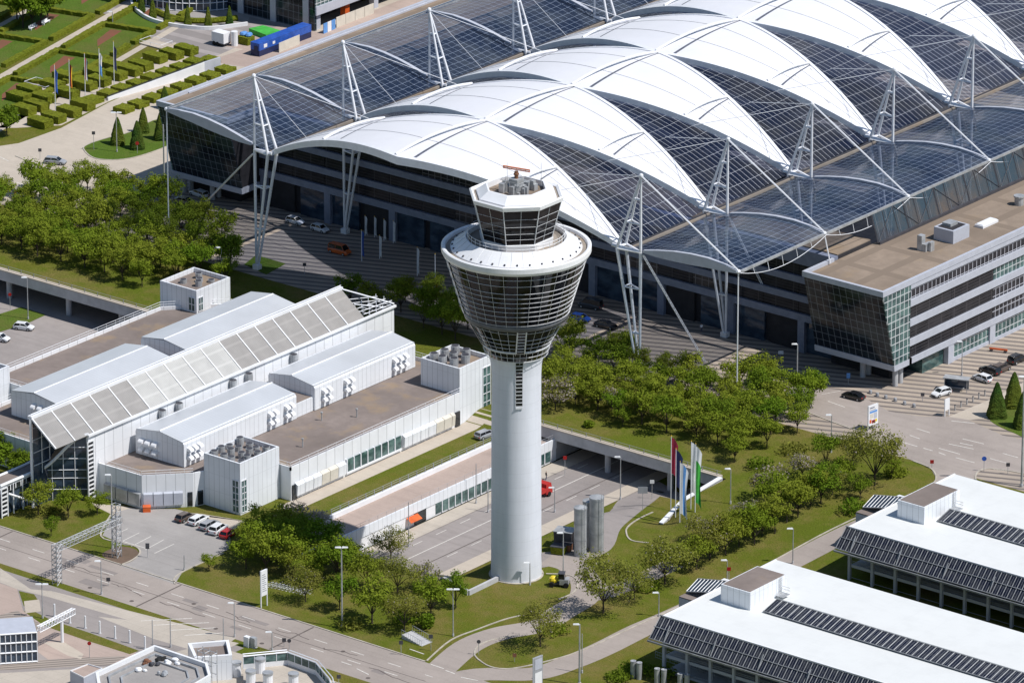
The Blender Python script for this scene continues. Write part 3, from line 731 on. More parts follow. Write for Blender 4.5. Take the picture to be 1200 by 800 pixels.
# masts: tripods standing head down below the roof and head up above it
def rod(mb, a, b, r): mb.tube(a, b, r, 8)
for nm, X, sg in (('R',XR,1),('L',XL,-1)):
    for i in range(NB):
        y = Y0+DY*i; top = Vector((X,y,ZT)); base = [Vector((X,y,ZB)), Vector((X-sg*4.6,y-1.4,ZB+.3)), Vector((X-sg*4.6,y+1.4,ZB+.3))]
        foot = Vector((X,y,1.5))
        tri = MB()
        for a in range(3): tri.tube(base[a], base[(a+1)%3], .3, 6)
        tri.tube(base[1]+Vector((-sg*1.2,0,.4)), base[0], .35, 6)
        ms = tri.build('mast', M['whitemetal'], roof)
        for b in base:
            lg = MB(); lg.tube(b, top+Vector((0,0,0)), .29, 8, .18); lg.build('upper_leg', M['whitemetal'], ms)
            lg = MB(); lg.tube(b, foot+Vector((-sg*.35 if b is not base[0] else 0,(b.y-y)*.25,.9)), .33, 8, .22); lg.build('lower_leg', M['whitemetal'], ms)
        for q, tgt in ((.36,top),(.68,top),(.3,foot),(.66,foot)):
            pl = [b.lerp(tgt, q) for b in base]; br = MB()
            br.tube(pl[0], pl[1], .15, 6); br.tube(pl[0], pl[2], .15, 6); br.tube(pl[1], pl[2], .15, 6); br.build('brace', M['whitemetal'], ms)
        MB().box(X-.7-(.2*sg),X+.7-(.2*sg),y-.6,y+.6,1.5,2.5).build('mast_foot', M['white'], ms)
        MB().ball(top, .45,.45,.5).build('mast_head', M['whitemetal'], ms)
        # ties
        xo, zo = (profR if nm == 'R' else profL)[-1]
        cb = MB()
        cb.tube(top, (xo,y,zo+.3), .17, 5); cb.tube(top, on_pt(X,y) if False else (X-sg*22,y-9.0,35.4), .06, 4); cb.tube(top, (X-sg*22,y+9.0,35.4), .06, 4)
        cb.build('stay', M['whitemetal'], ms)
        if i == 0 or nm == 'R':
            cb = MB(); cb.tube((xo,y,zo), (xo,y,1.5) if i == 0 else (xo+1.5,y,22.2), .13, 5); cb.ball((xo,y,zo+.1), .5,.5,.45, 6, 4); cb.build('tie_rod', M['whitemetal'], ms)
        if nm == 'R':
            xk = X+5.5; cb = MB(); a, b = Vector((X+.5,y,ZB-.3)), Vector((X+ (5.0 if i == 0 else 12.0), y+(14.0 if i == 0 else 5.0), 1.5))
            if i < 2:
                off = Vector((.22,0,.0))
                cb.tube(a-off, b-off, .1, 4); cb.tube(a+off, b+off, .1, 4)
                for k in range(30): p = a.lerp(b, k/30); q = a.lerp(b, (k+1)/30); cb.tube(p-off, q+off, .05, 3)
                cb.build('guy_strut', M['whitemetal'], ms)
        elif i == 0:
            cb = MB(); cb.tube((X-.5,y,ZB-1), tuple(pz(236,242,1.5)), .2, 5); cb.build('guy_strut', M['whitemetal'], ms)
# hanging chain along the right eave
hc = MB()
xo, zo = profR[-1]
for i in range(NB-1):
    y = Y0+DY*i
    pts = [(xo+.5, y+DY*t/12, zo-.1-2.3*4*(t/12)*(1-t/12)) for t in range(13)]
    hc.path(pts, .06, 4)
    for t in (2,4,6,8,10): hc.tube(pts[t], (xo,pts[t][1],zo-.1), .06, 4)
hc.build('eave_chain', M['whitemetal'], roof)
# ------------------------------------------------------------------ buildings below the roof
fb = thing('terminal_hall', 'dark banded glass terminal front recessed in shade under the tent roof', 'building', (XM,119,1.5))
XW, XEa = -162.0, -17.0
YF = 119.0
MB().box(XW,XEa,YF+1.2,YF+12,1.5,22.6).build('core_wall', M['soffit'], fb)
nb = 17; bw = (XEa-XW)/nb
levels = [(8.0,9.4),(11.9,13.2),(15.7,17.0),(19.5,22.6)]
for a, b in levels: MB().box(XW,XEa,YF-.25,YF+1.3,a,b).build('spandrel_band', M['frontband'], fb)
for k in range(nb):
    x0 = XW+bw*k
    for j, (a, b) in enumerate(((9.4,11.9),(13.2,15.7),(17.0,19.5))):
        MB().box(x0+.05,x0+bw-.05,YF+.35,YF+1.19,a,b).build('window_band', M['winlouvre'] if (k*3+j) % 7 < 3 or k < 5 or k > 13 else M['winband'], fb)
    if k % 2 == 0:
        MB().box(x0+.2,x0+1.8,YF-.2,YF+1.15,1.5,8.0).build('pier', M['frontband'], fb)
    MB().box(x0+1.8,x0+bw+.2,YF+.6,YF+1.18,1.5,7.9).build('shopfront', M['glassblue'] if k % 3 else M['soffit'], fb)
MB().box(XW,XEa-.3,YF+1.3,YF+12.2,22.61,22.8).build('hall_roof', M['gravel2'], fb)
def office(name, label, x0, x1, mir):
    """a stone-roofed wing: its glazed front leans out, its long side is banded"""
    o = thing(name, label, 'building', ((x0+x1)/2,112,1.5))
    yt, yb_, ye = 109.2, 113.4, 330
    xi, xo_ = (x0, x1) if not mir else (x1, x0)        # inner and outer side
    zb, zt = 5.6, 21.9
    xa, xb = min(x0,x1), max(x0,x1)
    # core
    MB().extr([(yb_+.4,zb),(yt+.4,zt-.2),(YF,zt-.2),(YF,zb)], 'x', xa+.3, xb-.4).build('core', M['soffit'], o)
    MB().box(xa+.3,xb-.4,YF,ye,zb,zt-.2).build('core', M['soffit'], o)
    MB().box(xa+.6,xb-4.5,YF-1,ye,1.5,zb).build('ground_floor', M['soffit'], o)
    # leaning glazed front with bars
    gf = MB().slab((xa+.1,yb_,zb+.9),(xb-.1,yb_,zb+.9),(xb-.1,yt,zt),(xa+.1,yt,zt), .3).build('front_glazing', M['glassfront'], o)
    MB().hexa([(xa,yb_-.05,zb-.3),(xb,yb_-.05,zb-.3),(xb,YF,zb-.3),(xa,YF,zb-.3),(xa,yb_-.2,zb+.9),(xb,yb_-.2,zb+.9),(xb,YF,zb+.9),(xa,YF,zb+.9)]).build('bottom_band', M['spandrel'], o)
    MB().box(xa+.25,xb-.25,yt+.3,ye,zt-.1,zt+.05).build('roof', M['gravel2'], o)
    pp = MB(); pp.box(xa-.1,xb+.1,yt-.25,yt+.45,zt-.35,zt+.75); 
    xs = xb if not mir else xa; d = 1 if not mir else -1
    pp.box(min(xs+.1*d,xs-.5*d),max(xs+.1*d,xs-.5*d),yt+.45,ye,zt-.35,zt+.75)
    xs2 = xa if not mir else xb
    pp.box(xs2-.1 if not mir else xs2-.5, xs2+.5 if not mir else xs2+.1, yt+.45, YF-.4, zt-.35, zt+.75)
    pp.build('parapet', M['spandrel'], o)
    # long outer side
    lv = [(zb-.3,zb+.9),(9.0,10.4),(13.0,14.4),(17.0,18.4),(20.6,zt+.4)]
    xf = xs; yg = yt+9.0
    for a, b in lv:
        MB().box(min(xf,xf-.8*d),max(xf,xf-.8*d),yg,ye,a,b).build('spandrel_band', M['spandrel'], o)
    k = 0; y = yg
    while y < ye-2:
        yn = min(y+14.0, ye)
        for j, (a, b) in enumerate(((zb+.9,9.0),(10.4,13.0),(14.4,17.0),(18.4,20.6))):
            mt = M['winlouvre'] if (j < 3 and k < 2) else (M['wineastg'] if (k+j) % 3 == 1 and j < 3 and k > 1 else M['wineast'])
            MB().box(min(xf-.35*d,xf-.78*d),max(xf-.35*d,xf-.78*d),y+.06,yn-.06,a,b).build('window_band', mt, o)
        # ground floor: piers and big windows
        if k >= 1:
            MB().box(min(xf-.1*d,xf-1.2*d),max(xf-.1*d,xf-1.2*d),y-.9,y+.9,1.5,zb-.3).build('pier', M['spandrel'], o)
            MB().box(min(xf-.5*d,xf-1.0*d),max(xf-.5*d,xf-1.0*d),y+.95,yn-.95,2.2,zb-.3).build('shop_window', M['wineastg'], o)
            MB().box(min(xf-.3*d,xf-1.0*d),max(xf-.3*d,xf-1.0*d),y+.95,yn-.95,1.5,2.19).build('plinth', M['spandrel'], o)
        y = yn; k += 1
    MB().box(min(xf-1.2*d,xf-8*d),max(xf-1.2*d,xf-8*d),yg+6,yg+13,1.5,zb-.3).build('glass_lobby', M['glassgreen'], o)
    # glazed corner return beside the leaning front
    cg = MB(); q = [(xf-.05*d,yb_,zb+.9),(xf-.05*d,yg,zb+.9),(xf-.05*d,yg,zt-.35),(xf-.05*d,yt,zt-.35)]
    cg.slab(*(q if not mir else q[::-1]), .3); cg.build('corner_glazing', M['wineastg'], o)
    for yy, xx in ((yb_+2.2, xf-1.4*d),(yb_+2.2,xf-9*d),(YF-1.5,xf-1.6*d),(YF-1.5,xf-9*d)):
        MB().tube((xx,yy,1.5),(xx,yy,zb-.2), .55, 12).build('column', M['concwall'], o)
    return o
east = office('east_office_wing', 'brown roofed office wing with leaning glazed front right of the tent roof', -17.2, 1.6, False)
west = office('west_office_wing', 'office wing with leaning dark glazed front left of the tent roof', -162.0, -181.0, True)
# sloping curtain wall closing the right aisle above the wing's roof
cw = MB(); xo, zo = profR[-1]
ys0, ys1 = Y0+DY*1.55, Y0+DY*(NB-1)
cw.slab((-15.8,ys0,22.3),(-15.8,ys1,22.3),(xo+.2,ys1,zo-.3),(xo+.2,ys0,zo-.3), .12); cwo = cw.build('aisle_curtain_wall', M['curtain'], roof)
cb = MB()
y = ys0; k = 0
while y < ys1:
    cb.tube((-15.8,y,22.3),(xo+.25,y,zo-.3), .1 if k % 3 else .2, 4); y += 3.4; k += 1
cb.tube((-15.75,ys0,24.6),(-15.75-1.1,ys1,24.6), .06, 4) if False else None
y = ys0
while y+13.7 < ys1: cb.tube((-15.72,y,22.4),(xo+.3,y+6.8,zo-.3),.06,4); cb.tube((-15.72,y+13.6,22.4),(xo+.3,y+6.8,zo-.3),.06,4); y += 13.7
cb.box(-15.9,-15.4,ys0,ys1,21.96,22.5); cb.build('curtain_wall_bar', M['darksteel'], cwo)
# roof plant on the east wing
def plant(name, label, px_, py_, fn, z=21.95):
    p = pz(px_,py_,z); o = thing(name, label, 'roof unit', tuple(p)); fn(o, p); return o
def big_unit(o, p):
    MB().box(p.x-3.0,p.x+1.6,p.y-2,p.y+3.4,z0:=21.95,z0+2.6).build('housing', M['spandrel'], o)
    MB().box(p.x-2.5,p.x+1.1,p.y-1.5,p.y+2.9,24.56,24.6).build('well', M['soffit'], o)
    MB().box(p.x-2.2,p.x-.2,p.y-.4,p.y+2.0,24.6,25.2).build('fan_box', M['galv'], o)
plant('air_handling_unit', 'big white box unit with recessed fan on the brown office roof', 1116, 281, big_unit)
def duct(o, p):
    MB().box(p.x-.7,p.x+.4,p.y-.6,p.y+.6,21.95,25.0).build('shaft', M['galv'], o); MB().box(p.x+.4,p.x+1.3,p.y-.5,p.y+1.6,21.95,23.4).build('duct', M['galv'], o)
    MB().box(p.x+1.4,p.x+2.0,p.y+.2,p.y+1.4,21.95,23.8).build('cowl', M['galv'], o)
plant('exhaust_duct', 'grey metal duct stack standing left of the white roof unit', 1080, 293, duct)
def skyl(o, p): MB().box(p.x-1.0,p.x+1.0,p.y-2.6,p.y+2.6,21.95,22.45).build('cover', M['white'], o); MB().box(p.x-.8,p.x+.8,p.y-2.4,p.y+2.4,22.45,22.62).build('lid', M['white'], o)
plant('roof_hatch', 'long low white cover on the brown roof right of the unit', 1156, 263, skyl)
def fanb(o, p): MB().tube((p.x,p.y,21.95),(p.x,p.y,23.6),.9,12).build('drum', M['galv'], o); MB().tube((p.x,p.y,23.6),(p.x,p.y,23.9),1.1,12).build('cap', M['galv'], o)
plant('roof_fan', 'grey drum fan at the right edge of the brown roof', 1194, 240, fanb)
# ================================================================== white station building in the middle
sb = thing('station_building', 'low white panelled building with long sloping glass hall and brown gravel roofs', 'building', (-91.5,20,0))
XC = -91.5
half = [(-54,1.5),(-54,50.6),(-63.4,50.6),(-63.4,61.0),(XC,61.0)]
front = [(-83.7,-18.7),(-72.6,-18.5),(-66.1,-11.7),(-65.2,-9.6),(-65.2,1.5)]
foot = [(-54,1.5),(-54,50.6),(-63.4,60.5)]+[(2*XC-x,y) for x,y in ((-63.4,60.5),(-54,50.6),(-54,1.5),(-65.2,1.5),(-65.2,-9.6),(-66.1,-11.7),(-72.6,-18.5),(-83.7,-18.7))]+front
ZR = 5.9
MB().prism([(x+(.0 if x>XC else 0),y) for x,y in foot], 0, ZR, 0, 1).build('base', [M['clad2'],M['gravel']], sb, fix=True)
pw = MB()
for (a, b) in zip(foot, foot[1:]+foot[:1]):
    a, b = Vector(a), Vector(b); d = (b-a).normalized(); n = Vector((-d.y,d.x))*.3
    pw.hexa([(a.x,a.y,ZR+.002),(b.x,b.y,ZR+.002),(b.x+n.x,b.y+n.y,ZR+.002),(a.x+n.x,a.y+n.y,ZR+.002),(a.x,a.y,6.6),(b.x,b.y,6.6),(b.x+n.x,b.y+n.y,6.6),(a.x+n.x,a.y+n.y,6.6)])
pw.build('parapet', M['clad2'], sb)
rl = MB()
for (a, b) in zip(foot, foot[1:]+foot[:1]):
    a, b = Vector(a), Vector(b); L = (b-a).length
    if L < 3: continue
    for z in (7.0,7.5): rl.tube((a.x,a.y,z),(b.x,b.y,z), .04, 4)
    for k in range(int(L/2.6)+1): p = a+(b-a)*(k*2.6/L); rl.tube((p.x,p.y,6.6),(p.x,p.y,7.5), .035, 4)
rl.build('roof_railing', M['whitemetal'], sb)
# east side: upper panels, blinds and window strip
for y0, y1, kind in ((2.5,16.8,'b'),(17.2,33.0,'w'),(33.4,48.5,'b')):
    if kind == 'b':
        y = y0; k = 0
        while y < y1-.5:
            MB().extr([(-53.9,.7),(-53.35,.8),(-53.2,2.9),(-53.9,3.3)], 'y', y+.06, min(y+2.35,y1)-.06).build('sun_blind', M['cream'] if (k % 6 in (3,4) and kind == 'b' and y0 < 10) or (y0 > 30 and k > 3) else M['clad'], sb); y += 2.35; k += 1
    else:
        y = y0; k = 0
        while y < y1-.5:
            f = MB().box(-53.95,-53.75,y+.1,y+1.9,.9,3.3).build('window', M['glassgreen'], sb)
            MB().box(-53.98,-53.6,y-.12,y+.1,.6,3.4).build('window_frame', M['whitemetal'], f); y += 1.98; k += 1
MB().box(-53.98,-53.55,17.0,33.0,.5,.85).build('window_sill', M['white'], sb)
for y in (1.8,49.2): MB().box(-53.97,-53.7,y,y+1.2,.1,3.0).build('side_door', M['glass'], sb)
# front facets: pale blinds, plinth
def facet(a, b, n, z0, z1, mat, nm, out=.5):
    a, b = Vector(a), Vector(b); d = (b-a)/n; nn = Vector((d.y,-d.x)).normalized()*out
    for k in range(n):
        p, q = a+d*(k+.04), a+d*(k+.96)
        MB().hexa([(p.x,p.y,z0),(q.x,q.y,z0),(q.x+nn.x,q.y+nn.y,z0),(p.x+nn.x,p.y+nn.y,z0),(p.x,p.y,z1+.25),(q.x,q.y,z1+.25),(q.x+nn.x,q.y+nn.y,z1),(p.x+nn.x,p.y+nn.y,z1)]).build(nm, mat, sb)
facet((-81.5,-18.72),(-72.7,-18.55), 3, .7, 3.0, M['galv'], 'sun_blind')
facet((-72.5,-18.4),(-67.4,-13.1), 4, .7, 3.0, M['spandrel'], 'sun_blind')
facet((-66.9,-12.5),(-66.2,-11.8), 1, .2, 2.7, M['glass'], 'side_door', .1)
facet((-65.75,-11.0),(-65.3,-9.9), 1, .2, 2.7, M['glass'], 'side_door', .1)
# cubes on the corners
def cube(x0,x1,y0,y1,zt,name='corner_block',z0=0):
    c = MB().box(x0,x1,y0,y1,z0,zt-.9).build(name, M['clad'], sb)
    pp = MB(); t = .35
    pp.box(x0,x1,y0,y0+t,zt-.9,zt); pp.box(x0,x1,y1-t,y1,zt-.9,zt); pp.box(x0,x0+t,y0+t,y1-t,zt-.9,zt); pp.box(x1-t,x1,y0+t,y1-t,zt-.9,zt)
    pp.build('block_parapet', M['clad'], c)
    MB().box(x0+t,x1-t,y0+t,y1-t,zt-.95,zt-.85).build('block_roof', M['gravel'], c)
    return c
ne = cube(-63.5,-54.05,50.7,60,11.3); se = cube(-65.3,-56.6,-9.6,1.4,10.1); nw = cube(-131.4,-122.0,53.4,63.4,10.6); sw_ = cube(-131.4,-123.4,-9.4,1.4,10.1)
def corner_window(c, x, y0, y1, z0, z1, axis='x', n=5):
    g = MB(); f = MB()
    if axis == 'x':
        g.box(x-.02,x+.05,y0,y1,z0,z1)
        for k in range(n+1): z = z0+(z1-z0)*k/n; f.box(x,x+.12,y0,y1,z-.06,z+.06)
        for y in (y0,(y0+y1)/2,y1): f.box(x,x+.12,y-.06,y+.06,z0,z1)
    else:
        g.box(y0,y1,x-.05,x+.02,z0,z1)
        for k in range(n+1): z = z0+(z1-z0)*k/n; f.box(y0,y1,x-.12,x,z-.06,z+.06)
        for y in (y0,(y0+y1)/2,y1): f.box(y-.06,y+.06,x-.12,x,z0,z1)
    w_ = g.build('corner_window', M['glassgreen'], c); f.build('window_frame', M['whitemetal'], w_)
corner_window(ne,-54.05,57.6,59.8,.6,9.4); corner_window(se,-56.6,-9.3,-7.9,.4,6.6); corner_window(se,-9.6,-58.4,-56.9,.4,6.6,'y'); corner_window(nw,-122.0,53.9,55.2,6.2,9.0,'x',2); corner_window(nw,53.4,-124,-122.4,6.2,9.0,'y',2)
# gabled plant sheds on the roofs, with scoops
def shed(xe, xw, y0, y1):
    xm = (xe+xw)/2; s = 1 if xe > xw else -1
    pr = [(xe,ZR+.1),(xe,10.4),(xe-.4*s,10.9),(xm,11.55),(xw+.4*s,10.9),(xw,10.4),(xw,ZR+.1)]
    o = MB().extr(pr, 'y', y0, y1).build('plant_shed', M['clad'], sb, fix=True)
    rf = MB(); rf.slab((xe-.2*s,y0-.05,10.86),(xe-.2*s,y1+.05,10.86),(xm,y1+.05,11.7),(xm,y0-.05,11.7), .12); rf.slab((xm,y0-.05,11.7),(xm,y1+.05,11.7),(xw+.2*s,y1+.05,10.86),(xw+.2*s,y0-.05,10.86), .12)
    for t in rf.v: pass
    rf.build('shed_roof', M['shedroof'], o, fix=True)
    MB().tube((xm,y0,11.78),(xm,y1,11.78), .14, 6).build('ridge_cap', M['white'], o)
    return o
def scoop(par, p, d, r=.55):
    r *= .78
    """a white quarter-round weather hood"""
    mb = MB(); p = Vector(p); d = Vector(d).normalized(); sd = d.cross(Vector((0,0,1))); n = 6; vs = []
    for k in range(n+1):
        t = math.pi/2*k/n
        for s_ in (-1,1): vs.append(p+sd*(s_*r)+d*(1.0*math.sin(t))+Vector((0,0,.7*math.cos(t))))
    mb.add(vs, [[2*k,2*k+2,2*k+3,2*k+1] for k in range(n)])
    for s_ in (0,1): mb.add([vs[2*k+s_] for k in range(n+1)]+[p+sd*((-1,1)[s_]*r)], [list(range(n+2))])
    mb.build('air_scoop', M['white'], par)
sE1 = shed(-70.2,-82.0,-9.5,22.3); sE2 = shed(-70.2,-81.6,27.6,57.2); sW1 = shed(-113,-101.4,-9.5,22.3); sW2 = shed(-113,-101.4,27.0,59.0)
for x in (-80.2,-78.6,-77.0):
    scoop(sE1, (x,-9.5,8.6), (0,-1,0), .7); scoop(sE1, (x,-9.5,7.0), (0,-1,0), .7); scoop(sW1, (2*XC-x-1,-9.5,8.9), (0,-1,0), .6)
for o, ys in ((sE1,(-8.2,-6.8,-5.4,14.5,16,19.2,20.6)),(sE2,(30,31.5,36.5,38,50.8,52.4,54))):
    for y in ys:
        for z in (7.3,8.9): scoop(o, (-70.2,y,z), (1,0,0), .6)
MB().box(-82,-70.6,22.35,27.5,ZR+.02,8.6).build('roof_link', M['clad'], sb); MB().box(-81.7,-70.9,22.4,27.4,8.61,8.7).build('link_roof', M['gravel'], sb)
MB().box(-112.6,-102,22.35,26.9,ZR+.02,8.6).build('roof_link', M['clad'], sb); MB().box(-112.3,-102.3,22.4,26.8,8.61,8.7).build('link_roof', M['gravel'], sb)
MB().box(-116,-113.05,24,28,ZR+.02,8.4).build('roof_box', M['clad'], sb)
# the long hall: white wall, leaning glass roof, ridge
hl = MB().extr([(-83,0),(-83,12.7),(-89,17.3),(-89,0)], 'y', -21.4, 57.4).build('hall', M['clad2'], sb, fix=True)
MB().box(-83.35,-83,57.41,66.4,0,12.5).build('end_wall', M['clad2'], hl)
y0h, y1h = -30.2, 57.6; nP = 17; st = (y1h-y0h)/nP
for k in range(nP):
    a, b = y0h+st*k, y0h+st*(k+1)
    mt = M['hallpale'] if k in (5,6,7,8,9) else M['hallgrey']
    pb = MB(); pb.slab((-82.9,a+.12,12.85),(-82.9,b-.12,12.85),(-88.55,b-.12,17.3),(-88.55,a+.12,17.3), .2); pb.build('roof_glazing', mt, hl)
    rb = MB(); rb.slab((-82.8,a-.12,13.0),(-82.8,a+.12,13.0),(-88.6,a+.12,17.5),(-88.6,a-.12,17.5), .3); rb.build('roof_rib', M['white'], hl)
rd = MB(); rd.box(-89.5,-88.5,y0h-.2,y1h+.2,17.25,17.8); rd.tube((-88.9,y0h,18.1),(-88.9,y1h,18.1), .08, 4)
for k in range(2*nP): y = y0h+st*k/2; rd.tube((-88.9,y,17.8),(-88.9,y,18.1), .05, 4)
rd.build('ridge_beam', M['white'], hl)
ev = MB(); ev.box(-83.0,-82.55,-21.6,66.6,12.55,12.95); ev.build('eave_beam', M['white'], hl)
# open north end of the hall roof: lattice and walkway
nt = MB()
for y in (59.5,61.5,63.5,65.8):
    for x in (-87,-85,-83.4): nt.tube((x,y,12.4),(x,y,14.4 if x < -84 else 13.6), .09, 4)
    nt.tube((-87.2,y,13.0),(-83.2,y,13.0), .08, 4)
for x in (-87,-85,-83.4):
    for z in (13.0,13.8): nt.tube((x,57.8,z+(1.8 if x < -86 else .4)),(x,66.2,z), .08, 4)
nt.tube((-88.5,57.6,17.4),(-83,66.4,13.2), .16, 5); nt.tube((-85.6,57.6,15),(-83.2,64,13.1), .12, 5)
nt.build('end_lattice', M['whitemetal'], hl)
# south front: open gable with a glazed west side, white post, swooping entrance roof
gl = MB(); gl.slab((-88.9,-21.5,0),(-88.9,y0h+.4,0),(-88.9,y0h+.4,17.2),(-88.9,-21.5,17.2),.1); gg = gl.build('west_glazing', M['glassblue'], hl)
gb = MB()
for z in (8,10.5,13,15.3): gb.tube((-88.75,-21.5,z),(-88.75,y0h+.4,z), .09, 4)
for y in (-23.5,-25.5,-27.6): gb.tube((-88.75,y,6),(-88.75,y,17.2), .09, 4)
gb.build('glazing_bar', M['whitemetal'], gg)
MB().tube((-88.8,y0h-.1,0),(-88.9,y0h-.1,17.3), .26, 6).build('front_post', M['white'], hl)
def lad(x, y, z0, z1, par):
    mb = MB(); mb.box(x-.1,x+.1,y-.9,y-.7,z0,z1); mb.box(x-.1,x+.1,y+.7,y+.9,z0,z1); z = z0+.4
    while z < z1: mb.box(x-.08,x+.08,y-.7,y+.7,z,z+.25); z += .85
    mb.build('ladder_column', M['white'], par); MB().box(x-.12,x-.1,y-.8,y+.8,z0,z1).build('column_back', M['glass'], par)
lad(-82.75,-21.0,0,11.6,hl)
sec = []
for k in range(25):
    t = k/24; y = -38.0+16.6*t
    q = max(0,(t-.62)/.38); e = q*q*(3-2*q)
    sec.append((Vector((-93.2+5.6*e*q, -38.0+15.8*t, 6.2+4.6*e*q)), Vector((-89.8+6.9*q**1.15, y, 6.2+6.75*e))))
er = MB()
for (a,b),(c,d) in zip(sec, sec[1:]):
    dz = Vector((0,0,-.35)); er.hexa([a+dz,b+dz,d+dz,c+dz,a,b,d,c])
e_o = er.build('entrance_roof', M['gravel'], hl)
ed = MB(); ed.path([q[1]+Vector((.1,0,.12)) for q in sec], .3, 6); ed.path([q[0]+Vector((-.1,0,.12)) for q in sec], .26, 6); ed.tube(sec[0][0],sec[0][1],.28,6); ed.build('roof_edge', M['white'], e_o)
# glass wall under the swooping edge, posts under the walkway roof
gw_ = MB(); L = [q[1] for q in sec[12:]]
for a, b in zip(L, L[1:]): gw_.quad((a.x-.5,a.y,0),(b.x-.5,b.y,0),(b.x-.5,b.y,b.z-.35),(a.x-.5,a.y,a.z-.35))
g2 = gw_.build('entrance_glazing', M['glassblue'], hl)
gb = MB()
for k in range(0, len(L), 2): gb.tube((L[k].x-.45,L[k].y,0),(L[k].x-.45,L[k].y,L[k].z-.3),.08,4)
for z in (2.2,4.4,6.0,8.2,10.4):
    P = [(a.x-.44,a.y,z) for a in L if a.z > z+.2]
    if len(P) > 1: gb.path(P,.07,4)
gb.build('glazing_bar', M['whitemetal'], g2)
MB().box(-89.95,-89.75,-38.0,-29.2,4.7,6.0).build('fascia_wall', M['white'], hl)
for k in range(5): MB().box(-89.74,-89.68,-36.4+k*1.4,-35.3+k*1.4,4.8,5.7).build('fascia_window', M['glass'], hl)
lad(-89.6,-37.0,0,5.6,hl)
MB().box(-93.0,-90.2,-37.9,-29,.1,4.6).build('porch_glazing', M['glassblue'], hl)
MB().box(-93.2,-90.0,-38.15,-37.95,.0,6.0).build('porch_wall', M['clad2'], hl)
for y in (-34.5,-32,-29.5,-27.4): MB().tube((-89.7,y,0),(-89.7,y,6.0), .13, 6).build('porch_post', M['white'], hl)
MB().tube((-89.5,-36.0,4.3),(-87.6,-31.2,1.6), .24, 6).build('stair_beam', M['white'], hl)
# roof equipment: fan drums, each a thing of its own on its block
FR = random.Random(11); fan0 = None
def fan(x, y, z, r, h, label, group):
    o = thing('roof_fan', label, 'fan', (x,y,z), 0, group, local=True)
    MB().tube((0,0,0),(0,0,h), r, 12).build('drum', M['galv'], o); MB().tube((0,0,h+.02),(0,0,h+.08), r*.8, 12).build('grille', M['darksteel'], o); return o
for k, (x, y) in enumerate([(-61.8,52.6),(-59.6,52.4),(-57.2,52.9),(-61.5,55.4),(-59.2,55.2),(-56.6,55.6),(-61.2,58.2),(-58.4,58.0)]):
    f0 = fan(x,y,10.42,.85,1.7,'grey steel fan drum on the white roof block behind the tower','fans on the block by the tower') if k == 0 else dup(f0,(x,y,10.42))
for k in range(16):
    x, y = -64.2+(k%4)*2.1+FR.uniform(-.3,.3), -7.9+(k//4)*2.35+FR.uniform(-.3,.3)
    f1 = fan(x,y,9.22,.72,1.1,'grey steel fan drum crowded on the white block above the parked cars','fans on the block by the parking lot') if k == 0 else dup(f1,(x,y,9.22),0,None,None,(1,1,FR.uniform(.6,1.3)))
for k, (x, y) in enumerate([(-128.5,57),(-126.5,59.5),(-125,57.5),(-128,61.0),(-124.6,60.8)]):
    f2 = fan(x,y,9.72,.7,.8,'low grey fan drum on the white block beside the grove','fans on the block by the grove') if k == 0 else dup(f2,(x,y,9.72),0,None,None,(1,1,FR.uniform(.7,1.5)))
for k, y in enumerate((-1.5,3.2,18.5,23.0,36.0)):
    f3 = fan(-82.4,y,ZR+3.0,.75,3.0,'dark grey fan drum along the foot of the long hall','fans along the hall wall') if k == 0 else dup(f3,(-82.4,y,ZR+3.0))
# roof trees of small pipes: vents on the gravel
for k, (x, y, lab) in enumerate([(-60,12,'thin vent pipe on the southern half of the brown station roof'),(-62,30,'thin vent pipe in the middle of the brown station roof'),(-66,24.6,'short vent pipe close to the gabled shed corner')]):
    p = thing('vent_pipe', lab, 'pipe', (x,y,ZR+.05)); MB().tube((x,y,ZR),(x,y,ZR+1.5),.12,6).build('pipe', M['galv'], p); MB().tube((x,y,ZR+1.5),(x,y,ZR+1.75),.24,8).build('cap', M['galv'], p)
# fence on the trench edge, low pavilion under it
fc = thing('edge_fence', 'grey post and wire fence along the lawn above the low pavilion', 'fence', (-43.8,20,0))
for k in range(25):
    y = -4+k*2.45; MB().box(-43.85,-43.75,y-.05,y+.05,0,1.15).build('post', M['cargrey'], fc)
fm = MB()
for z in (.25,.7,1.12): fm.tube((-43.8,-4,z),(-43.8,55,z), .035, 4)
fm.build('rail', M['cargrey'], fc)
pvn = thing('low_pavilion', 'long low white building with green glazing in the sunken road trench', 'building', (-39.5,20,-4.5))
MB().box(-43.9,-35.75,-8,56.8,-4.5,-.95).build('body', M['white'], pvn)
MB().box(-43.4,-36.0,-7.8,56.8,-.94,-.8).build('roof', M['pinkpave'], pvn)
MB().box(-44.0,-43.4,-8,56.8,-.94,.06).build('back_kerb', M['white'], pvn)
MB().box(-36.0,-35.6,-8,56.8,-2.0,-.1).build('parapet', M['clad'], pvn)
y = 21.0; k = 0
while y < 54:
    w_ = MB().box(-35.8,-35.65,y,y+1.7,-4.1,-2.1).build('window', M['glassgreen'], pvn)
    MB().box(-35.8,-35.58,y+1.7,y+1.9,-4.4,-2.05).build('window_frame', M['whitemetal'], w_); y += 1.9
MB().box(-35.78,-35.66,14.8,18.2,-4.4,-2.1).build('door', M['glass'], pvn)
MB().slab((-34.4,12.4,-2.9),(-34.4,15.6,-2.9),(-35.6,15.6,-2.2),(-35.6,12.4,-2.2),.06).build('awning', M['orange'], pvn)
rl = MB()
for z in (.35,.8): rl.tube((-35.8,-8,z),(-35.8,56,z), .03, 4)
for k in range(26): rl.tube((-35.8,-8+k*2.5,-.1),(-35.8,-8+k*2.5,.8), .03, 4)
rl.build('roof_railing', M['cargrey'], pvn)
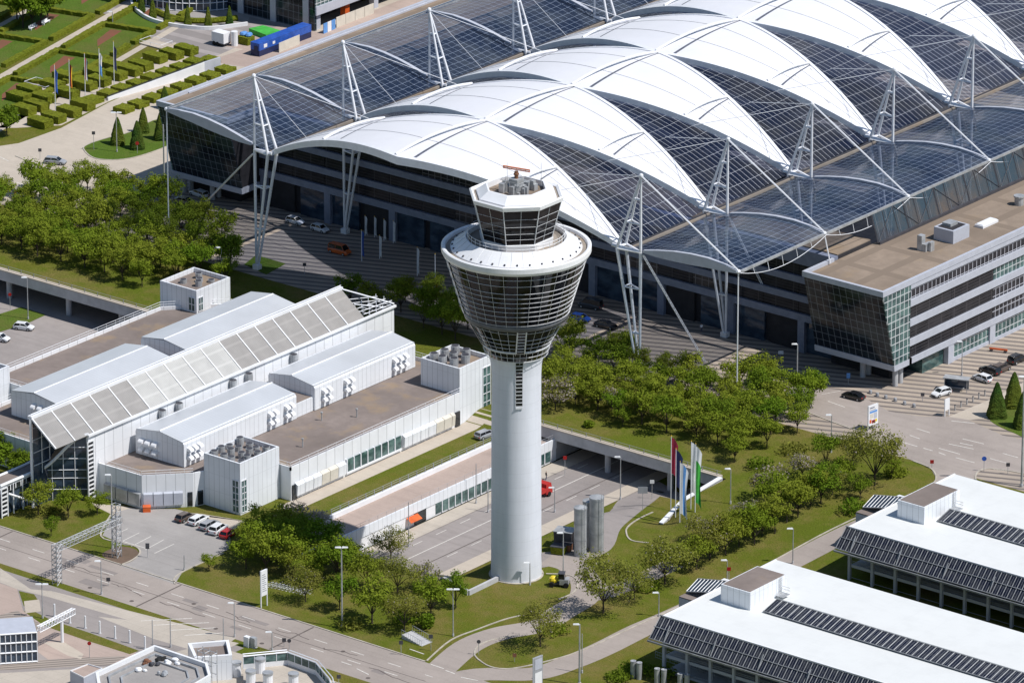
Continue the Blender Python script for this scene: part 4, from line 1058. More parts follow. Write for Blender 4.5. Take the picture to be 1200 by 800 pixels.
# ------------------------------------------------------------------ road bridges at the plateau's edge
def bridge(label, x0, x1, cols, wall_x):
    o = thing('road_bridge', label, 'bridge', ((x0+x1)/2,57,-4.5))
    MB().box(x0,x1,56.3,57.1,-.35,1.75).build('edge_beam', M['concwall'], o)
    MB().box(x0,x1,56.15,57.2,1.76,1.95).build('cap', M['path'], o)
    MB().box(x0,x1,57.12,84.8,.2,1.46).build('deck', M['concwall'], o)
    MB().box(x0,x1,84.0,84.6,-4.5,.19).build('back_wall', M['soffit'], o)
    for x in cols:
        for y in (58.2,70): MB().tube((x,y,-4.6),(x,y,.2), .6, 12).build('column', M['concwall'], o)
    rl = MB()
    for z in (2.3,2.75): rl.tube((x0,56.8,z),(x1,56.8,z), .035, 4)
    rl.build('railing', M['cargrey'], o)
    k = 0; x = x0+.8
    while x < x1: MB().box(x-.05,x+.05,56.75,56.85,1.95,2.78).build('railing_post', M['cargrey'], o); x += 3.4
    for xw in wall_x: MB().box(xw-.3,xw+.3,56.4,84,-4.5,1.44).build('side_wall', M['concwall'], o)
    return o
br = bridge('grey concrete bridge edge over the low road right of the tower', -43.0, 3.0, (-24.5,-9.8), (-36.2,2.9))
bridge('grey concrete bridge edge at the far left beside the white building', -230, -131.6, (-176,-160,-146), (-131.9,))
wg = thing('wing_wall', 'white capped concrete wing wall sloping down beside the flagpoles', 'wall', (3.4,49,0))
a, b = Vector((3.2,56.3)), Vector((4.3,38.5)); n = Vector((.5,.05))
b = Vector((4.5,36.6)); ww = MB(); wc = MB(); m_ = a.lerp(b,.62)
for (p,zp),(q,zq) in (((a,1.7),(m_,1.35)),((m_,1.35),(b,-.8))):
    ww.hexa([(p.x-.3,p.y,-4.6),(p.x+.3,p.y,-4.6),(q.x+.3,q.y,-4.6),(q.x-.3,q.y,-4.6),(p.x-.3,p.y,zp),(p.x+.3,p.y,zp),(q.x+.3,q.y,zq),(q.x-.3,q.y,zq)])
    wc.hexa([(p.x-.45,p.y,zp+.01),(p.x+.45,p.y,zp+.01),(q.x+.45,q.y,zq+.01),(q.x-.45,q.y,zq+.01),(p.x-.45,p.y,zp+.2),(p.x+.45,p.y,zp+.2),(q.x+.45,q.y,zq+.2),(q.x-.45,q.y,zq+.2)])
ww.build('wall', M['concwall'], wg); wc.build('cap', M['white'], wg)
rw = tag(MB().box(-130.4,-129.6,-20,57,-4.6,.3).build('retaining_wall', M['concwall']), 'concrete retaining wall under the west side of the white building', 'wall')
rw2 = tag(MB().box(-35.95,-35.3,-20,-8.05,-4.6,.25).build('retaining_wall', M['concwall']), 'concrete retaining wall at the near end of the sunken road', 'wall')
pt = thing('garden_parapet', 'low grey concrete parapet beside the foot of the control tower', 'wall', (-5,-3,0))
pp_ = [gp(520,681),gp(549,697),gp(584,680)]
for a, b in zip(pp_, pp_[1:]):
    d = (b-a).normalized(); n = Vector((-d.y,d.x,0))*.25
    MB().hexa([a-n-Vector((0,0,1.5)),b-n-Vector((0,0,1.5)),b+n-Vector((0,0,1.5)),a+n-Vector((0,0,1.5)),a-n+Vector((0,0,.9)),b-n+Vector((0,0,.9)),b+n+Vector((0,0,.9)),a+n+Vector((0,0,.9))]).build('parapet_wall', M['concwall'], pt)
# ------------------------------------------------------------------ multi-storey car parks on the right
M['screen'] = glass('dark_screen_glass', (.012,.014,.028), .15, (.5,(.04,.042,.05)), .4, ((1,0,0), .525, .06, 0, 0), (.20,.205,.22))
M['frame'] = plain('dull_steel_frame', (.27,.28,.29), .5, .2)
def carpark(label, xf, yf, bx, sk, first):
    o = thing('car_park', label, 'car park', (xf,yf,0)); yb = yf+32.4; xe = xf+120; zr = 10.5
    MB().box(xf,xe,yf,yb,zr-.5,zr).build('roof', M['whiteroof'], o)
    MB().box(xf-.12,xe,yf-.15,yf+.15,zr-.6,zr+.12).build('roof_edge', M['white'], o)
    MB().box(xf-.12,xf+.12,yf+.16,yb,zr-.6,zr+.12).build('roof_edge', M['white'], o)
    for z in (.02,2.9,5.7): MB().box(xf+.3,xe,yf+.2,yb-.2,z,z+.35).build('parking_deck', M['concwall'], o)
    MB().box(xf+.6,xe,yf+9,yf+9.3,6.06,9.9).build('inner_wall', M['soffit'], o)
    MB().box(xf+.0,xf+.29,yf+6.3,yb,.0,9.9).build('side_wall', M['clad'], o)
    fr = MB(); 
    for z in (3.0,5.8): fr.box(xf,xe,yf-.1,yf+.19,z-.05,z+.5)
    fr.build('deck_edge', M['spandrel'], o)
    x = xf+.3; k = 0
    while x < xe:
        MB().box(x-.25,x+.25,yf-.42,yf+.12,.0,9.9).build('column', M['spandrel'], o); x += 5.0; k += 1
    rl = MB()
    for z in (1.0,3.9,4.2,6.7,7.0): rl.tube((xf,yf-.1,z),(xe,yf-.1,z), .05, 4)
    rl.build('deck_railing', M['cargrey'], o)
    # leaning sun screen of dark slats in a light frame
    a, b = Vector((0,yf-.1,zr-.1)), Vector((0,yf-3.3,7.2))
    sc = MB(); x = xf-.6; k = 0
    while x < xe:
        g = .5; sc.slab((x+.07,b.y,b.z),(x+.98,b.y,b.z),(x+.98,a.y,a.z),(x+.07,a.y,a.z),.06); x += 1.05
    so_ = sc.build('sun_screen', M['screen'], o)
    fr = MB(); x = xf-.6
    while x < xe:
        fr.tube((x,b.y,b.z+.05),(x,a.y,a.z+.05), .07, 4); x += 1.05
    for t in (0,.5,1): p = b.lerp(a,t); fr.tube((xf-.8,p.y,p.z+.12),(xe,p.y,p.z+.12), .1 if t == 1 else .09, 4)
    x = xf+2.5
    while x < xe: fr.tube((x,b.y+.1,b.z+.2),(x,b.lerp(a,.55).y,b.lerp(a,.55).z+.9), .12, 5); fr.tube((x,b.y,b.z),(x,yf-.3,8.6), .08, 4); x += 10
    fr.box(xf-.8,xe,b.y-.35,b.y+.1,b.z-.5,b.z-.2)
    fr.build('screen_frame', M['frame'], so_)
    # box on the roof and the long skylight behind it
    (x0,x1,y0,y1) = bx; h = 3.3
    c = MB().box(x0,x1,y0,y1,zr+.01,zr+h).build('stair_head', M['clad'], o)
    MB().box(x0+.25,x1-.25,y0+.25,y1-.25,zr+h,zr+h+.06).build('stair_head_roof', M['gravel'], c)
    lr = MB(); lr.tube((x1+.2,y1-2.2,zr),(x1+.2,y1-2.2,zr+3.6),.05,4); lr.tube((x1+.2,y1-1.6,zr),(x1+.2,y1-1.6,zr+3.6),.05,4)
    for k in range(8): lr.tube((x1+.2,y1-2.2,zr+.3+k*.42),(x1+.2,y1-1.6,zr+.3+k*.42),.04,4)
    lr.box(x1+.2,x1+1.8,y1-3.4,y1-1.4,zr+.5,zr+.6)
    for z in (1.2,1.7): lr.path([(x1+1.8,y1-3.4,zr+z),(x1+1.8,y1-1.4,zr+z),(x1+.2,y1-1.4,zr+z)],.04,4)
    lr.build('roof_ladder', M['galv'], c)
    (xs,ya,yb_) = sk
    sg = MB(); sg.slab((xs,ya,zr+.25),(xe,ya,zr+.25),(xe,yb_,zr+1.25),(xs,yb_,zr+1.25),.1)
    so2 = sg.build('skylight', M['screen'], o)
    sf = MB(); x = xs
    while x < xe: sf.tube((x,ya,zr+.3),(x,yb_,zr+1.3),.09,4); x += 1.25
    for y_, z_ in ((ya,.3),(yb_,1.3)): sf.tube((xs,y_,zr+z_),(xe,y_,zr+z_),.1,4)
    sf.box(xs,xe,yb_+.01,yb_+.35,zr+.01,zr+1.3)
    sf.build('skylight_bar', M['frame'], so2)
    # glazed stair block hanging on the left side
    ym = (y0+y1)/2
    MB().box(xf-6.4,xf-.15,ym-3.6,ym+3.2,0,zr-2.4).build('stair_wall', M['navy'] if False else M['spandrel'], o)
    MB().box(xf-6.4,xf-.15,ym-3.6,ym+3.2,zr-2.39,zr-2.2).build('stair_terrace', M['gravel'], o)
    g = MB(); g.slab((xf-6.2,ym-1.8,zr-1.9),(x0,ym-1.8,zr+.4),(x0,ym+1.6,zr+1.3),(xf-6.2,ym+1.6,zr-.6),.1); go = g.build('stair_glazing', M['glassblue'], o)
    gf = MB()
    for k in range(14): t = k/13; gf.tube(Vector((xf-6.2,ym-1.8,zr-1.8)).lerp(Vector((x0,ym-1.8,zr+.5)),t), Vector((xf-6.2,ym+1.6,zr-.5)).lerp(Vector((x0,ym+1.6,zr+1.4)),t), .08, 4)
    for p, q in (((xf-6.2,ym-1.8,zr-1.8),(x0,ym-1.8,zr+.5)),((xf-6.2,ym+1.6,zr-.5),(x0,ym+1.6,zr+1.4))): gf.tube(p,q,.1,4)
    gf.build('glazing_bar', M['galv'], go)
    pf = MB(); pf.box(xf-3.2,xf-.2,ym+3.3,ym+5.2,0,zr-.8); pf.build('lift_shaft', M['white'], o)
    return o
carpark('white roofed car park at the bottom right with slatted leaning screens', 47.4, -18.8, (51.3,57.6,-7.7,2.8), (59.9,-7.0,-3.2), True)
carpark('white roofed car park further right with open deck below its leaning screen', 48.4, 34.1, (52.4,58.2,43.1,54.0), (59.2,45.7,49.4), False)
# ------------------------------------------------------------------ buildings at the bottom left
ob = thing('flat_roofed_building', 'white many sided building with cluttered grey flat roof at the bottom edge', 'building', (-12,-83,0))
op = [tuple(pz(x,y,6).xy) for x,y in ((112,787),(181,755),(243,776),(247,790),(205,815),(118,822))]
MB().prism(op, 0, 5.2, 0, 1).build('wall', [M['clad'],M['lot']], ob, fix=True)
pp = MB()
cx_, cy_ = sum(p[0] for p in op)/6, sum(p[1] for p in op)/6
def inset(k): return [(cx_+(x-cx_)*k, cy_+(y-cy_)*k) for x,y in op]
for k0, k1, z0, z1, m in ((1.0,.95,5.2,6.0,'white'),(.8,.77,5.2,5.6,'galv'),(.6,.57,5.2,5.5,'galv')):
    o_, i_ = inset(k0), inset(k1); mb = MB()
    for j in range(6):
        jj = (j+1) % 6; mb.hexa([(*o_[j],z0),(*o_[jj],z0),(*i_[jj],z0),(*i_[j],z0),(*o_[j],z1),(*o_[jj],z1),(*i_[jj],z1),(*i_[j],z1)])
    mb.build('parapet' if k0 == 1 else 'roof_rail', M[m], ob, fix=True)
JR = random.Random(4)
junk = [('white crumpled sheet bundle among the clutter on the flat roof','bundle','white'),('dark tarpaulin heap on the cluttered flat roof','tarpaulin','darksteel'),('brown timber pile on the cluttered flat roof','timber pile','rust'),('white foil roll heap at the right of the flat roof','bundle','white'),('grey pallet stack on the cluttered flat roof','pallet stack','galv'),('black mat lying on the flat roof','mat','black')]
for k, ((lab,cat,mt),(x,y)) in enumerate(zip(junk, ((166,786),(180,779),(170,777),(203,776),(190,790),(185,772)))):
    p = pz(x,y,5.25); mb = MB(); s_ = JR.uniform(.6,1.0)
    for j in range(5): q = (p.x+JR.uniform(-1,1)*s_, p.y+JR.uniform(-1,1)*s_); mb.ball((q[0],q[1],5.35+JR.uniform(0,.2)), JR.uniform(.5,.9)*s_, JR.uniform(.4,.8)*s_, JR.uniform(.25,.5), 7, 4)
    tag(mb.build(cat.replace(' ','_'), M[mt], None, (p.x,p.y,5.2)), lab, cat)
sk_ = thing('scaffold', 'grey steel scaffold at the right side of the many sided building', 'scaffold', tuple(pz(238,792,0)))
q = pz(238,788,3)
for nm_, seg in (('tube_frame', [((i*1.6,j*1.4,0),(i*1.6,j*1.4,6.5)) for i in range(3) for j in range(2)]+[((0,j*1.4,z),(3.2,j*1.4,z)) for j in range(2) for z in (2,4,6)]+[((i*1.6,0,z),(i*1.6,1.4,z)) for i in range(3) for z in (2,4,6)]),):
    mb = MB(); b0 = pz(232,800,0)
    for a, b in seg: mb.tube((b0.x+a[0],b0.y+a[1],a[2]),(b0.x+b[0],b0.y+b[1],b[2]),.08,4)
    mb.build(nm_, M['galv'], sk_)
def parabox(root, pts, z1, m, mt, wall='wall', ins=.85, lip=.5):
    P = [tuple(pz(x,y,z1).xy) for x,y in pts]; cx = sum(p[0] for p in P)/len(P); cy = sum(p[1] for p in P)/len(P); I = [(cx+(x-cx)*ins,cy+(y-cy)*ins) for x,y in P]
    MB().prism(P, 0, z1-lip, 0, 1).build(wall, [M[m],M[mt]], root, fix=True)
    mb = MB(); n = len(P)
    for j in range(n): jj = (j+1)%n; mb.hexa([(*P[j],z1-lip),(*P[jj],z1-lip),(*I[jj],z1-lip),(*I[j],z1-lip),(*P[j],z1),(*P[jj],z1),(*I[jj],z1),(*I[j],z1)])
    mb.build('parapet', M['white'], root, fix=True)
wb = thing('white_block', 'small white block with brown gravel roof beside the many sided building', 'building', tuple(pz(246,786,0)))
parabox(wb, ((220,753),(268,749),(272,767),(228,770)), 4.6, 'clad', 'gravel', ins=.84, lip=.8)
lb = thing('shed', 'low shed with rusty pale roof at the bottom left', 'shed', tuple(pz(95,795,0)))
parabox(lb, ((82,785),(103,777),(120,782),(98,793)), 3.2, 'spandrel', 'pinkpave', ins=.95, lip=.2)
gt = thing('glazed_terrace', 'white walled roof terrace with glass balustrade and chimneys at the bottom edge', 'building', tuple(pz(330,790,0)))
tp = [tuple(pz(x,y,4).xy) for x,y in ((285,771),(337,766),(370,778),(386,797),(394,825),(285,840))]
MB().prism(tp, 0, 2.0, 0, 1).build('wall', [M['white'],M['concrete']], gt, fix=True)
for j in range(4):
    a, b = Vector(tp[j]), Vector(tp[j+1]); d = b-a; n = Vector((-d.y,d.x)).normalized()*.25
    MB().hexa([(a.x,a.y,2.0),(b.x,b.y,2.0),(b.x+n.x,b.y+n.y,2.0),(a.x+n.x,a.y+n.y,2.0),(a.x,a.y,2.9),(b.x,b.y,2.9),(b.x+n.x,b.y+n.y,2.9),(a.x+n.x,a.y+n.y,2.9)]).build('parapet', M['white'], gt)
    w_ = MB().hexa([(a.x,a.y,2.92),(b.x,b.y,2.92),(b.x+n.x*.3,b.y+n.y*.3,2.92),(a.x+n.x*.3,a.y+n.y*.3,2.92),(a.x,a.y,4.2),(b.x,b.y,4.2),(b.x+n.x*.3,b.y+n.y*.3,4.2),(a.x+n.x*.3,a.y+n.y*.3,4.2)]).build('glass_balustrade', M['glassgreen'], gt)
    mb = MB(); k = int(d.length/1.6)
    for i in range(k+1): p = a+d*(i/max(1,k)); mb.tube((p.x,p.y,2.9),(p.x,p.y,4.4),.09,4)
    mb.tube((a.x,a.y,4.4),(b.x,b.y,4.4),.14,4); mb.tube((a.x+n.x*2,a.y+n.y*2,4.6),(b.x+n.x*2,b.y+n.y*2,4.6),.1,4); mb.build('balustrade_frame', M['whitemetal'], w_)
for (x,y,h,lab) in ((305,785,2.2,'white roof chimney nearest the glass balustrade corner'),(277,789,2.2,'white roof chimney left of the terrace by the white block'),(294,798,2.0,'white roof chimney at the left of the terrace, behind the bottom edge'),(314,800,2.0,'white roof chimney in the middle of the terrace front'),(344,801,2.0,'white roof chimney right of the other terrace chimneys')):
    zb_ = 2.02 if x > 285 else 0.03
    p = pz(x,y+2,zb_); o = thing('chimney', lab, 'chimney', tuple(p)); MB().tube(p, p+Vector((0,0,h)), .85, 14).build('pipe', M['white'], o); MB().tube(p+Vector((0,0,h+.01)), p+Vector((0,0,h+.4)), .95, 14).build('cap', M['galv'], o)
gb_ = thing('glass_building', 'glass fronted building with white frame at the bottom left corner', 'building', tuple(pz(20,776,0)))
a, b = pz(-30,780,0), pz(44,775,0); d = (b-a); d.z = 0; n = Vector((-d.y,d.x,0)).normalized()*7; L = d.length
MB().hexa([a,b,b+n,a+n]+[p+Vector((0,0,5.6)) for p in (a,b,b+n,a+n)]).build('wall', M['spandrel'], gb_, fix=True)
nn = -n.normalized()
g_ = MB().hexa([a+nn*.02+Vector((0,0,.3)),b+nn*.02+Vector((0,0,.3)),b+nn*.1+Vector((0,0,.3)),a+nn*.1+Vector((0,0,.3)),a+nn*.02+Vector((0,0,5.4)),b+nn*.02+Vector((0,0,5.4)),b+nn*.1+Vector((0,0,5.4)),a+nn*.1+Vector((0,0,5.4))]).build('glazing', M['glassblue'], gb_, fix=True)
mb = MB()
for k in range(13): p = a+d*(k/12)+nn*.15; mb.tube(p, p+Vector((0,0,5.6)), .1, 4)
for z in (.2,2.1,3.9,5.6): mb.tube(a+nn*.15+Vector((0,0,z)), b+nn*.15+Vector((0,0,z)), .16, 4)
mb.build('glazing_bar', M['white'], g_)
# ================================================================== far left: garden, hotel, curved glass building
gO = gp(72,50); gA = (gp(122,21)-gp(0,90)); gA.z = 0; gA.normalize(); gB = Vector((gA.y,-gA.x,0))
def gf(a, b): p = gO+gA*a+gB*b; return (p.x,p.y)
sheet('garden_road', G((84,-30),(95,-2),(112,12),(135,22),(150,30),(172,42),(190,50),(205,58),(228,66),(240,73),(300,70),(420,25),(430,-40),(300,-60),(100,-60)), M['gardenpave'], .010)
sheet('garden_court', G((243,72),(285,58),(250,52),(262,40),(300,38),(330,30),(372,38),(420,20),(520,-20),(560,-20),(330,85)), M['pinkpave'], .016)
sheet('garden_path', [gp_ for gp_ in ([gf(-75,-1.0),gf(75,-1.0),gf(75,1.0),gf(-75,1.0)],[gf(-75,16.5),gf(60,16.5),gf(60,18.3),gf(-75,18.3)],[gf(-75,-19),gf(75,-19),gf(75,-17),gf(-75,-17)],[gf(-75,-36),gf(75,-36),gf(75,-34),gf(-75,-34)])], M['path'], .012)
hed_m = None
def hedge_mat(name, c):
    t = NT(name); a = t.mix(t.noise(1.2,5,.7,.35,.65), mul(c,.6), mul(c,1.25)); a = t.mix(t.math('MULTIPLY', t.noise(.1,3), .5), a, (.24,.24,.026)); t.base(a, .95, 0, .1); t.bump(t.noise(4.0,3), .9, .25); return t.mat
M['hedge'] = hedge_mat('clipped_hedge', (.185,.22,.018)); M['cone'] = hedge_mat('clipped_yew', (.035,.085,.014))
HR = random.Random(21)
def rough_box(x0,x1,y0,y1,z0,z1,step=.55,amp=.09):
    """a clipped hedge: a box with a leafy, slightly uneven skin"""
    bm = bmesh.new(); bmesh.ops.create_cube(bm, size=1)
    for v in bm.verts: v.co = Vector(((x0+x1)/2+v.co.x*(x1-x0),(y0+y1)/2+v.co.y*(y1-y0),(z0+z1)/2+v.co.z*(z1-z0)))
    for ax, lo, hi in ((0,x0,x1),(1,y0,y1),(2,z0,z1)):
        n = max(1,int((hi-lo)/step))
        for k in range(1,n):
            co = [0,0,0]; no = [0,0,0]; co[ax] = lo+(hi-lo)*k/n; no[ax] = 1
            bmesh.ops.bisect_plane(bm, geom=bm.verts[:]+bm.edges[:]+bm.faces[:], plane_co=co, plane_no=no)
    for v in bm.verts: v.co += Vector((HR.uniform(-1,1),HR.uniform(-1,1),HR.uniform(-1,1)))*amp
    me = bpy.data.meshes.new('hedge'); bm.to_mesh(me); bm.free(); me.materials.append(M['hedge']); return me
hm = [rough_box(-2.5,2.5,-1.4,1.4,-.1,1.7) for _ in range(4)]; hms = [rough_box(-1.75,1.75,-1.6,1.6,-.1,1.15) for _ in range(3)]
blocks = [(47,142,1),(63,136,1),(81,129,1),(97,121,1),(34,104,1),(51,113,1),(43,122,1),(79,107,1),(99,98,1),(116,93,1),(135,86,1),(153,81,1),(165,75,1),(182,66,1),(201,62,1),(218,57,1),(62,98,1),(76,88,1),(91,91,0),(113,84,1),(132,76,1),(22,112,1),(28,127,1),(109,114,0),(126,107,0),(142,101,0),(160,95,0),(177,88,0),(194,82,0),(211,76,0),(227,70,0),(145,125,0),(162,119,0),(179,112,0),(196,106,0),(212,99,0),(229,92,0),(246,86,0),(264,79,0),(246,68,0)]
for k, (x, y, big) in enumerate(blocks):
    p = pz(x,y,2.6); me = (hm if big else hms)[k % (4 if big else 3)]
    o = bpy.data.objects.new('clipped_hedge', me); C.objects.link(o); o.location = (p.x,p.y,1.5)
    tag(o, 'big clipped box hedge block in the rows beside the beige road' if big else 'smaller clipped hedge block lining the white ramp wall', 'hedge', 'big hedge blocks by the beige road' if big else 'hedge blocks along the ramp wall')
# parterre: hedge frames, lawns and red beds
sheet_l, sheet_r = [], []
bars = []
for i in range(-3,4):
    for j, (b0, b1) in enumerate(((-16,-2),(2,15.5),(-33,-20))):
        a0 = i*21+(-4 if j == 1 else 0); a1 = a0+19
        sheet_l.append([gf(a0,b0),gf(a1,b0),gf(a1,b1),gf(a0,b1)])
        sheet_r.append([gf(a0+9,b0+4.2),gf(a0+17,b0+3.2),gf(a0+17,b0+6),gf(a0+5,b0+6.5)])
        bars += [(a0,a1,b1-1.3 if j != 1 else b0,b1 if j != 1 else b0+1.3),(a1-1.2,a1,b0+.2,b1-1.5) if j != 1 else (a1-1.2,a1,b0+1.5,b1)]
sheet('parterre_lawn', sheet_l, M['grass2'], .018); sheet('parterre_bed', sheet_r, M['redbed'], .026)
ang = math.atan2(gA.y, gA.x)
for a0, a1, b0, b1 in list(bars):
    pass
for i in range(-3,4):
    for (b0, b1) in ((-16,-2),(-33,-20)): bars += [(i*21,i*21+7.6,b0,b0+1.2),(i*21+9.4,i*21+19,b0,b0+1.2)]
    bars += [(i*21-4,i*21+3.4,14.3,15.5),(i*21+5.4,i*21+15,14.3,15.5)]
for k, (a0,a1,b0,b1) in enumerate(bars):
    me = rough_box(-(a1-a0)/2,(a1-a0)/2,-(b1-b0)/2,(b1-b0)/2,-.1,.95,.7,.1); o = bpy.data.objects.new('border_hedge', me); C.objects.link(o)
    x, y = gf((a0+a1)/2,(b0+b1)/2); o.location = (x,y,1.5); o.rotation_euler = (0,0,ang)
    tag(o, 'low clipped hedge bordering the lawns of the formal garden', 'hedge', 'low border hedges of the formal garden')
# white ramp wall
a, b = pz(126,118,1.5), pz(239,86,1.5); d = (b-a).normalized(); n = Vector((-d.y,d.x,0))*.25
rwl = thing('ramp_wall', 'long white ramp wall rising between the hedge rows', 'wall', tuple(a))
MB().hexa([a-n,b-n,b+n,a+n,a-n+Vector((0,0,.7)),b-n+Vector((0,0,2.5)),b+n+Vector((0,0,2.5)),a+n+Vector((0,0,.7))]).build('wall', M['white'], rwl, fix=True)
MB().tube(a+Vector((0,0,1.0)), b+Vector((0,0,2.8)), .12, 4).build('handrail', M['black'], rwl)
e2 = pz(258,80,1.5); MB().hexa([b-n,e2-n,e2+n,b+n]+[p+Vector((0,0,2.5)) for p in (b-n,e2-n,e2+n,b+n)]).build('end_wall', M['spandrel'], rwl, fix=True)
for (x,y,lab) in ((48,101,'white garden terrace slab beside the flagpoles'),(183,52,'white garden terrace slab by the striped garden road')):
    p = pz(x,y,1.6); o = thing('terrace_slab', lab, 'terrace', tuple(p)); MB().box(p.x-3.2,p.x+3.2,p.y-2,p.y+2,1.45,1.75).build('slab', M['path'], o)
    mb = MB(); mb.path([(p.x-3.1,p.y-1.9,2.5),(p.x+3.1,p.y-1.9,2.5),(p.x+3.1,p.y+1.9,2.5),(p.x-3.1,p.y+1.9,2.5),(p.x-3.1,p.y-1.9,2.5)],.05,4)
    for q in ((-3.1,-1.9),(3.1,-1.9),(3.1,1.9),(-3.1,1.9),(0,-1.9),(0,1.9)): mb.tube((p.x+q[0],p.y+q[1],1.75),(p.x+q[0],p.y+q[1],2.5),.05,4)
    mb.build('handrail', M['whitemetal'], o)
for (x,y,lab) in ((39,34,'white garden bench nearer the garden corner'),(54,28,'white garden bench further along the garden path')):
    p = gp(x,y); o = thing('garden_bench', lab, 'bench', tuple(p), ang, local=True)
    MB().box(-1.5,1.5,-.3,.3,.42,.52).build('seat', M['white'], o); MB().box(-1.5,1.5,.28,.36,.55,1.0).build('backrest', M['white'], o)
    for sx in (-1.2,1.2): MB().box(sx-.08,sx+.08,-.25,.3,0,.42).build('leg', M['white'], o)
# curved glass building
cb_ = thing('curved_glass_building', 'round glass building with white grid behind the conifers at the top', 'building', tuple(pz(240,4,1.5)))
cc = pz(232,-14,1.5); RR = 17.5
aa0, aa1 = math.radians(-125), math.radians(40)
MB().lathe([(RR,1.5),(RR,18)], 48, cc.x, cc.y, 0, aa0, aa1).build('glazing', M['glassgreen'] if False else M['glassblue'], cb_)
mb = MB()
for k in range(34): t = aa0+(aa1-aa0)*k/33; mb.tube((cc.x+(RR+.1)*math.cos(t),cc.y+(RR+.1)*math.sin(t),1.5),(cc.x+(RR+.1)*math.cos(t),cc.y+(RR+.1)*math.sin(t),18),.12,4)
for z in (1.7,3.4,5.1,6.8,8.5,10.2,12): mb.path([(cc.x+(RR+.1)*math.cos(aa0+(aa1-aa0)*k/40),cc.y+(RR+.1)*math.sin(aa0+(aa1-aa0)*k/40),z) for k in range(41)],.1,4)
mb.build('glazing_bar', M['whitemetal'], cb_)
MB().lathe([(RR+.5,12.2),(RR+.5,13.2)], 40, cc.x, cc.y, 0, aa0, aa1).build('white_band', M['white'], cb_)
hr = smooth_line(G((183,16),(200,23),(222,27),(250,27),(278,24)),6)
mb = MB()
for a_, b_ in zip(hr, hr[1:]): mb.tube((a_[0],a_[1],2.0),(b_[0],b_[1],2.0),.75,6)
tag(mb.build('curved_hedge', M['hedge'], None, (hr[0][0],hr[0][1],1.5)), 'curved low hedge in front of the round glass building', 'hedge')
kw = smooth_line(G((158,-10),(154,4),(160,14),(175,24),(195,30),(222,34),(250,35),(290,30)),6)
kerb(kw, 'garden_wall', .5, .8, M['white']); bpy.data.objects['garden_wall'].pop('kind', None) if False else None
gw = bpy.data.objects['garden_wall']; del gw['kind']; tag(gw, 'low curved white wall round the conifers', 'wall')
sheet('dark_court', G((160,2),(175,20),(195,27),(222,31),(250,32),(290,27),(300,0),(250,-20)), M['seam'] if False else M['lot'], .02)
# hotel
hp = pz(369,37,1.5)
ht = thing('hotel', 'blue grey glass hotel raised on columns at the top of the picture', 'building', tuple(hp))
hx, hy = hp.x, hp.y
MB().box(hx-42,hx,hy,hy+.6,1.5,30).build('front_wall', M['glassfront'], ht)
MB().box(hx-41.8,hx-.4,hy+.61,hy+60,6.0,30).build('core', M['soffit'], ht)
for k in range(5): MB().box(hx-3.2-k*9.5,hx-1.6-k*9.5,hy-.35,hy-.02,1.5,30).build('pier', M['spandrel'], ht)
MB().box(hx-.35,hx+.25,hy,hy+60,5.6,30).build('side_wall', M['wineastg'], ht)
MB().box(hx+.26,hx+.6,hy-.1,hy+60,5.2,7.2).build('side_band', M['spandrel'], ht)
for k in range(5): MB().box(hx-1.6,hx-.2,hy+.7+k*10,hy+2.2+k*10,1.5,5.6).build('column', M['orange'] if k == 1 else M['spandrel'], ht)
def text(word, size, loc, rot, mat, parent, name='lettering'):
    cu = bpy.data.curves.new('t', 'FONT'); cu.body = word; cu.size = size; cu.align_x = 'CENTER'; cu.align_y = 'CENTER'; cu.extrude = .03; cu.resolution_u = 2
    ob_ = bpy.data.objects.new('t', cu); C.objects.link(ob_); dg = bpy.context.evaluated_depsgraph_get(); me = bpy.data.meshes.new_from_object(ob_.evaluated_get(dg)); bpy.data.objects.remove(ob_); bpy.data.curves.remove(cu)
    me.name = name; me.materials.clear(); me.materials.append(mat); o = bpy.data.objects.new(name, me); C.objects.link(o)
    if parent is not None:
        o.parent = parent; l = Vector(parent['o']) if 'o' in parent else Vector((0,0,0)); o.location = Vector(loc)-l
    else: o.location = loc
    o.rotation_euler = rot; return o
text('Hilton', 2.6, (hx-6.5,hy-.42,7.8), (math.pi/2,0,0), M['black'], ht)
# site containers, tank, trailer
p = pz(304,67,1.5); q = pz(365,44,1.5); L = (q-p).length; an = math.atan2(q.y-p.y,q.x-p.x)
o = thing('site_container', 'long bright blue site container with dark blue lower half behind the white hoarding', 'container', (p.x,p.y,1.5), an, local=True)
MB().box(0,L,0,2.5,1.35,2.9).build('body', M['blue'], o); MB().box(.02,L-.02,.02,2.48,0,1.34).build('lower_body', M['navy'], o)
MB().box(-.02,L+.02,-.03,2.53,2.9,2.98).build('roof', M['blue'], o)
MB().box(1.5,2.6,-.06,-.01,1.7,2.5).build('notice', M['white'], o); MB().box(-.08,-.01,.4,1.5,.1,2.3).build('door', M['navy'], o); MB().box(4.5,5.3,-.06,-.01,1.8,2.4).build('window', M['lampglass'], o)
a, b = pz(327,62,1.5), pz(351,52,1.5); d = (b-a).normalized(); n = Vector((d.y,-d.x,0))*.06
hd = thing('hoarding', 'white site hoarding in front of the blue containers', 'hoarding', tuple(a)); MB().hexa([a-n,b-n,b+n,a+n]+[v+Vector((0,0,2.2)) for v in (a-n,b-n,b+n,a+n)]).build('panel', M['cream'], hd, fix=True)
a, b = pz(394,33,1.5), pz(438,16,1.5); d = (b-a).normalized(); n = Vector((d.y,-d.x,0))*.06
hd = thing('hoarding', 'long cream site hoarding along the side of the hotel', 'hoarding', tuple(a))
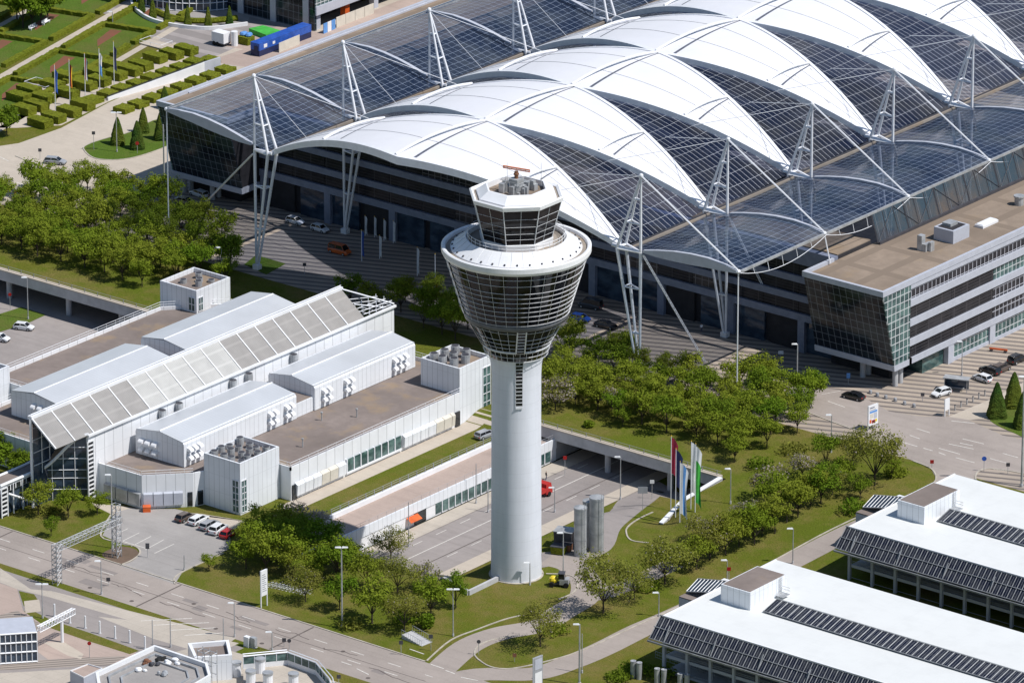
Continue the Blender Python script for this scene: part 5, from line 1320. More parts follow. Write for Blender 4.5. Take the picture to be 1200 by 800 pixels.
for k in range(4): u, v = a.lerp(b,k/4+.004), a.lerp(b,(k+1)/4-.004); MB().hexa([u-n,v-n,v+n,u+n]+[t+Vector((0,0,2.4)) for t in (u-n,v-n,v+n,u+n)]).build('panel', M['cream'], hd, fix=True)
a, b = pz(379,40,1.5), pz(393,34,1.5); d = (b-a).normalized(); n = Vector((d.y,-d.x,0))*.06
hd = thing('poster_wall', 'blue and white poster panels by the hotel corner', 'poster', tuple(a))
for k, mt in enumerate(('skyblue','white','skyblue')): u, v = a.lerp(b,k/3+.01), a.lerp(b,(k+1)/3-.01); MB().hexa([u-n,v-n,v+n,u+n]+[t+Vector((0,0,2.3)) for t in (u-n,v-n,v+n,u+n)]).build('poster', M[mt], hd, fix=True)
p = pz(288,51,1.5); o = thing('waste_skip', 'green container topped with bright blue sheeting on the pink court', 'container', tuple(p)); MB().prism([(p.x-1.6,p.y-1.2),(p.x+1.6,p.y-1.2),(p.x+1.6,p.y+1.2),(p.x-1.6,p.y+1.2)],1.5,3.2).build('body', M['greenp'] if False else M['hedge'], o)
mb = MB()
for k in range(6): mb.ball((p.x+HR.uniform(-1,1),p.y+HR.uniform(-.7,.7),3.5),.8,.7,.55,7,4)
mb.build('sheeting', M['skyblue'], o)
p = pz(314,42,1.5); o = thing('green_tarpaulin', 'bright green tarpaulin covered stack left of the blue containers', 'tarpaulin', tuple(p)); MB().prism([(p.x-4.5,p.y-1.2),(p.x+1.5,p.y-2.4),(p.x+2.5,p.y+2),(p.x-3.5,p.y+2.4)],1.5,2.6).build('cover', M['greenp'], o, fix=True)
p = pz(268,55,1.5); o = thing('box_trailer', 'white box trailer parked on the striped garden road', 'trailer', tuple(p), 0.0)
MB().box(p.x-3.9,p.x-.4,p.y-1.2,p.y+1.2,2.3,4.6).build('box', M['white'], o); MB().box(p.x-3.8,p.x-.4,p.y-1.1,p.y+1.1,2.0,2.29).build('chassis', M['darksteel'], o)
for sx in (-3.2,-2.2):
    for sy in (-1.1,1.1): MB().tube((p.x+sx,p.y+sy-.15,2.0),(p.x+sx,p.y+sy+.15,2.0),.5,12).build('wheel', M['tyre'], o)
MB().tube((p.x+.5,p.y+1.4,1.5),(p.x+.5,p.y+1.4,4.8),.75,12).build('tank', M['white'], o)
# ================================================================== trees
def leaf_mat(name, c1, c2, c3):
    t = NT(name); oi = t.n('ShaderNodeObjectInfo'); 
    r = oi.outputs['Random']
    a = t.mix(t.noise(.45, 3, .6, .35, .65), c1, c2); a = t.mix(t.math('MULTIPLY', r, .7), a, c3)
    a = t.mix(t.math('MULTIPLY', t.noise(2.2, 2, .5, .4, .7), .5), a, mul(c2,1.35))
    t.base(a, .85, 0, .06)
    tl = t.n('ShaderNodeBsdfTranslucent'); t.l(a, tl.inputs['Color']); ms = t.n('ShaderNodeMixShader'); ms.inputs[0].default_value = .38
    t.l(t.b.outputs[0], ms.inputs[1]); t.l(tl.outputs[0], ms.inputs[2]); t.l(ms.outputs[0], t.out.inputs['Surface']); return t.mat
M['leaf'] = leaf_mat('spring_leaves', (.155,.230,.018), (.200,.262,.023), (.25,.25,.036))
M['leafdk'] = leaf_mat('dark_leaves', (.11,.195,.014), (.140,.220,.016), (.165,.205,.022))
M['leafpale'] = leaf_mat('sparse_budding_leaves', (.19,.215,.032), (.225,.235,.045), (.215,.205,.04))
M['blossom'] = leaf_mat('white_blossom', (.30,.27,.22), (.40,.37,.32), (.30,.24,.22))
M['bark'] = plain('tree_bark', (.055,.042,.032), .95, var=.25, scale=3)
TR = random.Random(99)
def tree_meshes(seed, H, R, nleaf, lsz, shape='vase', matl='leaf', bare=.0, extra=None):
    r = random.Random(seed); tb = MB()
    th = H*(.2 if shape == 'vase' else .25)
    tb.tube((0,0,-.3),(0,0,th), .13*H/7, 7, .10*H/7)
    lobes = []; nb = 7 if shape == 'vase' else 5
    for k in range(nb):
        a = 2*math.pi*(k+r.uniform(-.35,.35))/nb; rr = R*r.uniform(.45,.78); zz = H*r.uniform(.5,.82)
        e = Vector((rr*math.cos(a),rr*math.sin(a),zz)); m = Vector((rr*.45*math.cos(a),rr*.45*math.sin(a),th+(zz-th)*.55))
        tb.tube((0,0,th-.1), m, .07*H/7, 5, .05*H/7); tb.tube(m, e, .05*H/7, 5, .015)
        for j in range(3):
            e2 = m.lerp(e, r.uniform(.3,1))+Vector((r.uniform(-1,1),r.uniform(-1,1),r.uniform(.1,.9)))*R*.32; tb.tube(m.lerp(e,r.uniform(.1,.8)), e2, .025*H/7, 4, .008)
            lobes.append((e2, R*r.uniform(.2,.34)))
        lobes.append((e, R*r.uniform(.28,.44)))
    top = Vector((r.uniform(-.2,.2)*R,r.uniform(-.2,.2)*R,H*.88)); tb.tube((0,0,th-.1), top, .08*H/7, 5, .015); lobes.append((top, R*.36)); lobes.append((Vector((0,0,H*.62)), R*.4))
    lb = MB()
    tot = sum(l[1]**2 for l in lobes)
    for c, rad in lobes:
        n = int(nleaf*rad*rad/tot)
        for i in range(n):
            d = Vector((r.gauss(0,1),r.gauss(0,1),r.gauss(0,1)*.72)).normalized()*rad*(r.random()**.45)*r.uniform(.75,1.25)
            p = c+d
            if p.z < th*.75: p.z = th*.75+r.random()*.6
            s_ = lsz*r.uniform(.5,1.2)
            nrm = (d.normalized()*.9+Vector((0,0,.55))+Vector((r.gauss(0,1),r.gauss(0,1),r.gauss(0,1)))*.5).normalized(); a = nrm.cross(Vector((r.gauss(0,1),r.gauss(0,1),r.gauss(0,1)))).normalized(); b = nrm.cross(a)
            m_ = 1 if extra and r.random() < extra else 0
            lb.add([p-a*s_,p+b*s_*.62,p+a*s_,p-b*s_*.62], [(0,1,2,3)], m_)
    return tb, lb
def tree_proto(name, label, seed, H, R, nleaf, lsz, matl, shape='vase', extra=None, group=None):
    t = thing(name, label, 'tree', (0,0,0), 0, group, local=True)
    tb, lb = tree_meshes(seed, H, R, nleaf, lsz, shape, matl, 0, extra)
    tb.build('trunk', M['bark'], t); lb.build('crown', [M[matl], M['blossom']] if extra else M[matl], t); return t
protos = {}
def protoset(key, n, name, H, R, nleaf, lsz, matl, shape='vase', extra=None):
    protos[key] = [tree_proto(name, 'x x x x', 100*len(protos)+k, H, R, nleaf, lsz, matl, shape, extra) for k in range(n)]; 
protoset('green', 6, 'young_tree', 6.8, 3.15, 2300, .205, 'leaf')
protoset('mid', 3, 'young_tree', 6.8, 3.2, 2200, .205, 'leafdk')
protoset('sparse', 3, 'sparse_tree', 9.5, 5.4, 3600, .21, 'leafpale', 'vase', .04)
protoset('bloom', 2, 'blossoming_tree', 7.0, 4.0, 1400, .27, 'leafpale', 'vase', .5)
protoset('dense', 3, 'dense_tree', 10.0, 4.6, 3600, .38, 'leafdk')
used = set(); PI2 = 2*math.pi
def plant_tree(key, p, label, group, sc=1.0):
    k = TR.randrange(len(protos[key])); src = protos[key][k]
    s = sc*TR.uniform(.80,1.2); rz = TR.uniform(0,PI2)
    if (key,k) not in used:
        used.add((key,k)); o = src; o.location = p; o.rotation_euler = (0,0,rz); o['label'] = label
        if group: o['group'] = group
    else:
        o = dup(src, p, rz, label, group)
        if not group and 'group' in o: del o['group']
    o.scale = (s, s, s*TR.uniform(.9,1.1)); return o
def inside(p, poly):
    x, y = p; c = False; n = len(poly)
    for i in range(n):
        (x1,y1),(x2,y2) = poly[i], poly[(i+1)%n]
        if (y1 > y) != (y2 > y) and x < (x2-x1)*(y-y1)/(y2-y1)+x1: c = not c
    return c
def grove(pixpoly, sp, keys, label, group, jit=.9, sc=1.0, lim=99):
    poly = G(*pixpoly); xs = [p[0] for p in poly]; ys = [p[1] for p in poly]; n = 0
    y = min(ys)+.5; row = 0
    while y < max(ys):
        x = min(xs)+(sp/2 if row % 2 else 0)
        while x < max(xs):
            q = (x+TR.uniform(-jit,jit), y+TR.uniform(-jit,jit))
            if inside(q, poly) and n < lim: plant_tree(TR.choice(keys), (q[0],q[1],ground_h(*q)), label, group, sc); n += 1
            x += sp
        y += sp*.92; row += 1
    return n
grove(((-40,268),(-20,238),(25,222),(70,216),(130,222),(200,245),(262,285),(285,325),(262,336),(215,336),(168,343),(137,334),(103,324),(60,308),(0,292),(-40,290)), 5.6, ['green']*4+['mid'], 'young green tree in the grove on the grass left of the tent roof', 'trees of the left grove')
grove(((392,356),(420,352),(445,358),(445,372),(415,372)), 5.0, ['green','mid'], 'green tree in the small clump behind the end of the glass hall', 'trees behind the glass hall')
grove(((466,352),(500,345),(540,372),(575,405),(585,425),(560,415),(530,405),(492,392),(468,378)), 5.2, ['green','green','mid'], 'green tree in the shady clump between the white station and the tower head', 'trees behind the white station')
grove(((645,436),(655,415),(720,415),(760,440),(830,452),(900,452),(955,470),(965,490),(950,505),(905,515),(885,548),(860,543),(830,528),(790,520),(760,512),(720,497),(690,486),(650,470)), 5.5, ['green']*4+['mid']*2+['sparse'] if False else ['green']*4+['mid'], 'young green tree in the grove on the grass right of the tower', 'trees of the right grove')
for (x,y,k,s_,lab) in ((651,480,'bloom',1.0,'pale blossoming tree at the left edge of the right grove'),(668,462,'bloom',.85,'smaller pale blossoming tree behind the one at the grove edge'),(717,482,'bloom',.7,'pinkish budding tree in the middle front of the right grove'),(730,500,'mid',.8,'dark green tree on the front edge of the right grove above the bridge'),
    (633,757,'sparse',1.05,'sparse budding tree beside the road fork in front of the tower'),(707,718,'sparse',1.0,'sparse pale tree nearest the grey silos'),(743,702,'sparse',.95,'second sparse tree in the row right of the silos'),(779,684,'sparse',.95,'third sparse tree in the row right of the silos'),(816,667,'green',1.35,'green tree in the row above the access road, fourth from the silos'),(850,650,'green',1.35,'green tree in the row above the access road, fifth from the silos'),(884,638,'green',1.3,'leafy tree in the row above the access road left of the lone lamp'),(908,625,'green',1.2,'leafy tree behind the lone lamp of the access road'),
    (935,606,'green',1.2,'leafy tree on the bank above the access road left of the car park stair'),(962,590,'mid',1.1,'darker leafy tree on the bank near the road bend'),(985,572,'green',1.1,'green tree on the bank left of the big spreading tree'),(1025,569,'sparse',1.1,'big spreading olive tree on the lawn by the road bend'),(900,585,'bloom',.8,'budding pinkish tree on the bank below the right grove'),(940,560,'bloom',.8,'pale budding tree on the bank nearer the junction'),(870,612,'bloom',.75,'pale budding tree on the bank above the row'),(1000,545,'sparse',.7,'small bare pale tree beside the spreading tree'),
    (795,668,'green',1.05,'leafy low tree between the third and fourth trees of the row'),(832,655,'sparse',.8,'pale feathery tree between leafy trees of the row'),(866,640,'green',1.15,'leafy tree left of the lone lamp in the middle of the row'),(893,628,'mid',1.05,'darker tree in the thick middle of the row'),(922,612,'green',1.1,'leafy tree of the row directly above the lower access road bend'),(950,592,'green',1.2,'bright leafy tree near the right end of the row'),(975,580,'sparse',.75,'pale twiggy tree near the right end of the row'),(855,625,'green',.95,'small leafy tree at the upper side of the row'),(1045,560,'green',.8,'small green tree on the right of the big spreading tree'),(905,600,'green',1.0,'leafy tree on the bank right below the grove corner'),
    (820,632,'bloom',.7,'small pale tree on the lawn right of the flagpoles'),(968,548,'mid',.9,'dark bushy tree on the bank near the white map sign'),(1008,585,'mid',.8,'dark bushy tree left of the car park stair block'),
    (436,730,'green',1.25,'green tree on the front lawn left of the steps'),(474,740,'sparse',.7,'thin budding tree just left of the small steps'),(505,724,'green',1.2,'bushy green tree on the front lawn above the steps'),(534,712,'mid',1.0,'dark tree on the front lawn nearest the parapet'),(398,714,'mid',1.0,'tree behind the tall lamp on the front lawn'),(358,705,'sparse',.8,'sparse tree beside the leaning bicycle racks'),(466,695,'sparse',.85,'sparse tree on the front lawn above the low road'),(498,690,'bloom',.85,'pale blossoming tree over the low road pavement'),(458,655,'sparse',.8,'bare pale tree at the edge of the low pavilion'),(430,690,'green',1.1,'green tree behind the two front lawn trees'),(395,672,'green',1.1,'green tree at the end of the low pavilion fence'),
    (45,603,'green',1.0,'young tree on the lawn in front of the entrance roof'),(80,606,'green',.95,'middle young tree on the lawn before the glass hall front'),(114,603,'green',.9,'young tree on the lawn nearest the lamp by the parking lot'),(60,628,'mid',.6,'small tree nearest the road on the entrance lawn'),
    (8,158,'dense',.62,'round dark tree at the left edge beside the hedges'),(245,668,'green',.45,'sapling tied to stakes at the corner of the parking lot'),
    (5,545,'dense',.8,'dense dark tree at the left edge below the white building'),(22,560,'dense',.7,'dense dark tree beside the entrance roof'),(-12,560,'dense',.8,'dense dark tree cut by the left edge of the picture'),(10,520,'dense',.55,'dark tree close under the white building at the left edge')):
    plant_tree(k, gp(x,y), lab, None, s_)
grove(((272,655),(300,630),(335,630),(378,648),(420,668),(405,690),(350,688),(300,682),(270,675)), 5.0, ['green','green','mid'], 'leafy green tree in the clump between the parking lot and the sunken road', 'trees beside the parking lot', .9, 1.1)
for x, y, s_ in ((27,33,1.0),(38,32,1.05),(48,29,.95),(56,26,.9),(20,24,1.0)):
    plant_tree('dense', pz(x,y,1.5), 'dense dark tree in the row behind the white garden benches', 'dark trees behind the benches', s_*.95)
for key in protos:
    for k, o in enumerate(protos[key]):
        if (key,k) not in used:
            for c in list(o.children): bpy.data.objects.remove(c)
            bpy.data.objects.remove(o)
# bushes
def bush(p, r, h, label, matl='leafdk', seed=1):
    rr = random.Random(seed); lb = MB()
    for i in range(500):
        d = Vector((rr.gauss(0,1),rr.gauss(0,1),rr.gauss(0,1))).normalized()*(rr.random()**.4); q = Vector((p.x+d.x*r*rr.uniform(.8,1.2),p.y+d.y*r*rr.uniform(.8,1.2),p.z+h*.5+d.z*h*.55))
        s_ = rr.uniform(.15,.36); n = Vector((rr.gauss(0,1),rr.gauss(0,1),rr.gauss(.4,.8))).normalized(); a = n.cross(Vector((rr.gauss(0,1),rr.gauss(0,1),rr.gauss(0,1)))).normalized(); b = n.cross(a); lb.add([q-a*s_,q+b*s_*.6,q+a*s_,q-b*s_*.6],[(0,1,2,3)])
    return tag(lb.build('bush', M[matl], None, tuple(p)), label, 'bush')
for k, (x,y,r,h,lab,mt) in enumerate(((475,728,2.6,1.8,'dark round bush on the front lawn left of the steps','leafdk'),(410,735,2.4,1.5,'brownish bush at the foot of the tall front lamp','leafpale'),(345,605,3.2,2.5,'bare white flowering bush against the white corner block','blossom'),(372,612,2.6,2.0,'pale flowering bush at the end of the lawn strip','blossom'),(930,530,3.0,1.6,'brown budding bush on the bank below the right grove','leafpale'),(890,548,2.6,2.0,'dark bush under the front trees of the right grove','leafdk'),(690,500,1.0,1.2,'tiny green bush with stakes on the lawn above the bridge','leaf'),(780,648,2.2,1.5,'low pale bush on the lawn below the flagpoles','leafpale'),(1000,600,3.0,2.4,'dark bush left of the car park stair block','leafdk'),(1050,556,2.4,1.2,'green bush beside the big spreading tree','leaf'),(500,735,1.4,2.6,'small dark conifer like bush by the steps','leafdk'),(758,690,2.6,1.6,'green bush below the row of sparse trees','leaf'),(650,740,3.0,1.2,'low green bush behind the tree at the road fork','leaf'),(790,655,2.4,1.4,'green bush in the row right of the silos','leaf'),
    (745,785,3.0,1.2,'dark ivy bush round the ventilation pipes, left','leafdk'),(775,790,3.0,1.2,'dark ivy bush round the ventilation pipes, right','leafdk'),(725,795,2.4,1.2,'dark ivy bush at the left end of the pipe bed','leafdk'),(60,600,2.4,1.0,'low light shrub under the entrance lawn trees','leafpale'))):
    bush(gp(x,y), r, h, lab, mt, k)
def cone_tree(x, y, r, h, label, z=None, group=None):
    p = gp(x,y); bm = bmesh.new(); rr = random.Random(int(x*7+y))
    prof = [(r*1.0,-.1),(r,.6),(r*.86,h*.25),(r*.68,h*.5),(r*.42,h*.76),(r*.16,h*.96),(.02,h)]
    mb = MB(); n = 20; vs = []
    fine = []
    for (r0,z0),(r1,z1) in zip(prof, prof[1:]):
        for k in range(4): t = k/4; fine.append((r0+(r1-r0)*t, z0+(z1-z0)*t))
    fine.append(prof[-1])
    for rad, z in fine:
        for i in range(n):
            t = 2*math.pi*i/n; sq = 1+.10*math.cos(4*t); q = rad*sq*rr.uniform(.94,1.06); vs.append((p.x+q*math.cos(t),p.y+q*math.sin(t),p.z+z+rr.uniform(-.08,.08)))
    mb.add(vs, [[j*n+i,j*n+(i+1)%n,(j+1)*n+(i+1)%n,(j+1)*n+i] for j in range(len(fine)-1) for i in range(n)])
    o = mb.build('topiary_cone', M['cone'], None, tuple(p)); return tag(o, label, 'topiary', group)
for (x,y,r,h,lab) in ((138,169,1.7,6.0,'clipped cone tree behind the white mast on the lawn island'),(161,174,1.7,6.2,'clipped cone tree nearest the road sign on the lawn island'),(168,155,1.4,5.6,'clipped cone tree behind the front cones of the lawn island'),(189,163,1.7,6.4,'clipped cone tree closest to the dark glass wing'),(193,127,1.3,5.0,'clipped cone tree at the corner of the brown roof wing'),(198,145,1.4,5.4,'clipped cone tree half hidden behind the wing corner'),
    (1168,488,2.0,7.0,'tall clipped cone tree leftmost of the right hand cones'),(1188,476,2.0,7.0,'clipped cone tree behind the white lamp at the right edge'),(1199,500,2.0,7.2,'clipped cone tree nearest the right edge of the picture')):
    cone_tree(x,y,r,h,lab)
for k, (x,y) in enumerate(((166,14),(179,21),(196,27),(220,30),(244,31),(269,30),(157,3))):
    cone_tree(x,y,.95,4.6,'dark slim conifer in the row before the round glass building',None,'conifers before the round glass building')
sheet('cone_bed', smooth_line(G((1160,490),(1178,480),(1215,470),(1215,515),(1190,508),(1168,498)),3,True), M['grass2'], .034)
# ================================================================== vehicles
def paint(name, c, rough=.25): 
    t = NT(name); t.base(c, rough, 0, .5); t.b.inputs['Coat Weight'].default_value = .5; t.b.inputs['Coat Roughness'].default_value = .05; return t.mat
CP = {'white':paint('white_car_paint',(.72,.73,.74)),'silver':paint('silver_car_paint',(.33,.34,.36)),'black':paint('black_car_paint',(.012,.012,.014)),'grey':paint('dark_grey_car_paint',(.05,.052,.058)),'blue':paint('blue_car_paint',(.02,.07,.28)),'beige':paint('beige_car_paint',(.45,.40,.28)),'red':paint('red_car_paint',(.40,.02,.02)),'brown':paint('brown_car_paint',(.10,.075,.06)),'orange':paint('orange_van_paint',(.60,.12,.02))}
KIND = {'hatch':(4.2,1.76,1.46,[(-2.05,.85),(-1.95,.95),(-1.55,1.40),(.35,1.43),(1.05,.98)]),
        'estate':(4.7,1.8,1.48,[(-2.3,.9),(-2.25,1.0),(-1.95,1.42),(.35,1.46),(1.15,.98)]),
        'sedan':(4.7,1.8,1.44,[(-1.85,.98),(-1.15,1.38),(.3,1.42),(1.1,.97)]),
        'suv':(4.6,1.88,1.68,[(-2.2,1.0),(-2.15,1.1),(-1.85,1.62),(.4,1.66),(1.1,1.1)]),
        'van':(5.0,1.95,2.0,[(-2.45,1.0),(-2.4,1.2),(-2.25,1.93),(1.1,1.97),(1.75,1.15)])}
def car(kind, col, label, x, y, x2=None, y2=None, head=None, z=None, name='car', cat='car'):
    """a car standing at photo point (x,y) and facing photo point (x2,y2)"""
    p = gp(x,y) if z is None else pz(x,y,z)
    q = gp(x2,y2) if z is None else pz(x2,y2,z)
    an = math.atan2(q.y-p.y,q.x-p.x); L, W, H, cab = KIND[kind]
    o = thing(name, label, cat, (p.x,p.y,p.z+.03), an, local=True)
    h = L/2; w_ = W/2; bel = cab[0][1]; bh = cab[-1][1]
    # body: lofted cross sections
    sec = [(-h,.38,bel-.12,.80),(-h+.12,.26,bel,.92),(-h+.9,.22,bel+.02,1.0),(-.2,.22,bh,1.0),(h-1.1,.22,bh-.04,1.0),(h-.45,.24,bh-.16,.95),(h-.1,.28,bh-.30,.84),(h,.36,bh-.42,.72)]
    mb = MB(); vs = []
    for sx, z0, z1, k in sec:
        a = w_*k; vs += [(sx,-a*.93,z0),(sx,-a,z0+.18),(sx,-a,z1-.16),(sx,-a*.9,z1),(sx,a*.9,z1),(sx,a,z1-.16),(sx,a,z0+.18),(sx,a*.93,z0)]
    n = 8
    mb.add(vs, [[i*n+j,(i+1)*n+j,(i+1)*n+(j+1)%n,i*n+(j+1)%n] for i in range(len(sec)-1) for j in range(n)]+[list(range(n)),[(len(sec)-1)*n+j for j in range(n)][::-1]])
    mb.build('body', CP[col], o, fix=True)
    # glass house and roof
    gv = MB(); c = cab; lo = [(px_,pz_) for px_, pz_ in c]
    pts = [(c[0][0]+.06,bel-.05)]+[(a,b) for a,b in c[1:]]+[]
    prof = c if len(c) == 4 else c[1:]
    A, B, Cc, D = prof[0] if len(c) == 4 else (c[0][0]+.08,bel-.04), prof[-3], prof[-2], prof[-1]
    yb, yt = w_*.90, w_*.76
    vs = [(A[0],-yb,A[1]-.03),(A[0],yb,A[1]-.03),(B[0],-yt,B[1]),(B[0],yt,B[1]),(Cc[0],-yt,Cc[1]),(Cc[0],yt,Cc[1]),(D[0],-yb,D[1]-.03),(D[0],yb,D[1]-.03)]
    gv.add(vs, [(0,1,3,2),(2,3,5,4),(4,5,7,6),(0,2,4,6),(1,7,5,3)]); g_ = gv.build('cabin_glass', M['cgl'], o, fix=True)
    rf = MB(); rf.hexa([(B[0]-.05,-yt-.02,B[1]-.02),(Cc[0]+.05,-yt-.02,Cc[1]-.02),(Cc[0]+.05,yt+.02,Cc[1]-.02),(B[0]-.05,yt+.02,B[1]-.02),(B[0]+.08,-yt+.1,B[1]+.05),(Cc[0]-.1,-yt+.1,Cc[1]+.05),(Cc[0]-.1,yt-.1,Cc[1]+.05),(B[0]+.08,yt-.1,B[1]+.05)]); pl = rf
    for s_ in (-1,1):
        pl.tube((A[0],s_*yb,A[1]),(B[0],s_*yt,B[1]),.06,4); pl.tube((D[0],s_*yb,D[1]),(Cc[0],s_*yt,Cc[1]),.05,4); xm = (B[0]+Cc[0])/2+.1; pl.tube((xm,s_*(yb+.01),bel),(xm,s_*(yt+.01),B[1]),.05,4)
    rf.build('roof', CP[col], o, fix=True)
    for sx in (-h+.85,h-.88):
        for s_ in (-1,1):
            wh = MB().tube((sx,s_*(w_-.2),.33),(sx,s_*(w_+.02),.33),.34,14).build('wheel', M['tyre'], o)
            MB().tube((sx,s_*(w_-.0),.33),(sx,s_*(w_+.035),.33),.2,10).build('rim', M['galv'], wh)
    for s_ in (-1,1):
        MB().hexa([(h-.3,s_*w_*.45,bh-.42),(h-.02,s_*w_*.45,bh-.45),(h-.22,s_*w_*.82,bh-.42),(h-.5,s_*w_*.86,bh-.40),(h-.34,s_*w_*.45,bh-.25),(h-.1,s_*w_*.45,bh-.32),(h-.28,s_*w_*.80,bh-.30),(h-.52,s_*w_*.86,bh-.24)]).build('headlight', M['head'], o, fix=True)
        MB().box(-h-.02,-h+.2,min(s_*w_*.5,s_*w_*.86),max(s_*w_*.5,s_*w_*.86),bel-.35,bel-.12).build('taillight', M['tail'], o)
    MB().box(h-.06,h+.03,-w_*.55,w_*.55,.36,.5).build('front_grille', M['darksteel'], o)
    return o
car('estate','silver','silver estate car on the beige road left of the lawn island',65,192,85,194)
car('estate','white','white estate car parked under the dark glass wing',233,230,222,226)
car('sedan','beige','pale beige saloon car parked beside the shaded grove',217,239,232,242)
car('hatch','white','white hatchback car on the sunlit edge below the tent roof',346,262,360,266)
car('hatch','white','white car standing in the shade right of the other white hatchback',375,271,388,275)
car('van','orange','orange van standing in deep shade below the terminal front',398,297,420,303,name='van',cat='van')
car('hatch','blue','blue car in the shade right of the tower head',680,376,695,379)
car('van','grey','dark van in the shade behind the blue car',692,361,676,358,name='van',cat='van')
car('sedan','black','black saloon car half hidden behind the grove beside the front mast',710,384,725,387)
car('sedan','black','black saloon car driving on the road before the leaning glass wing',1000,467,980,462)
car('hatch','white','white hatchback car alone on the striped plaza by the bus shelter',1103,463,1090,467)
car('hatch','white','white car parked at the end of the row of dark cars',1151,446,1136,441)
car('estate','black','black car parked beside the white car in the row',1160,437,1145,432)
car('suv','brown','dark brown off road car in the middle of the parked row',1173,435,1190,428)
car('suv','black','black off road car at the right end of the parked row',1192,424,1208,417)
car('hatch','brown','dark brown car leftmost of the parked row in the parking lot',217,609,231,603)
car('estate','white','white estate car second in the parking lot row',233,612,247,605)
car('estate','silver','silver estate car third in the parking lot row',246,618,260,611)
car('suv','white','white people carrier fourth in the parking lot row',256,623,269,615)
car('hatch','red','dark red car at the right end of the parking lot row',268,628,280,621)
car('estate','silver','silver grey estate car on the path between white block and tower',569,512,585,505)
car('hatch','white','white car with red panels on the low road at the left',28,386,44,388,z=-4.5)
car('hatch','white','white car cut by the left edge on the low road',0,399,16,402,z=-4.5)
bpy.data.objects  # noqa
p = pz(28,386,-4.5)
# red lorry behind the tower
p = gp(629,584); q = gp(653,573); an = math.atan2(q.y-p.y,q.x-p.x)
o = thing('lorry', 'red flatbed lorry half hidden behind the tower on the low road', 'lorry', tuple(p), an, local=True)
MB().box(-3.2,1.3,-1.2,1.2,1.1,1.9).build('bed', M['red'], o); MB().extr([(1.45,.6),(3.3,.6),(3.3,1.5),(2.9,2.6),(1.45,2.6)],'x',0,0) if False else None
MB().hexa([(1.4,-1.15,.6),(3.3,-1.15,.6),(3.3,1.15,.6),(1.4,1.15,.6),(1.45,-1.1,2.6),(2.9,-1.1,2.6),(2.9,1.1,2.6),(1.45,1.1,2.6)]).build('cab', M['red'], o); MB().hexa([(2.98,-1,1.6),(3.12,-1,1.55),(3.12,1,1.55),(2.98,1,1.6),(2.8,-.95,2.45),(2.97,-.95,2.45),(2.97,.95,2.45),(2.8,.95,2.45)]).build('windscreen', M['cgl'], o)
MB().box(-3.3,3.1,-.5,.5,.6,1.09).build('chassis', M['darksteel'], o)
for sx in (-2.3,2.3):
    for s_ in (-1,1): MB().tube((sx,s_*.9,.5),(sx,s_*1.2,.5),.5,12).build('wheel', M['tyre'], o)
# small yellow utility machine on the lawn by the tower
p = gp(655,686); o = thing('utility_tractor', 'small yellow and grey machine with cab on the lawn beside the tower', 'tractor', tuple(p), math.radians(30), local=True)
MB().ball((-1.0,0,1.15),.85,.8,.75,10,6).build('drum', M['yellow'], o); MB().box(.2,1.8,-.8,.8,.5,1.5).build('engine_cover', M['galv'], o); MB().hexa([(-.1,-.7,1.5),(1.1,-.7,1.5),(1.1,.7,1.5),(-.1,.7,1.5),(0,-.65,2.5),(1.0,-.65,2.5),(1.0,.65,2.5),(0,.65,2.5)]).build('cab', M['cgl'], o); MB().box(-.1,1.1,-.75,.75,2.51,2.6).build('cab_roof', M['darksteel'], o); MB().box(-1.6,1.7,-.6,.6,.4,.7).build('frame', M['darksteel'], o)
for sx in (-1.2,1.4):
    for s_ in (-1,1): MB().tube((sx,s_*.75,.48),(sx,s_*1.05,.48),.48,12).build('wheel', M['tyre'], o)
# silos and bins
def silo(x, y, yt, r, label):
    p = gp(x,y); h = hgt(p, yt); o = thing('silo', label, 'silo', tuple(p), 0, local=True)
    MB().lathe([(r,0),(r,h-.6)], 32).build('cylinder', M['galv'], o, smooth=True); MB().lathe([(r+.06,h-.6),(r+.06,h-.3),(r*.2,h),(0,h)], 32).build('lid', M['galv'], o)
    mb = MB()
    for z in (.3,h*.33,h*.66,h-.7): mb.lathe([(r+.05,z-.08),(r+.05,z+.08)],32)
    mb.build('band', M['cargrey'], o)
    mb = MB()
    for s_ in (-.25,.25): mb.tube((r*.9+.4,s_-r*.3,0),(r*.9+.4,s_-r*.3,h+.8),.05,4)
    for k in range(int(h/.5)): mb.tube((r*.9+.4,-.25-r*.3,.4+k*.5),(r*.9+.4,.25-r*.3,.4+k*.5),.03,4)
    mb.build('ladder', M['cargrey'], o)
silo(680,650,592,1.15,'left silo, nearest the tower, of the three grey silos'); silo(699,645,580,1.3,'right and taller of the three grey silos beside the tower'); silo(690,640,584,1.1,'middle silo set back between the other two grey silos')
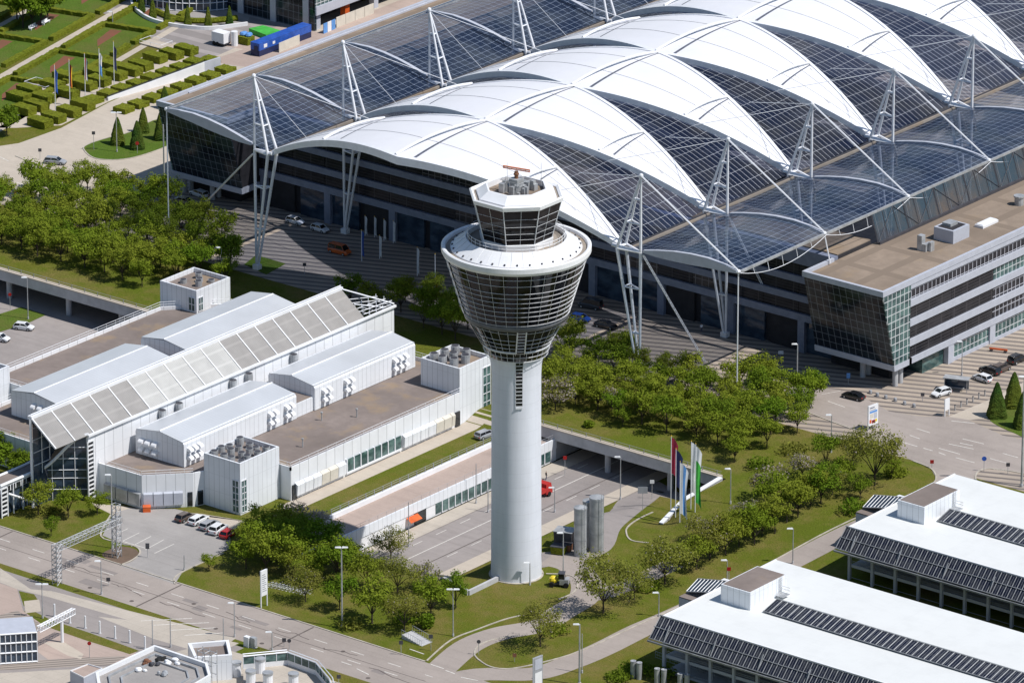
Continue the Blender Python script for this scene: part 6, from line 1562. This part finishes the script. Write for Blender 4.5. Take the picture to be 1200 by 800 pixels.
for k, (x,y,w2,h2,mt,lab) in enumerate(((662,640,1.6,3.2,'darksteel','dark tank unit behind the left silo'),(655,648,1.2,1.5,'hedge','dark green bin left of the silos'),(669,632,1.1,3.0,'white','white bagged heap on the dark tank unit'),(664,645,.9,1.4,'rust','brown crate at the foot of the left silo'))):
    p = gp(x,y); o = thing('tank' if k == 0 else ('waste_bin' if k == 1 else ('bag_pile' if k == 2 else 'crate')), lab, ('tank','bin','bags','crate')[k], tuple(p), math.radians(20), local=True)
    if k == 2:
        mb = MB()
        for i in range(5): mb.ball((HR.uniform(-.9,.9),HR.uniform(-.7,.7),.5+.35*i),.7,.6,.45,7,4)
        mb.build('bag', M['lampglass'], o)
    else:
        MB().hexa([(-w2,-w2*.8,.15),(w2,-w2*.8,.15),(w2,w2*.8,.15),(-w2,w2*.8,.15),(-w2*1.08,-w2*.88,h2),(w2*1.08,-w2*.88,h2),(w2*1.08,w2*.88,h2),(-w2*1.08,w2*.88,h2)]).build('body', M[mt], o)
        MB().box(-w2*1.12,w2*1.12,-w2*.92,w2*.92,h2+.01,h2+.12).build('lid', M['darksteel'] if k else M['galv'], o); MB().box(-w2*.8,w2*.8,-w2*.6,w2*.6,0,.14).build('skid', M['darksteel'], o)
# ventilation pipes in the bed at the bottom
for (x,y,lab) in ((742,793,'left of the first pair of grey ventilation pipes in the ivy bed'),(749,795,'right of the first pair of grey ventilation pipes in the ivy bed'),(770,802,'left of the second pair of grey pipes nearer the car park'),(778,803,'right of the second pair of grey pipes nearer the car park'),(797,808,'left of the lowest pair of grey pipes at the bottom edge'),(805,809,'right of the lowest pair of grey pipes at the bottom edge')):
    p = gp(x,y); o = thing('vent_pipe', lab, 'pipe', tuple(p), 0, local=True); MB().lathe([(.48,0),(.48,2.9)],16).build('pipe', M['galv'], o, smooth=True); MB().lathe([(.5,2.9),(.52,3.1),(.3,3.1),(0,2.95)],16).build('mouth', M['cargrey'], o)
fcc = thing('mesh_fence', 'low grey mesh fence between the ivy bed and the lower car park', 'fence', tuple(gp(768,768)))
a, b = gp(768,770), gp(860,803); d = b-a
mb = MB()
for z in (.1,.65,1.2): mb.tube(a+Vector((0,0,z)), b+d*.5+Vector((0,0,z)), .03, 4)
for k in range(60): p = a+d*(k*1.5/60); mb.tube(p+Vector((0,0,.1)), p+Vector((0,0,1.2)), .015, 3)
mb.build('mesh', M['galv'], fcc)
for k in range(9): p = a+d*(k*1.5/8); MB().tube(p, p+Vector((0,0,1.3)), .05, 5).build('post', M['galv'], fcc)
# ================================================================== lamps, masts, signs, flags
def lamp(x, y, yt, label, r=.09, head=1, z=None, arm=.0, mt='galv'):
    p = gp(x,y) if z is None else pz(x,y,z); h = hgt(p, yt); o = thing('street_lamp', label, 'street lamp', tuple(p), 0, local=True)
    MB().tube((0,0,0),(0,0,h), r*1.25, 8, r*.8).build('pole', M[mt], o); MB().tube((0,0,0),(0,0,.5), r*2, 8).build('base', M['concwall'], o)
    if head:
        for s_ in ((1,) if head == 1 else (1,-1)):
            d = Vector((RT.x,RT.y,0))*(-s_); c = d*(.6+arm)+Vector((0,0,h))
            n = Vector((-d.y,d.x,0))*.26; e = d*.55
            hd_ = MB().hexa([c-e-n-Vector((0,0,.06)),c+e-n*.7-Vector((0,0,.06)),c+e+n*.7-Vector((0,0,.06)),c-e+n-Vector((0,0,.06)),c-e*.8-n*.6+Vector((0,0,.14)),c+e*.9-n*.5+Vector((0,0,.1)),c+e*.9+n*.5+Vector((0,0,.1)),c-e*.8+n*.6+Vector((0,0,.14))]).build('lamp_head', M['lampglass'], o, fix=True)
            MB().tube((0,0,h-.05), c, .05, 5).build('arm', M['galv'], hd_).parent = o
    return o
for (x,y,yt,lab,kw_) in ((401,735,641,'tall double headed lamp standing among the trees of the front lawn',dict(r=.13,head=2)),(531,745,690,'lamp with double arm beside the steps on the front lawn',dict(head=2)),(679,802,731,'tall lamp at the access road beside the white notice board',dict(r=.15,head=1)),(682,788,742,'thin pole right behind the tall lamp of the access road',dict(head=0)),(772,722,694,'lamp at the kerb where the access road passes the lower car park',{}),(660,676,624,'slim lamp between the tower foot and the silos',{}),(929,660,619,'lamp on the grass edge of the access road between the car parks',{}),(852,682,656,'lamp behind the glazed stair of the lower car park',{}),(856,590,549,'lamp on the open lawn right of the flagpoles',{}),(727,585,535,'lamp on the low road under the bridge edge',dict(z=-4.5)),(650,600,571,'lamp on the low road just right of the tower',dict(z=-4.5)),(572,600,560,'thin lamp on the low road just left of the tower',dict(head=0)),(934,448,403,'tall white headed lamp before the leaning glass wing',dict(r=.12)),(974,530,486,'lamp on the grass by the junction below the black saloon',{}),(1197,570,441,'very tall lamp mast at the right edge beside the cone trees',dict(r=.17,head=2)),(132,642,556,'tall lamp beside the gantry tower at the parking lot',dict(r=.11)),(119,696,657,'lamp on the grass median of the main road',{}),(50,724,684,'cluster headed lamp beside the pale island at the left',dict(head=2)),(275,746,706,'lamp on the grass median near the white block',{}),(200,758,723,'lamp at the lay-by before the flat roofed building',dict(head=0)),(179,760,726,'thin pole left of the lay-by lamp',dict(head=0)),(33,374,325,'lamp on the low road at the far left',dict(z=-4.5)),(260,324,290,'lamp at the right edge of the left grove',{}),(137,178,132,'white mast lamp before the clipped cones',dict(head=2)),(193,242,146,'very tall grey mast between the left grove and the dark wing',dict(r=.16,head=0)),(621,685,659,'small lamp in front of the tower foot',{}),(479,640,588,'thin lamp on the low road before the pavilion',dict(z=-4.5,head=0)),(558,590,543,'thin lamp beside the pavilion window strip',dict(z=-4.5,head=0)),(1127,440,400,'thin lamp on the striped plaza by the bus shelter',dict(head=1)),(262,752,724,'thin pole beside the white block at the bottom left',dict(head=0)),(216,668,650,'small pole at the corner of the parking lot',dict(head=0)),(319,762,740,'small lamp on the verge by the glazed terrace',{}),(132,30,14,'dark lantern at the edge of the striped garden road',dict(head=1))):
    lamp(x,y,yt,lab,**kw_)
def post_sign(x, y, yt, label, mt='cargrey', w2=.35, h2=.7, cat='sign', z=None, disc=False):
    p = gp(x,y) if z is None else pz(x,y,z); h = max(1.6,hgt(p, yt)); o = thing('road_sign', label, cat, tuple(p), 0, local=True)
    MB().tube((0,0,0),(0,0,h), .05, 6).build('post', M['galv'], o)
    f = Vector((FW.x,FW.y,0)).normalized(); n = Vector((RT.x,RT.y,0))*w2; mb = MB(); c = Vector((0,0,h-h2/2))-f*.08
    if disc:
        m_ = [c+n*math.cos(2*math.pi*k/14)+Vector((0,0,w2*math.sin(2*math.pi*k/14))) for k in range(14)]; mb.add(m_+[v+f*.04 for v in m_], [list(range(14)),list(range(14,28))[::-1]]+[[k,(k+1)%14,14+(k+1)%14,14+k] for k in range(14)])
    else: mb.hexa([c-n-Vector((0,0,h2/2)),c+n-Vector((0,0,h2/2)),c+n-Vector((0,0,h2/2))+f*.05,c-n-Vector((0,0,h2/2))+f*.05,c-n+Vector((0,0,h2/2)),c+n+Vector((0,0,h2/2)),c+n+Vector((0,0,h2/2))+f*.05,c-n+Vector((0,0,h2/2))+f*.05])
    mb.build('panel', M[mt], o, fix=True); return o
for (x,y,yt,lab,mt,kw_) in ((127,686,679,'small dark sign on the main road median','darksteel',{}),(173,653,636,'dark double sign at the parking lot entrance','darksteel',dict(h2=1.1)),(339,760,748,'dark round sign with red rim at the main road','darksteel',dict(disc=True)),(333,757,750,'black bollard sign beside the round sign','darksteel',{}),(470,767,750,'dark sign on the verge left of the steps','darksteel',{}),(505,762,743,'dark sign on the verge right of the steps','darksteel',{}),(561,767,749,'dark sign at the road fork lawn tip','darksteel',dict(disc=True)),(397,800,791,'dark sign at the bottom edge by the terrace','darksteel',{}),(110,176,154,'dark sign at the lawn island kerb','darksteel',{}),(47,187,174,'dark sign beside the silver estate car','darksteel',{}),(161,180,166,'red and white sign before the clipped cones','tail',dict(disc=True,w2=.4)),(12,335,342,'x','red',{}),(12,363,343,'red round sign on the low road at the far left','tail',dict(z=-4.5,disc=True)),(662,557,534,'red and white sign on the low road pavement','tail',dict(z=-4.5)),(764,585,562,'small white plate sign at the mouth of the ramp','white',dict(z=-4.5,w2=.4)),(753,598,570,'larger grey plate sign beside the ramp','cargrey',dict(w2=.9,h2=1.3)),(1153,552,535,'blue round sign on the lawn tip of the right island','blue',dict(disc=True,w2=.45)),(1081,470,460,'dark double sign on the striped plaza','darksteel',{}),(994,450,437,'blue and white sign before the leaning wing','skyblue',dict(h2=1.0)),(915,420,416,'white notice in the shade before the terminal','white',dict(w2=.5)),(1092,548,541,'small red sign at the bend kerb','tail',{}),(806,374,372,'white sign on the shaded plaza','white',dict(w2=.4)),(854,684,664,'red sign behind the lower car park stair','tail',{}),(105,770,751,'red sign on the pink paving','tail',dict(disc=True)),(357,322,308,'dark sign in the sunlit patch before the hall','darksteel',{}),(603,775,768,'small brown sign on the fork lawn','rust',{}),(1181,555,542,'dark bollard sign at the right island','darksteel',{}),(1172,540,530,'x','x',{}),(958,468,455,'x','x',{})):
    if lab == 'x': continue
    post_sign(x,y,yt,lab,mt,**kw_)
def board(name, label, x0, y0, x1, y1, yt, depth, text_lines=None, mt='white', legs=True, zb=2.0):
    a, b = gp(x0,y0), gp(x1,y1); h = hgt(a, yt); o = thing(name, label, 'sign', tuple(a)); d = (b-a); d.z = 0; n = Vector((d.y,-d.x,0)).normalized()*depth/2
    if n.dot(FW) > 0: n = -n
    z1, z2 = Vector((0,0,zb)), Vector((0,0,h))
    MB().hexa([a+n+z1,b+n+z1,b-n+z1,a-n+z1,a+n+z2,b+n+z2,b-n+z2,a-n+z2]).build('panel', M[mt], o, fix=True)
    for q in (a,b): MB().tube(q-Vector((0,0,.2)), q+z2, .12, 6).build('post', M['white'], o)
    return o, a, b, n, h
o, a, b, n, h = board('direction_board','tall white direction board on two posts at the edge of the main road',306,712,313,709,669,.3,zb=2.2)
mb = MB()
for k in range(9): z = 3.0+(h-3.5)*k/9; u = Vector((0,0,z)); mb.hexa([a.lerp(b,.12)+n*1.08+u,a.lerp(b,.85-(k%3)*.12)+n*1.08+u,a.lerp(b,.85-(k%3)*.12)+n*1.02+u,a.lerp(b,.12)+n*1.02+u]+[v+Vector((0,0,.16)) for v in (a.lerp(b,.12)+n*1.08+u,a.lerp(b,.85-(k%3)*.12)+n*1.08+u,a.lerp(b,.85-(k%3)*.12)+n*1.02+u,a.lerp(b,.12)+n*1.02+u)])
mb.build('lettering', M['cargrey'], o)
o, a, b, n, h = board('map_board','white map board on the lawn by the junction with small printed plan',1017,505,1028,501,476,.3,zb=1.0)
up_ = Vector((0,0,1)); d = b-a; d.z = 0
for (u0,u1,z0,z1,mt) in ((.1,.6,.86,.90,'navy'),(.1,.75,.76,.79,'cargrey'),(.1,.9,.62,.72,'skyblue'),(.15,.5,.35,.58,'cream'),(.55,.88,.3,.6,'spandrel'),(.1,.3,.12,.3,'orange'),(.35,.7,.08,.25,'maroon'),(.72,.9,.12,.26,'yellow')):
    P = lambda u,z: a+d*u+n*1.05+up_*(1.0+(h-1.0)*z)
    MB().hexa([P(u0,z0),P(u1,z0),P(u1,z0)+n*.1,P(u0,z0)+n*.1,P(u0,z1),P(u1,z1),P(u1,z1)+n*.1,P(u0,z1)+n*.1]).build('print', M[mt], o, fix=True)
o, a, b, n, h = board('notice_board','grey and white notice board at the bottom edge beside the tall lamp',625,815,635,811,771,.4,mt='cargrey',zb=.6); d = b-a
P = lambda u,z: a+d*u+n*1.05+up_*(h*z)
MB().hexa([P(.1,.15),P(.9,.15),P(.9,.15)+n*.1,P(.1,.15)+n*.1,P(.1,.6),P(.9,.6),P(.9,.6)+n*.1,P(.1,.6)+n*.1]).build('poster', M['white'], o, fix=True)
MB().hexa([P(.1,.68),P(.9,.68),P(.9,.68)+n*.1,P(.1,.68)+n*.1,P(.1,.95),P(.9,.95),P(.9,.95)+n*.1,P(.1,.95)+n*.1]).build('poster', M['skyblue'] if False else M['spandrel'], o, fix=True)
o, a, b, n, h = board('white_board','small white board on two posts on the plaza beside the cone trees',1107,488,1112,486,468,.2,zb=1.2)
# flags
def flag(x, y, yt, label, bands, fl=(.92,.55), drop=None, w2=1.3, vertical=False, z=None, ph=0.0):
    p = gp(x,y) if z is None else pz(x,y,z); h = hgt(p, yt); o = thing('flagpole', label, 'flagpole', tuple(p), 0, local=True)
    MB().tube((0,0,0),(0,0,h), .09, 8, .06).build('pole', M['whitemetal'], o); MB().ball((0,0,h+.08),.1,.1,.1).build('finial', M['gold'], o)
    z0, z1 = h*fl[0], h*fl[1]; nu, nv = 8, 16; mb = MB(); vs = []
    dr = Vector((RT.x,RT.y,0))
    for j in range(nv+1):
        t = j/nv
        for i in range(nu+1):
            u = i/nu; sag = u*w2*(.35+.65*(1-.6*t)); off = .18*math.sin(6*u+3*t+ph)*u
            q = dr*(.08+u*w2*.55*(1-.25*math.sin(3.1*t)))+Vector((FW.x,FW.y,0))*off; vs.append((q.x,q.y,z0+(z1-z0)*t-u*u*w2*.75))
    nb = len(bands)
    for j in range(nv):
        for i in range(nu):
            m_ = min(nb-1,int((i/nu if vertical else j/nv)*nb)); k = j*(nu+1)+i; mb.add([vs[k],vs[k+1],vs[k+nu+2],vs[k+nu+1]], [(0,1,2,3)], m_)
    mb.build('flag', [M[b_] for b_ in bands], o, smooth=True); return o
flag(786,598,511,'flagpole with dark red flag leftmost of the group by the bridge',['maroon','maroon'],(.98,.5),w2=2.2)
flag(791.5,606,526,'flagpole with dark blue flag second by the bridge',['navy','navy'],(.98,.45),w2=2.2,ph=1)
flag(796.5,612,541,'flagpole with white and pale blue flag in the middle by the bridge',['white','skyblue','white'],(.98,.15),w2=2.6,vertical=True,ph=2)
flag(809.5,596,517,'flagpole with long white flag second from the right by the bridge',['white','lampglass'],(.98,.25),w2=2.2,ph=.5)
flag(814.5,600,520,'flagpole with white and bright green flag rightmost by the bridge',['white','greenp','greenp','greenp'],(.96,.14),w2=2.0,ph=1.5)
for (x,y,yt,lab,bands,v) in ((65,130,76,'flagpole with blue flag leftmost above the hedges',['blue','blue'],False),(82,124,70,'flagpole with black red and gold flag above the hedges',['black','red','gold'],True),(100,115,63,'flagpole with red white and blue flag above the hedges',['red','white','navy'],True),(117,110,57,'flagpole with white and light blue flag above the hedges',['white','skyblue'],False),(134,105,49,'flagpole with dark violet blue flag rightmost above the hedges',['navy','navy'],False)):
    flag(x,y,yt,lab,bands,(.9,.42),w2=1.1,vertical=v)
for k, (x,y,yt) in enumerate(((428,276,253),(439,278,254),(450,282,257),(461,285,259),(445,303,276),(489,323,290))):
    flag(x,y,yt,'furled white flag on a pole in the shade before the terminal doors',['white','lampglass'],(.97,.1),w2=.7,ph=k)['group'] = 'white flags before the terminal'
flag(510,350,298,'tall pole with orange flag beside the tower head',['orange','orange'],(.5,.15),w2=.9)
flag(424,306,270,'blue banner pole in the shade behind the orange van',['blue','blue'],(.97,.2),w2=.8)
# gantry over the main road
gt_ = thing('sign_gantry', 'grey lattice gantry spanning the main road beside the parking lot', 'gantry', tuple(gp(67,684)))
a, b = gp(67,684), gp(137,652); ha = hgt(a, 638); d = (b-a); d.z = 0; dn = d.normalized(); nn = Vector((-dn.y,dn.x,0))*.55
def lattice(mb, p, q, w2, h2, n, r=.07):
    """a four chord truss between two points"""
    dd = (q-p).normalized(); s_ = dd.cross(Vector((0,0,1)))
    s_ = (s_ if s_.length > .1 else Vector((1,0,0))).normalized()*w2; u_ = s_.cross(dd).normalized()*h2
    ch = [s_+u_,s_-u_,-s_-u_,-s_+u_]
    for c in ch: mb.tube(p+c,q+c,r,4)
    for k in range(n):
        a_, b_ = p.lerp(q,k/n), p.lerp(q,(k+1)/n)
        for i in range(4): mb.tube(a_+ch[i], b_+ch[(i+1)%4], r*.7, 4); mb.tube(b_+ch[i], b_+ch[(i+1)%4], r*.7, 4)
mb = MB(); lattice(mb, a+up_*(ha-.6), b+up_*(ha-.6)+dn*1.0, .55,.55, 16); mb.build('beam', M['galv'], gt_)
for q, hh in ((a,ha),(b,ha+2.6)):
    mb = MB(); lattice(mb, q, q+up_*hh, .6,.6, 8, .08); mb.build('tower', M['galv'], gt_)
gt2 = thing('height_gantry', 'white cantilever lattice arm on a post at the bottom left', 'gantry', tuple(gp(73,752)))
p = gp(73,752); h = hgt(p,724); MB().tube(p,p+up_*h,.28,8).build('post', M['white'], gt2)
e0, e1 = gp(46,752), gp(84,737); mb = MB(); dd = (gp(90,738)-gp(40,764)); dd.z = 0; dd.normalize(); lattice(mb, p+up_*(h+.2)-dd*6.5, p+up_*(h+.2)+dd*3.4, .35,.5, 12, .08); mb.build('arm', M['white'], gt2)
for k, (x,y) in enumerate(((64,722),(82,730),(100,736),(117,742),(135,748),(152,753),(170,760))):
    p = gp(x,y); h = 2.4
    if k == 0: wp = thing('white_post', 'white marker post in the row along the service road', 'post', tuple(p), 0, 'white posts along the service road', local=True); MB().tube((0,0,0),(0,0,h),.16,8).build('post', M['white'], wp); MB().tube((0,0,-.02),(0,0,.15),.3,8).build('foot', M['concwall'], wp)
    else: dup(wp, p)
for k, (x,y,lab) in enumerate(((290,757,'white cabinet left of a pair on the verge by the white block'),(297,758,'grey cabinet right of a pair on the verge by the white block'))):
    p = gp(x,y); o = thing('cabinet', lab, 'cabinet', tuple(p), 0, local=True); MB().box(-.55,.55,-.4,.4,.15,1.9).build('body', M['white' if k == 0 else 'galv'], o); MB().box(.56,.6,-.3,.3,.4,1.7).build('door', M['cargrey'], o); MB().box(-.6,.6,-.45,.45,0,.14).build('plinth', M['concwall'], o)
p = gp(172,599); o = thing('salt_bin', 'orange grit bin against the white station wall', 'bin', tuple(p), math.radians(45), local=True); MB().box(-.7,.7,-.5,.5,0,1.0).build('bin', M['orange'], o); MB().hexa([(-.75,-.55,1.01),(.75,-.55,1.01),(.75,.55,1.01),(-.75,.55,1.01),(-.7,-.3,1.3),(.7,-.3,1.3),(.7,.4,1.2),(-.7,.4,1.2)]).build('lid', M['orange'], o)
# steps on the front lawn, bicycle rows, bollards, bus shelter
p = gp(489,750); o = thing('garden_steps', 'small grey steps with railing down the front lawn', 'steps', tuple(p), math.radians(85), local=True)
for k in range(7): MB().box(-1.3,1.3,-2.4+k*.7,-1.7+k*.7,-.6,.05+.12*k).build('step', M['concwall'], o)
mb = MB()
for s_ in (-1.35,1.35):
    mb.tube((s_,-2.4,1.0),(s_,2.5,1.75),.05,4)
    for k in range(10): mb.tube((s_,-2.4+k*.54,.1),(s_,-2.4+k*.54,1.0+.083*k),.03,4)
mb.build('railing', M['galv'], o)
for (x,y,n_,lab,grp) in ((318,687,11,'bicycle parked leaning in the row under the front lawn trees','bicycles on the front lawn'),(112,288,10,'bicycle parked in the row inside the left grove','bicycles in the left grove')):
    for k in range(n_):
        q = gp(x+k*(4.2 if grp.endswith('lawn') else 4.6),y+k*(.9 if grp.endswith('lawn') else 2.2))
        if k == 0:
            bk = thing('bicycle', lab, 'bicycle', tuple(q), math.radians(60), grp, local=True)
            for sx in (-.55,.55):
                mb = MB(); mb.path([(sx+.34*math.cos(2*math.pi*i/14),0,.34+.34*math.sin(2*math.pi*i/14)) for i in range(15)],.03,4)
                for i in range(4): mb.tube((sx+.34*math.cos(math.pi*i/4),0,.34+.34*math.sin(math.pi*i/4)),(sx-.34*math.cos(math.pi*i/4),0,.34-.34*math.sin(math.pi*i/4)),.008,3)
                mb.build('wheel', M['galv'], bk)
            mb = MB()
            for u, v in (((-.55,0,.34),(-.15,0,.85)),((-.15,0,.8),(.4,0,.85)),((-.05,0,.3),(.4,0,.85)),((-.05,0,.3),(-.15,0,.85)),((-.55,0,.34),(-.05,0,.3)),((.4,0,.95),(.55,0,.34))): mb.tube(u,v,.035,5)
            mb.build('frame', M['whitemetal'], bk); MB().box(-.28,-.02,-.08,.08,.86,.93).build('saddle', M['black'], bk); MB().tube((.38,-.28,1.0),(.38,.28,1.0),.025,5).build('handlebar', M['darksteel'], bk)
        else: dup(bk, q, math.radians(60+TR.uniform(-4,4)))
for k, (x,y) in enumerate(((1020,461),(1028,464),(1038,467),(1049,470),(1060,474),(1071,477))):
    p = gp(x,y)
    if k == 0: bo = thing('stone_bollard', 'low dark bollard in the curved row on the striped plaza edge', 'bollard', tuple(p), 0, 'dark bollards on the striped plaza', local=True); MB().lathe([(.0,.75),(.28,.7),(.32,.5),(.32,0)],10).build('body', M['cargrey'], bo); MB().lathe([(.4,0),(.4,.08),(.3,.08)],10).build('foot', M['darksteel'], bo)
    else: dup(bo, p)
for k, (x,y) in enumerate(((1119,481),(1126,477),(1133,474),(1140,471),(1147,467),(1154,464))):
    p = gp(x,y)
    if k == 0: bo = thing('post_bollard', 'slim grey post bollard in the row beside the pale path', 'bollard', tuple(p), 0, 'slim bollards by the pale path', local=True); MB().tube((0,0,0),(0,0,1.1),.14,8).build('post', M['galv'], bo); MB().tube((0,0,1.1),(0,0,1.2),.17,8).build('cap', M['darksteel'], bo)
    else: dup(bo, p)
p = gp(1122,456); o = thing('bus_shelter', 'small glass bus shelter on the striped plaza', 'bus shelter', tuple(p), math.radians(20), local=True)
MB().box(-2.2,2.2,-.05,.05,.3,2.5).build('back_glass', M['glassblue'], o); MB().box(-2.25,-2.15,-1.4,0,.3,2.5).build('side_glass', M['glassblue'], o); MB().box(-2.5,2.5,-1.7,.3,2.55,2.7).build('roof', M['galv'], o); MB().box(-1.4,1.4,-.7,-.2,.45,.55).build('bench', M['galv'], o)
for sx in (-2.2,2.2):
    for sy in (-1.4,0): MB().tube((sx,sy,0),(sx,sy,2.55),.06,6).build('post', M['galv'], o)
p = gp(1170,412); o = thing('barrier', 'orange and white barrier board lying by the office wing', 'barrier', tuple(p), math.radians(20), local=True); MB().box(-1.8,1.8,-.15,.15,.35,.65).build('board', M['orange'], o)
for sx in (-1.4,1.4): MB().box(sx-.25,sx+.25,-.4,.4,0,.34).build('foot', M['darksteel'], o)
# ================================================================== people
def person(x, y, label, top, legs, z=None, face=0.0, hair='black'):
    p = gp(x,y) if z is None else pz(x,y,z); o = thing('person', label, 'person', tuple(p), face, local=True)
    J = {'pel':(0,0,.95),'che':(.02,0,1.32),'nec':(.02,0,1.5),'hed':(.04,0,1.62),'top':(.03,0,1.76),'hl':(0,.1,.9),'kl':(.12,.1,.5),'al':(.02,.1,.08),'tl':(.16,.11,.03),'hr':(0,-.1,.9),'kr':(-.02,-.1,.5),'ar':(-.2,-.1,.1),'tr':(-.06,-.11,.03),'sl':(.02,.2,1.42),'el':(-.08,.25,1.14),'wl':(.04,.26,.9),'fl':(.08,.26,.8),'sr':(.02,-.2,1.42),'er':(.0,-.26,1.14),'wr':(.18,-.24,.95),'fr':(.24,-.23,.87)}
    E_ = [('pel','che'),('che','nec'),('nec','hed'),('hed','top'),('pel','hl'),('hl','kl'),('kl','al'),('al','tl'),('pel','hr'),('hr','kr'),('kr','ar'),('ar','tr'),('che','sl'),('sl','el'),('el','wl'),('wl','fl'),('che','sr'),('sr','er'),('er','wr'),('wr','fr')]
    Rr = {'pel':.14,'che':.15,'nec':.055,'hed':.1,'top':.07,'hl':.1,'kl':.065,'al':.045,'tl':.04,'hr':.1,'kr':.065,'ar':.045,'tr':.04,'sl':.07,'el':.045,'wl':.032,'fl':.035,'sr':.07,'er':.045,'wr':.032,'fr':.035}
    ks = list(J); me = bpy.data.meshes.new('body'); me.from_pydata([J[k] for k in ks], [(ks.index(a),ks.index(b)) for a,b in E_], []); ob_ = bpy.data.objects.new('body', me); C.objects.link(ob_)
    md = ob_.modifiers.new('s','SKIN'); sv = me.skin_vertices[0].data
    for i, k in enumerate(ks): sv[i].radius = (Rr[k],Rr[k]*(1.25 if k in ('che','pel') else 1)); sv[i].use_root = (k == 'pel')
    ob_.modifiers.new('u','SUBSURF').levels = 1
    dg = bpy.context.evaluated_depsgraph_get(); m2 = bpy.data.meshes.new_from_object(ob_.evaluated_get(dg)); ob_.modifiers.clear(); ob_.data = m2; ob_.parent = o
    m2.materials.clear()
    for q in (M['skin'], M[top], M[legs], M[hair]): m2.materials.append(q)
    for f in m2.polygons:
        c = f.center; f.material_index = 2 if c.z < .95 and abs(c.y) < .2 else (1 if c.z < 1.5 and c.z > .95 or (c.z > .95 and c.z < 1.5) else (3 if c.z > 1.68 else 0)); f.use_smooth = True
person(18,232,'person in red top and dark trousers walking by the left grove road','red','navy')
person(640,562,'person in dark clothes walking on the low road beside the tower','black','navy',z=-4.5,face=1.0)
person(822,389,'person in white top standing on the shaded plaza','white','navy',face=2.0)
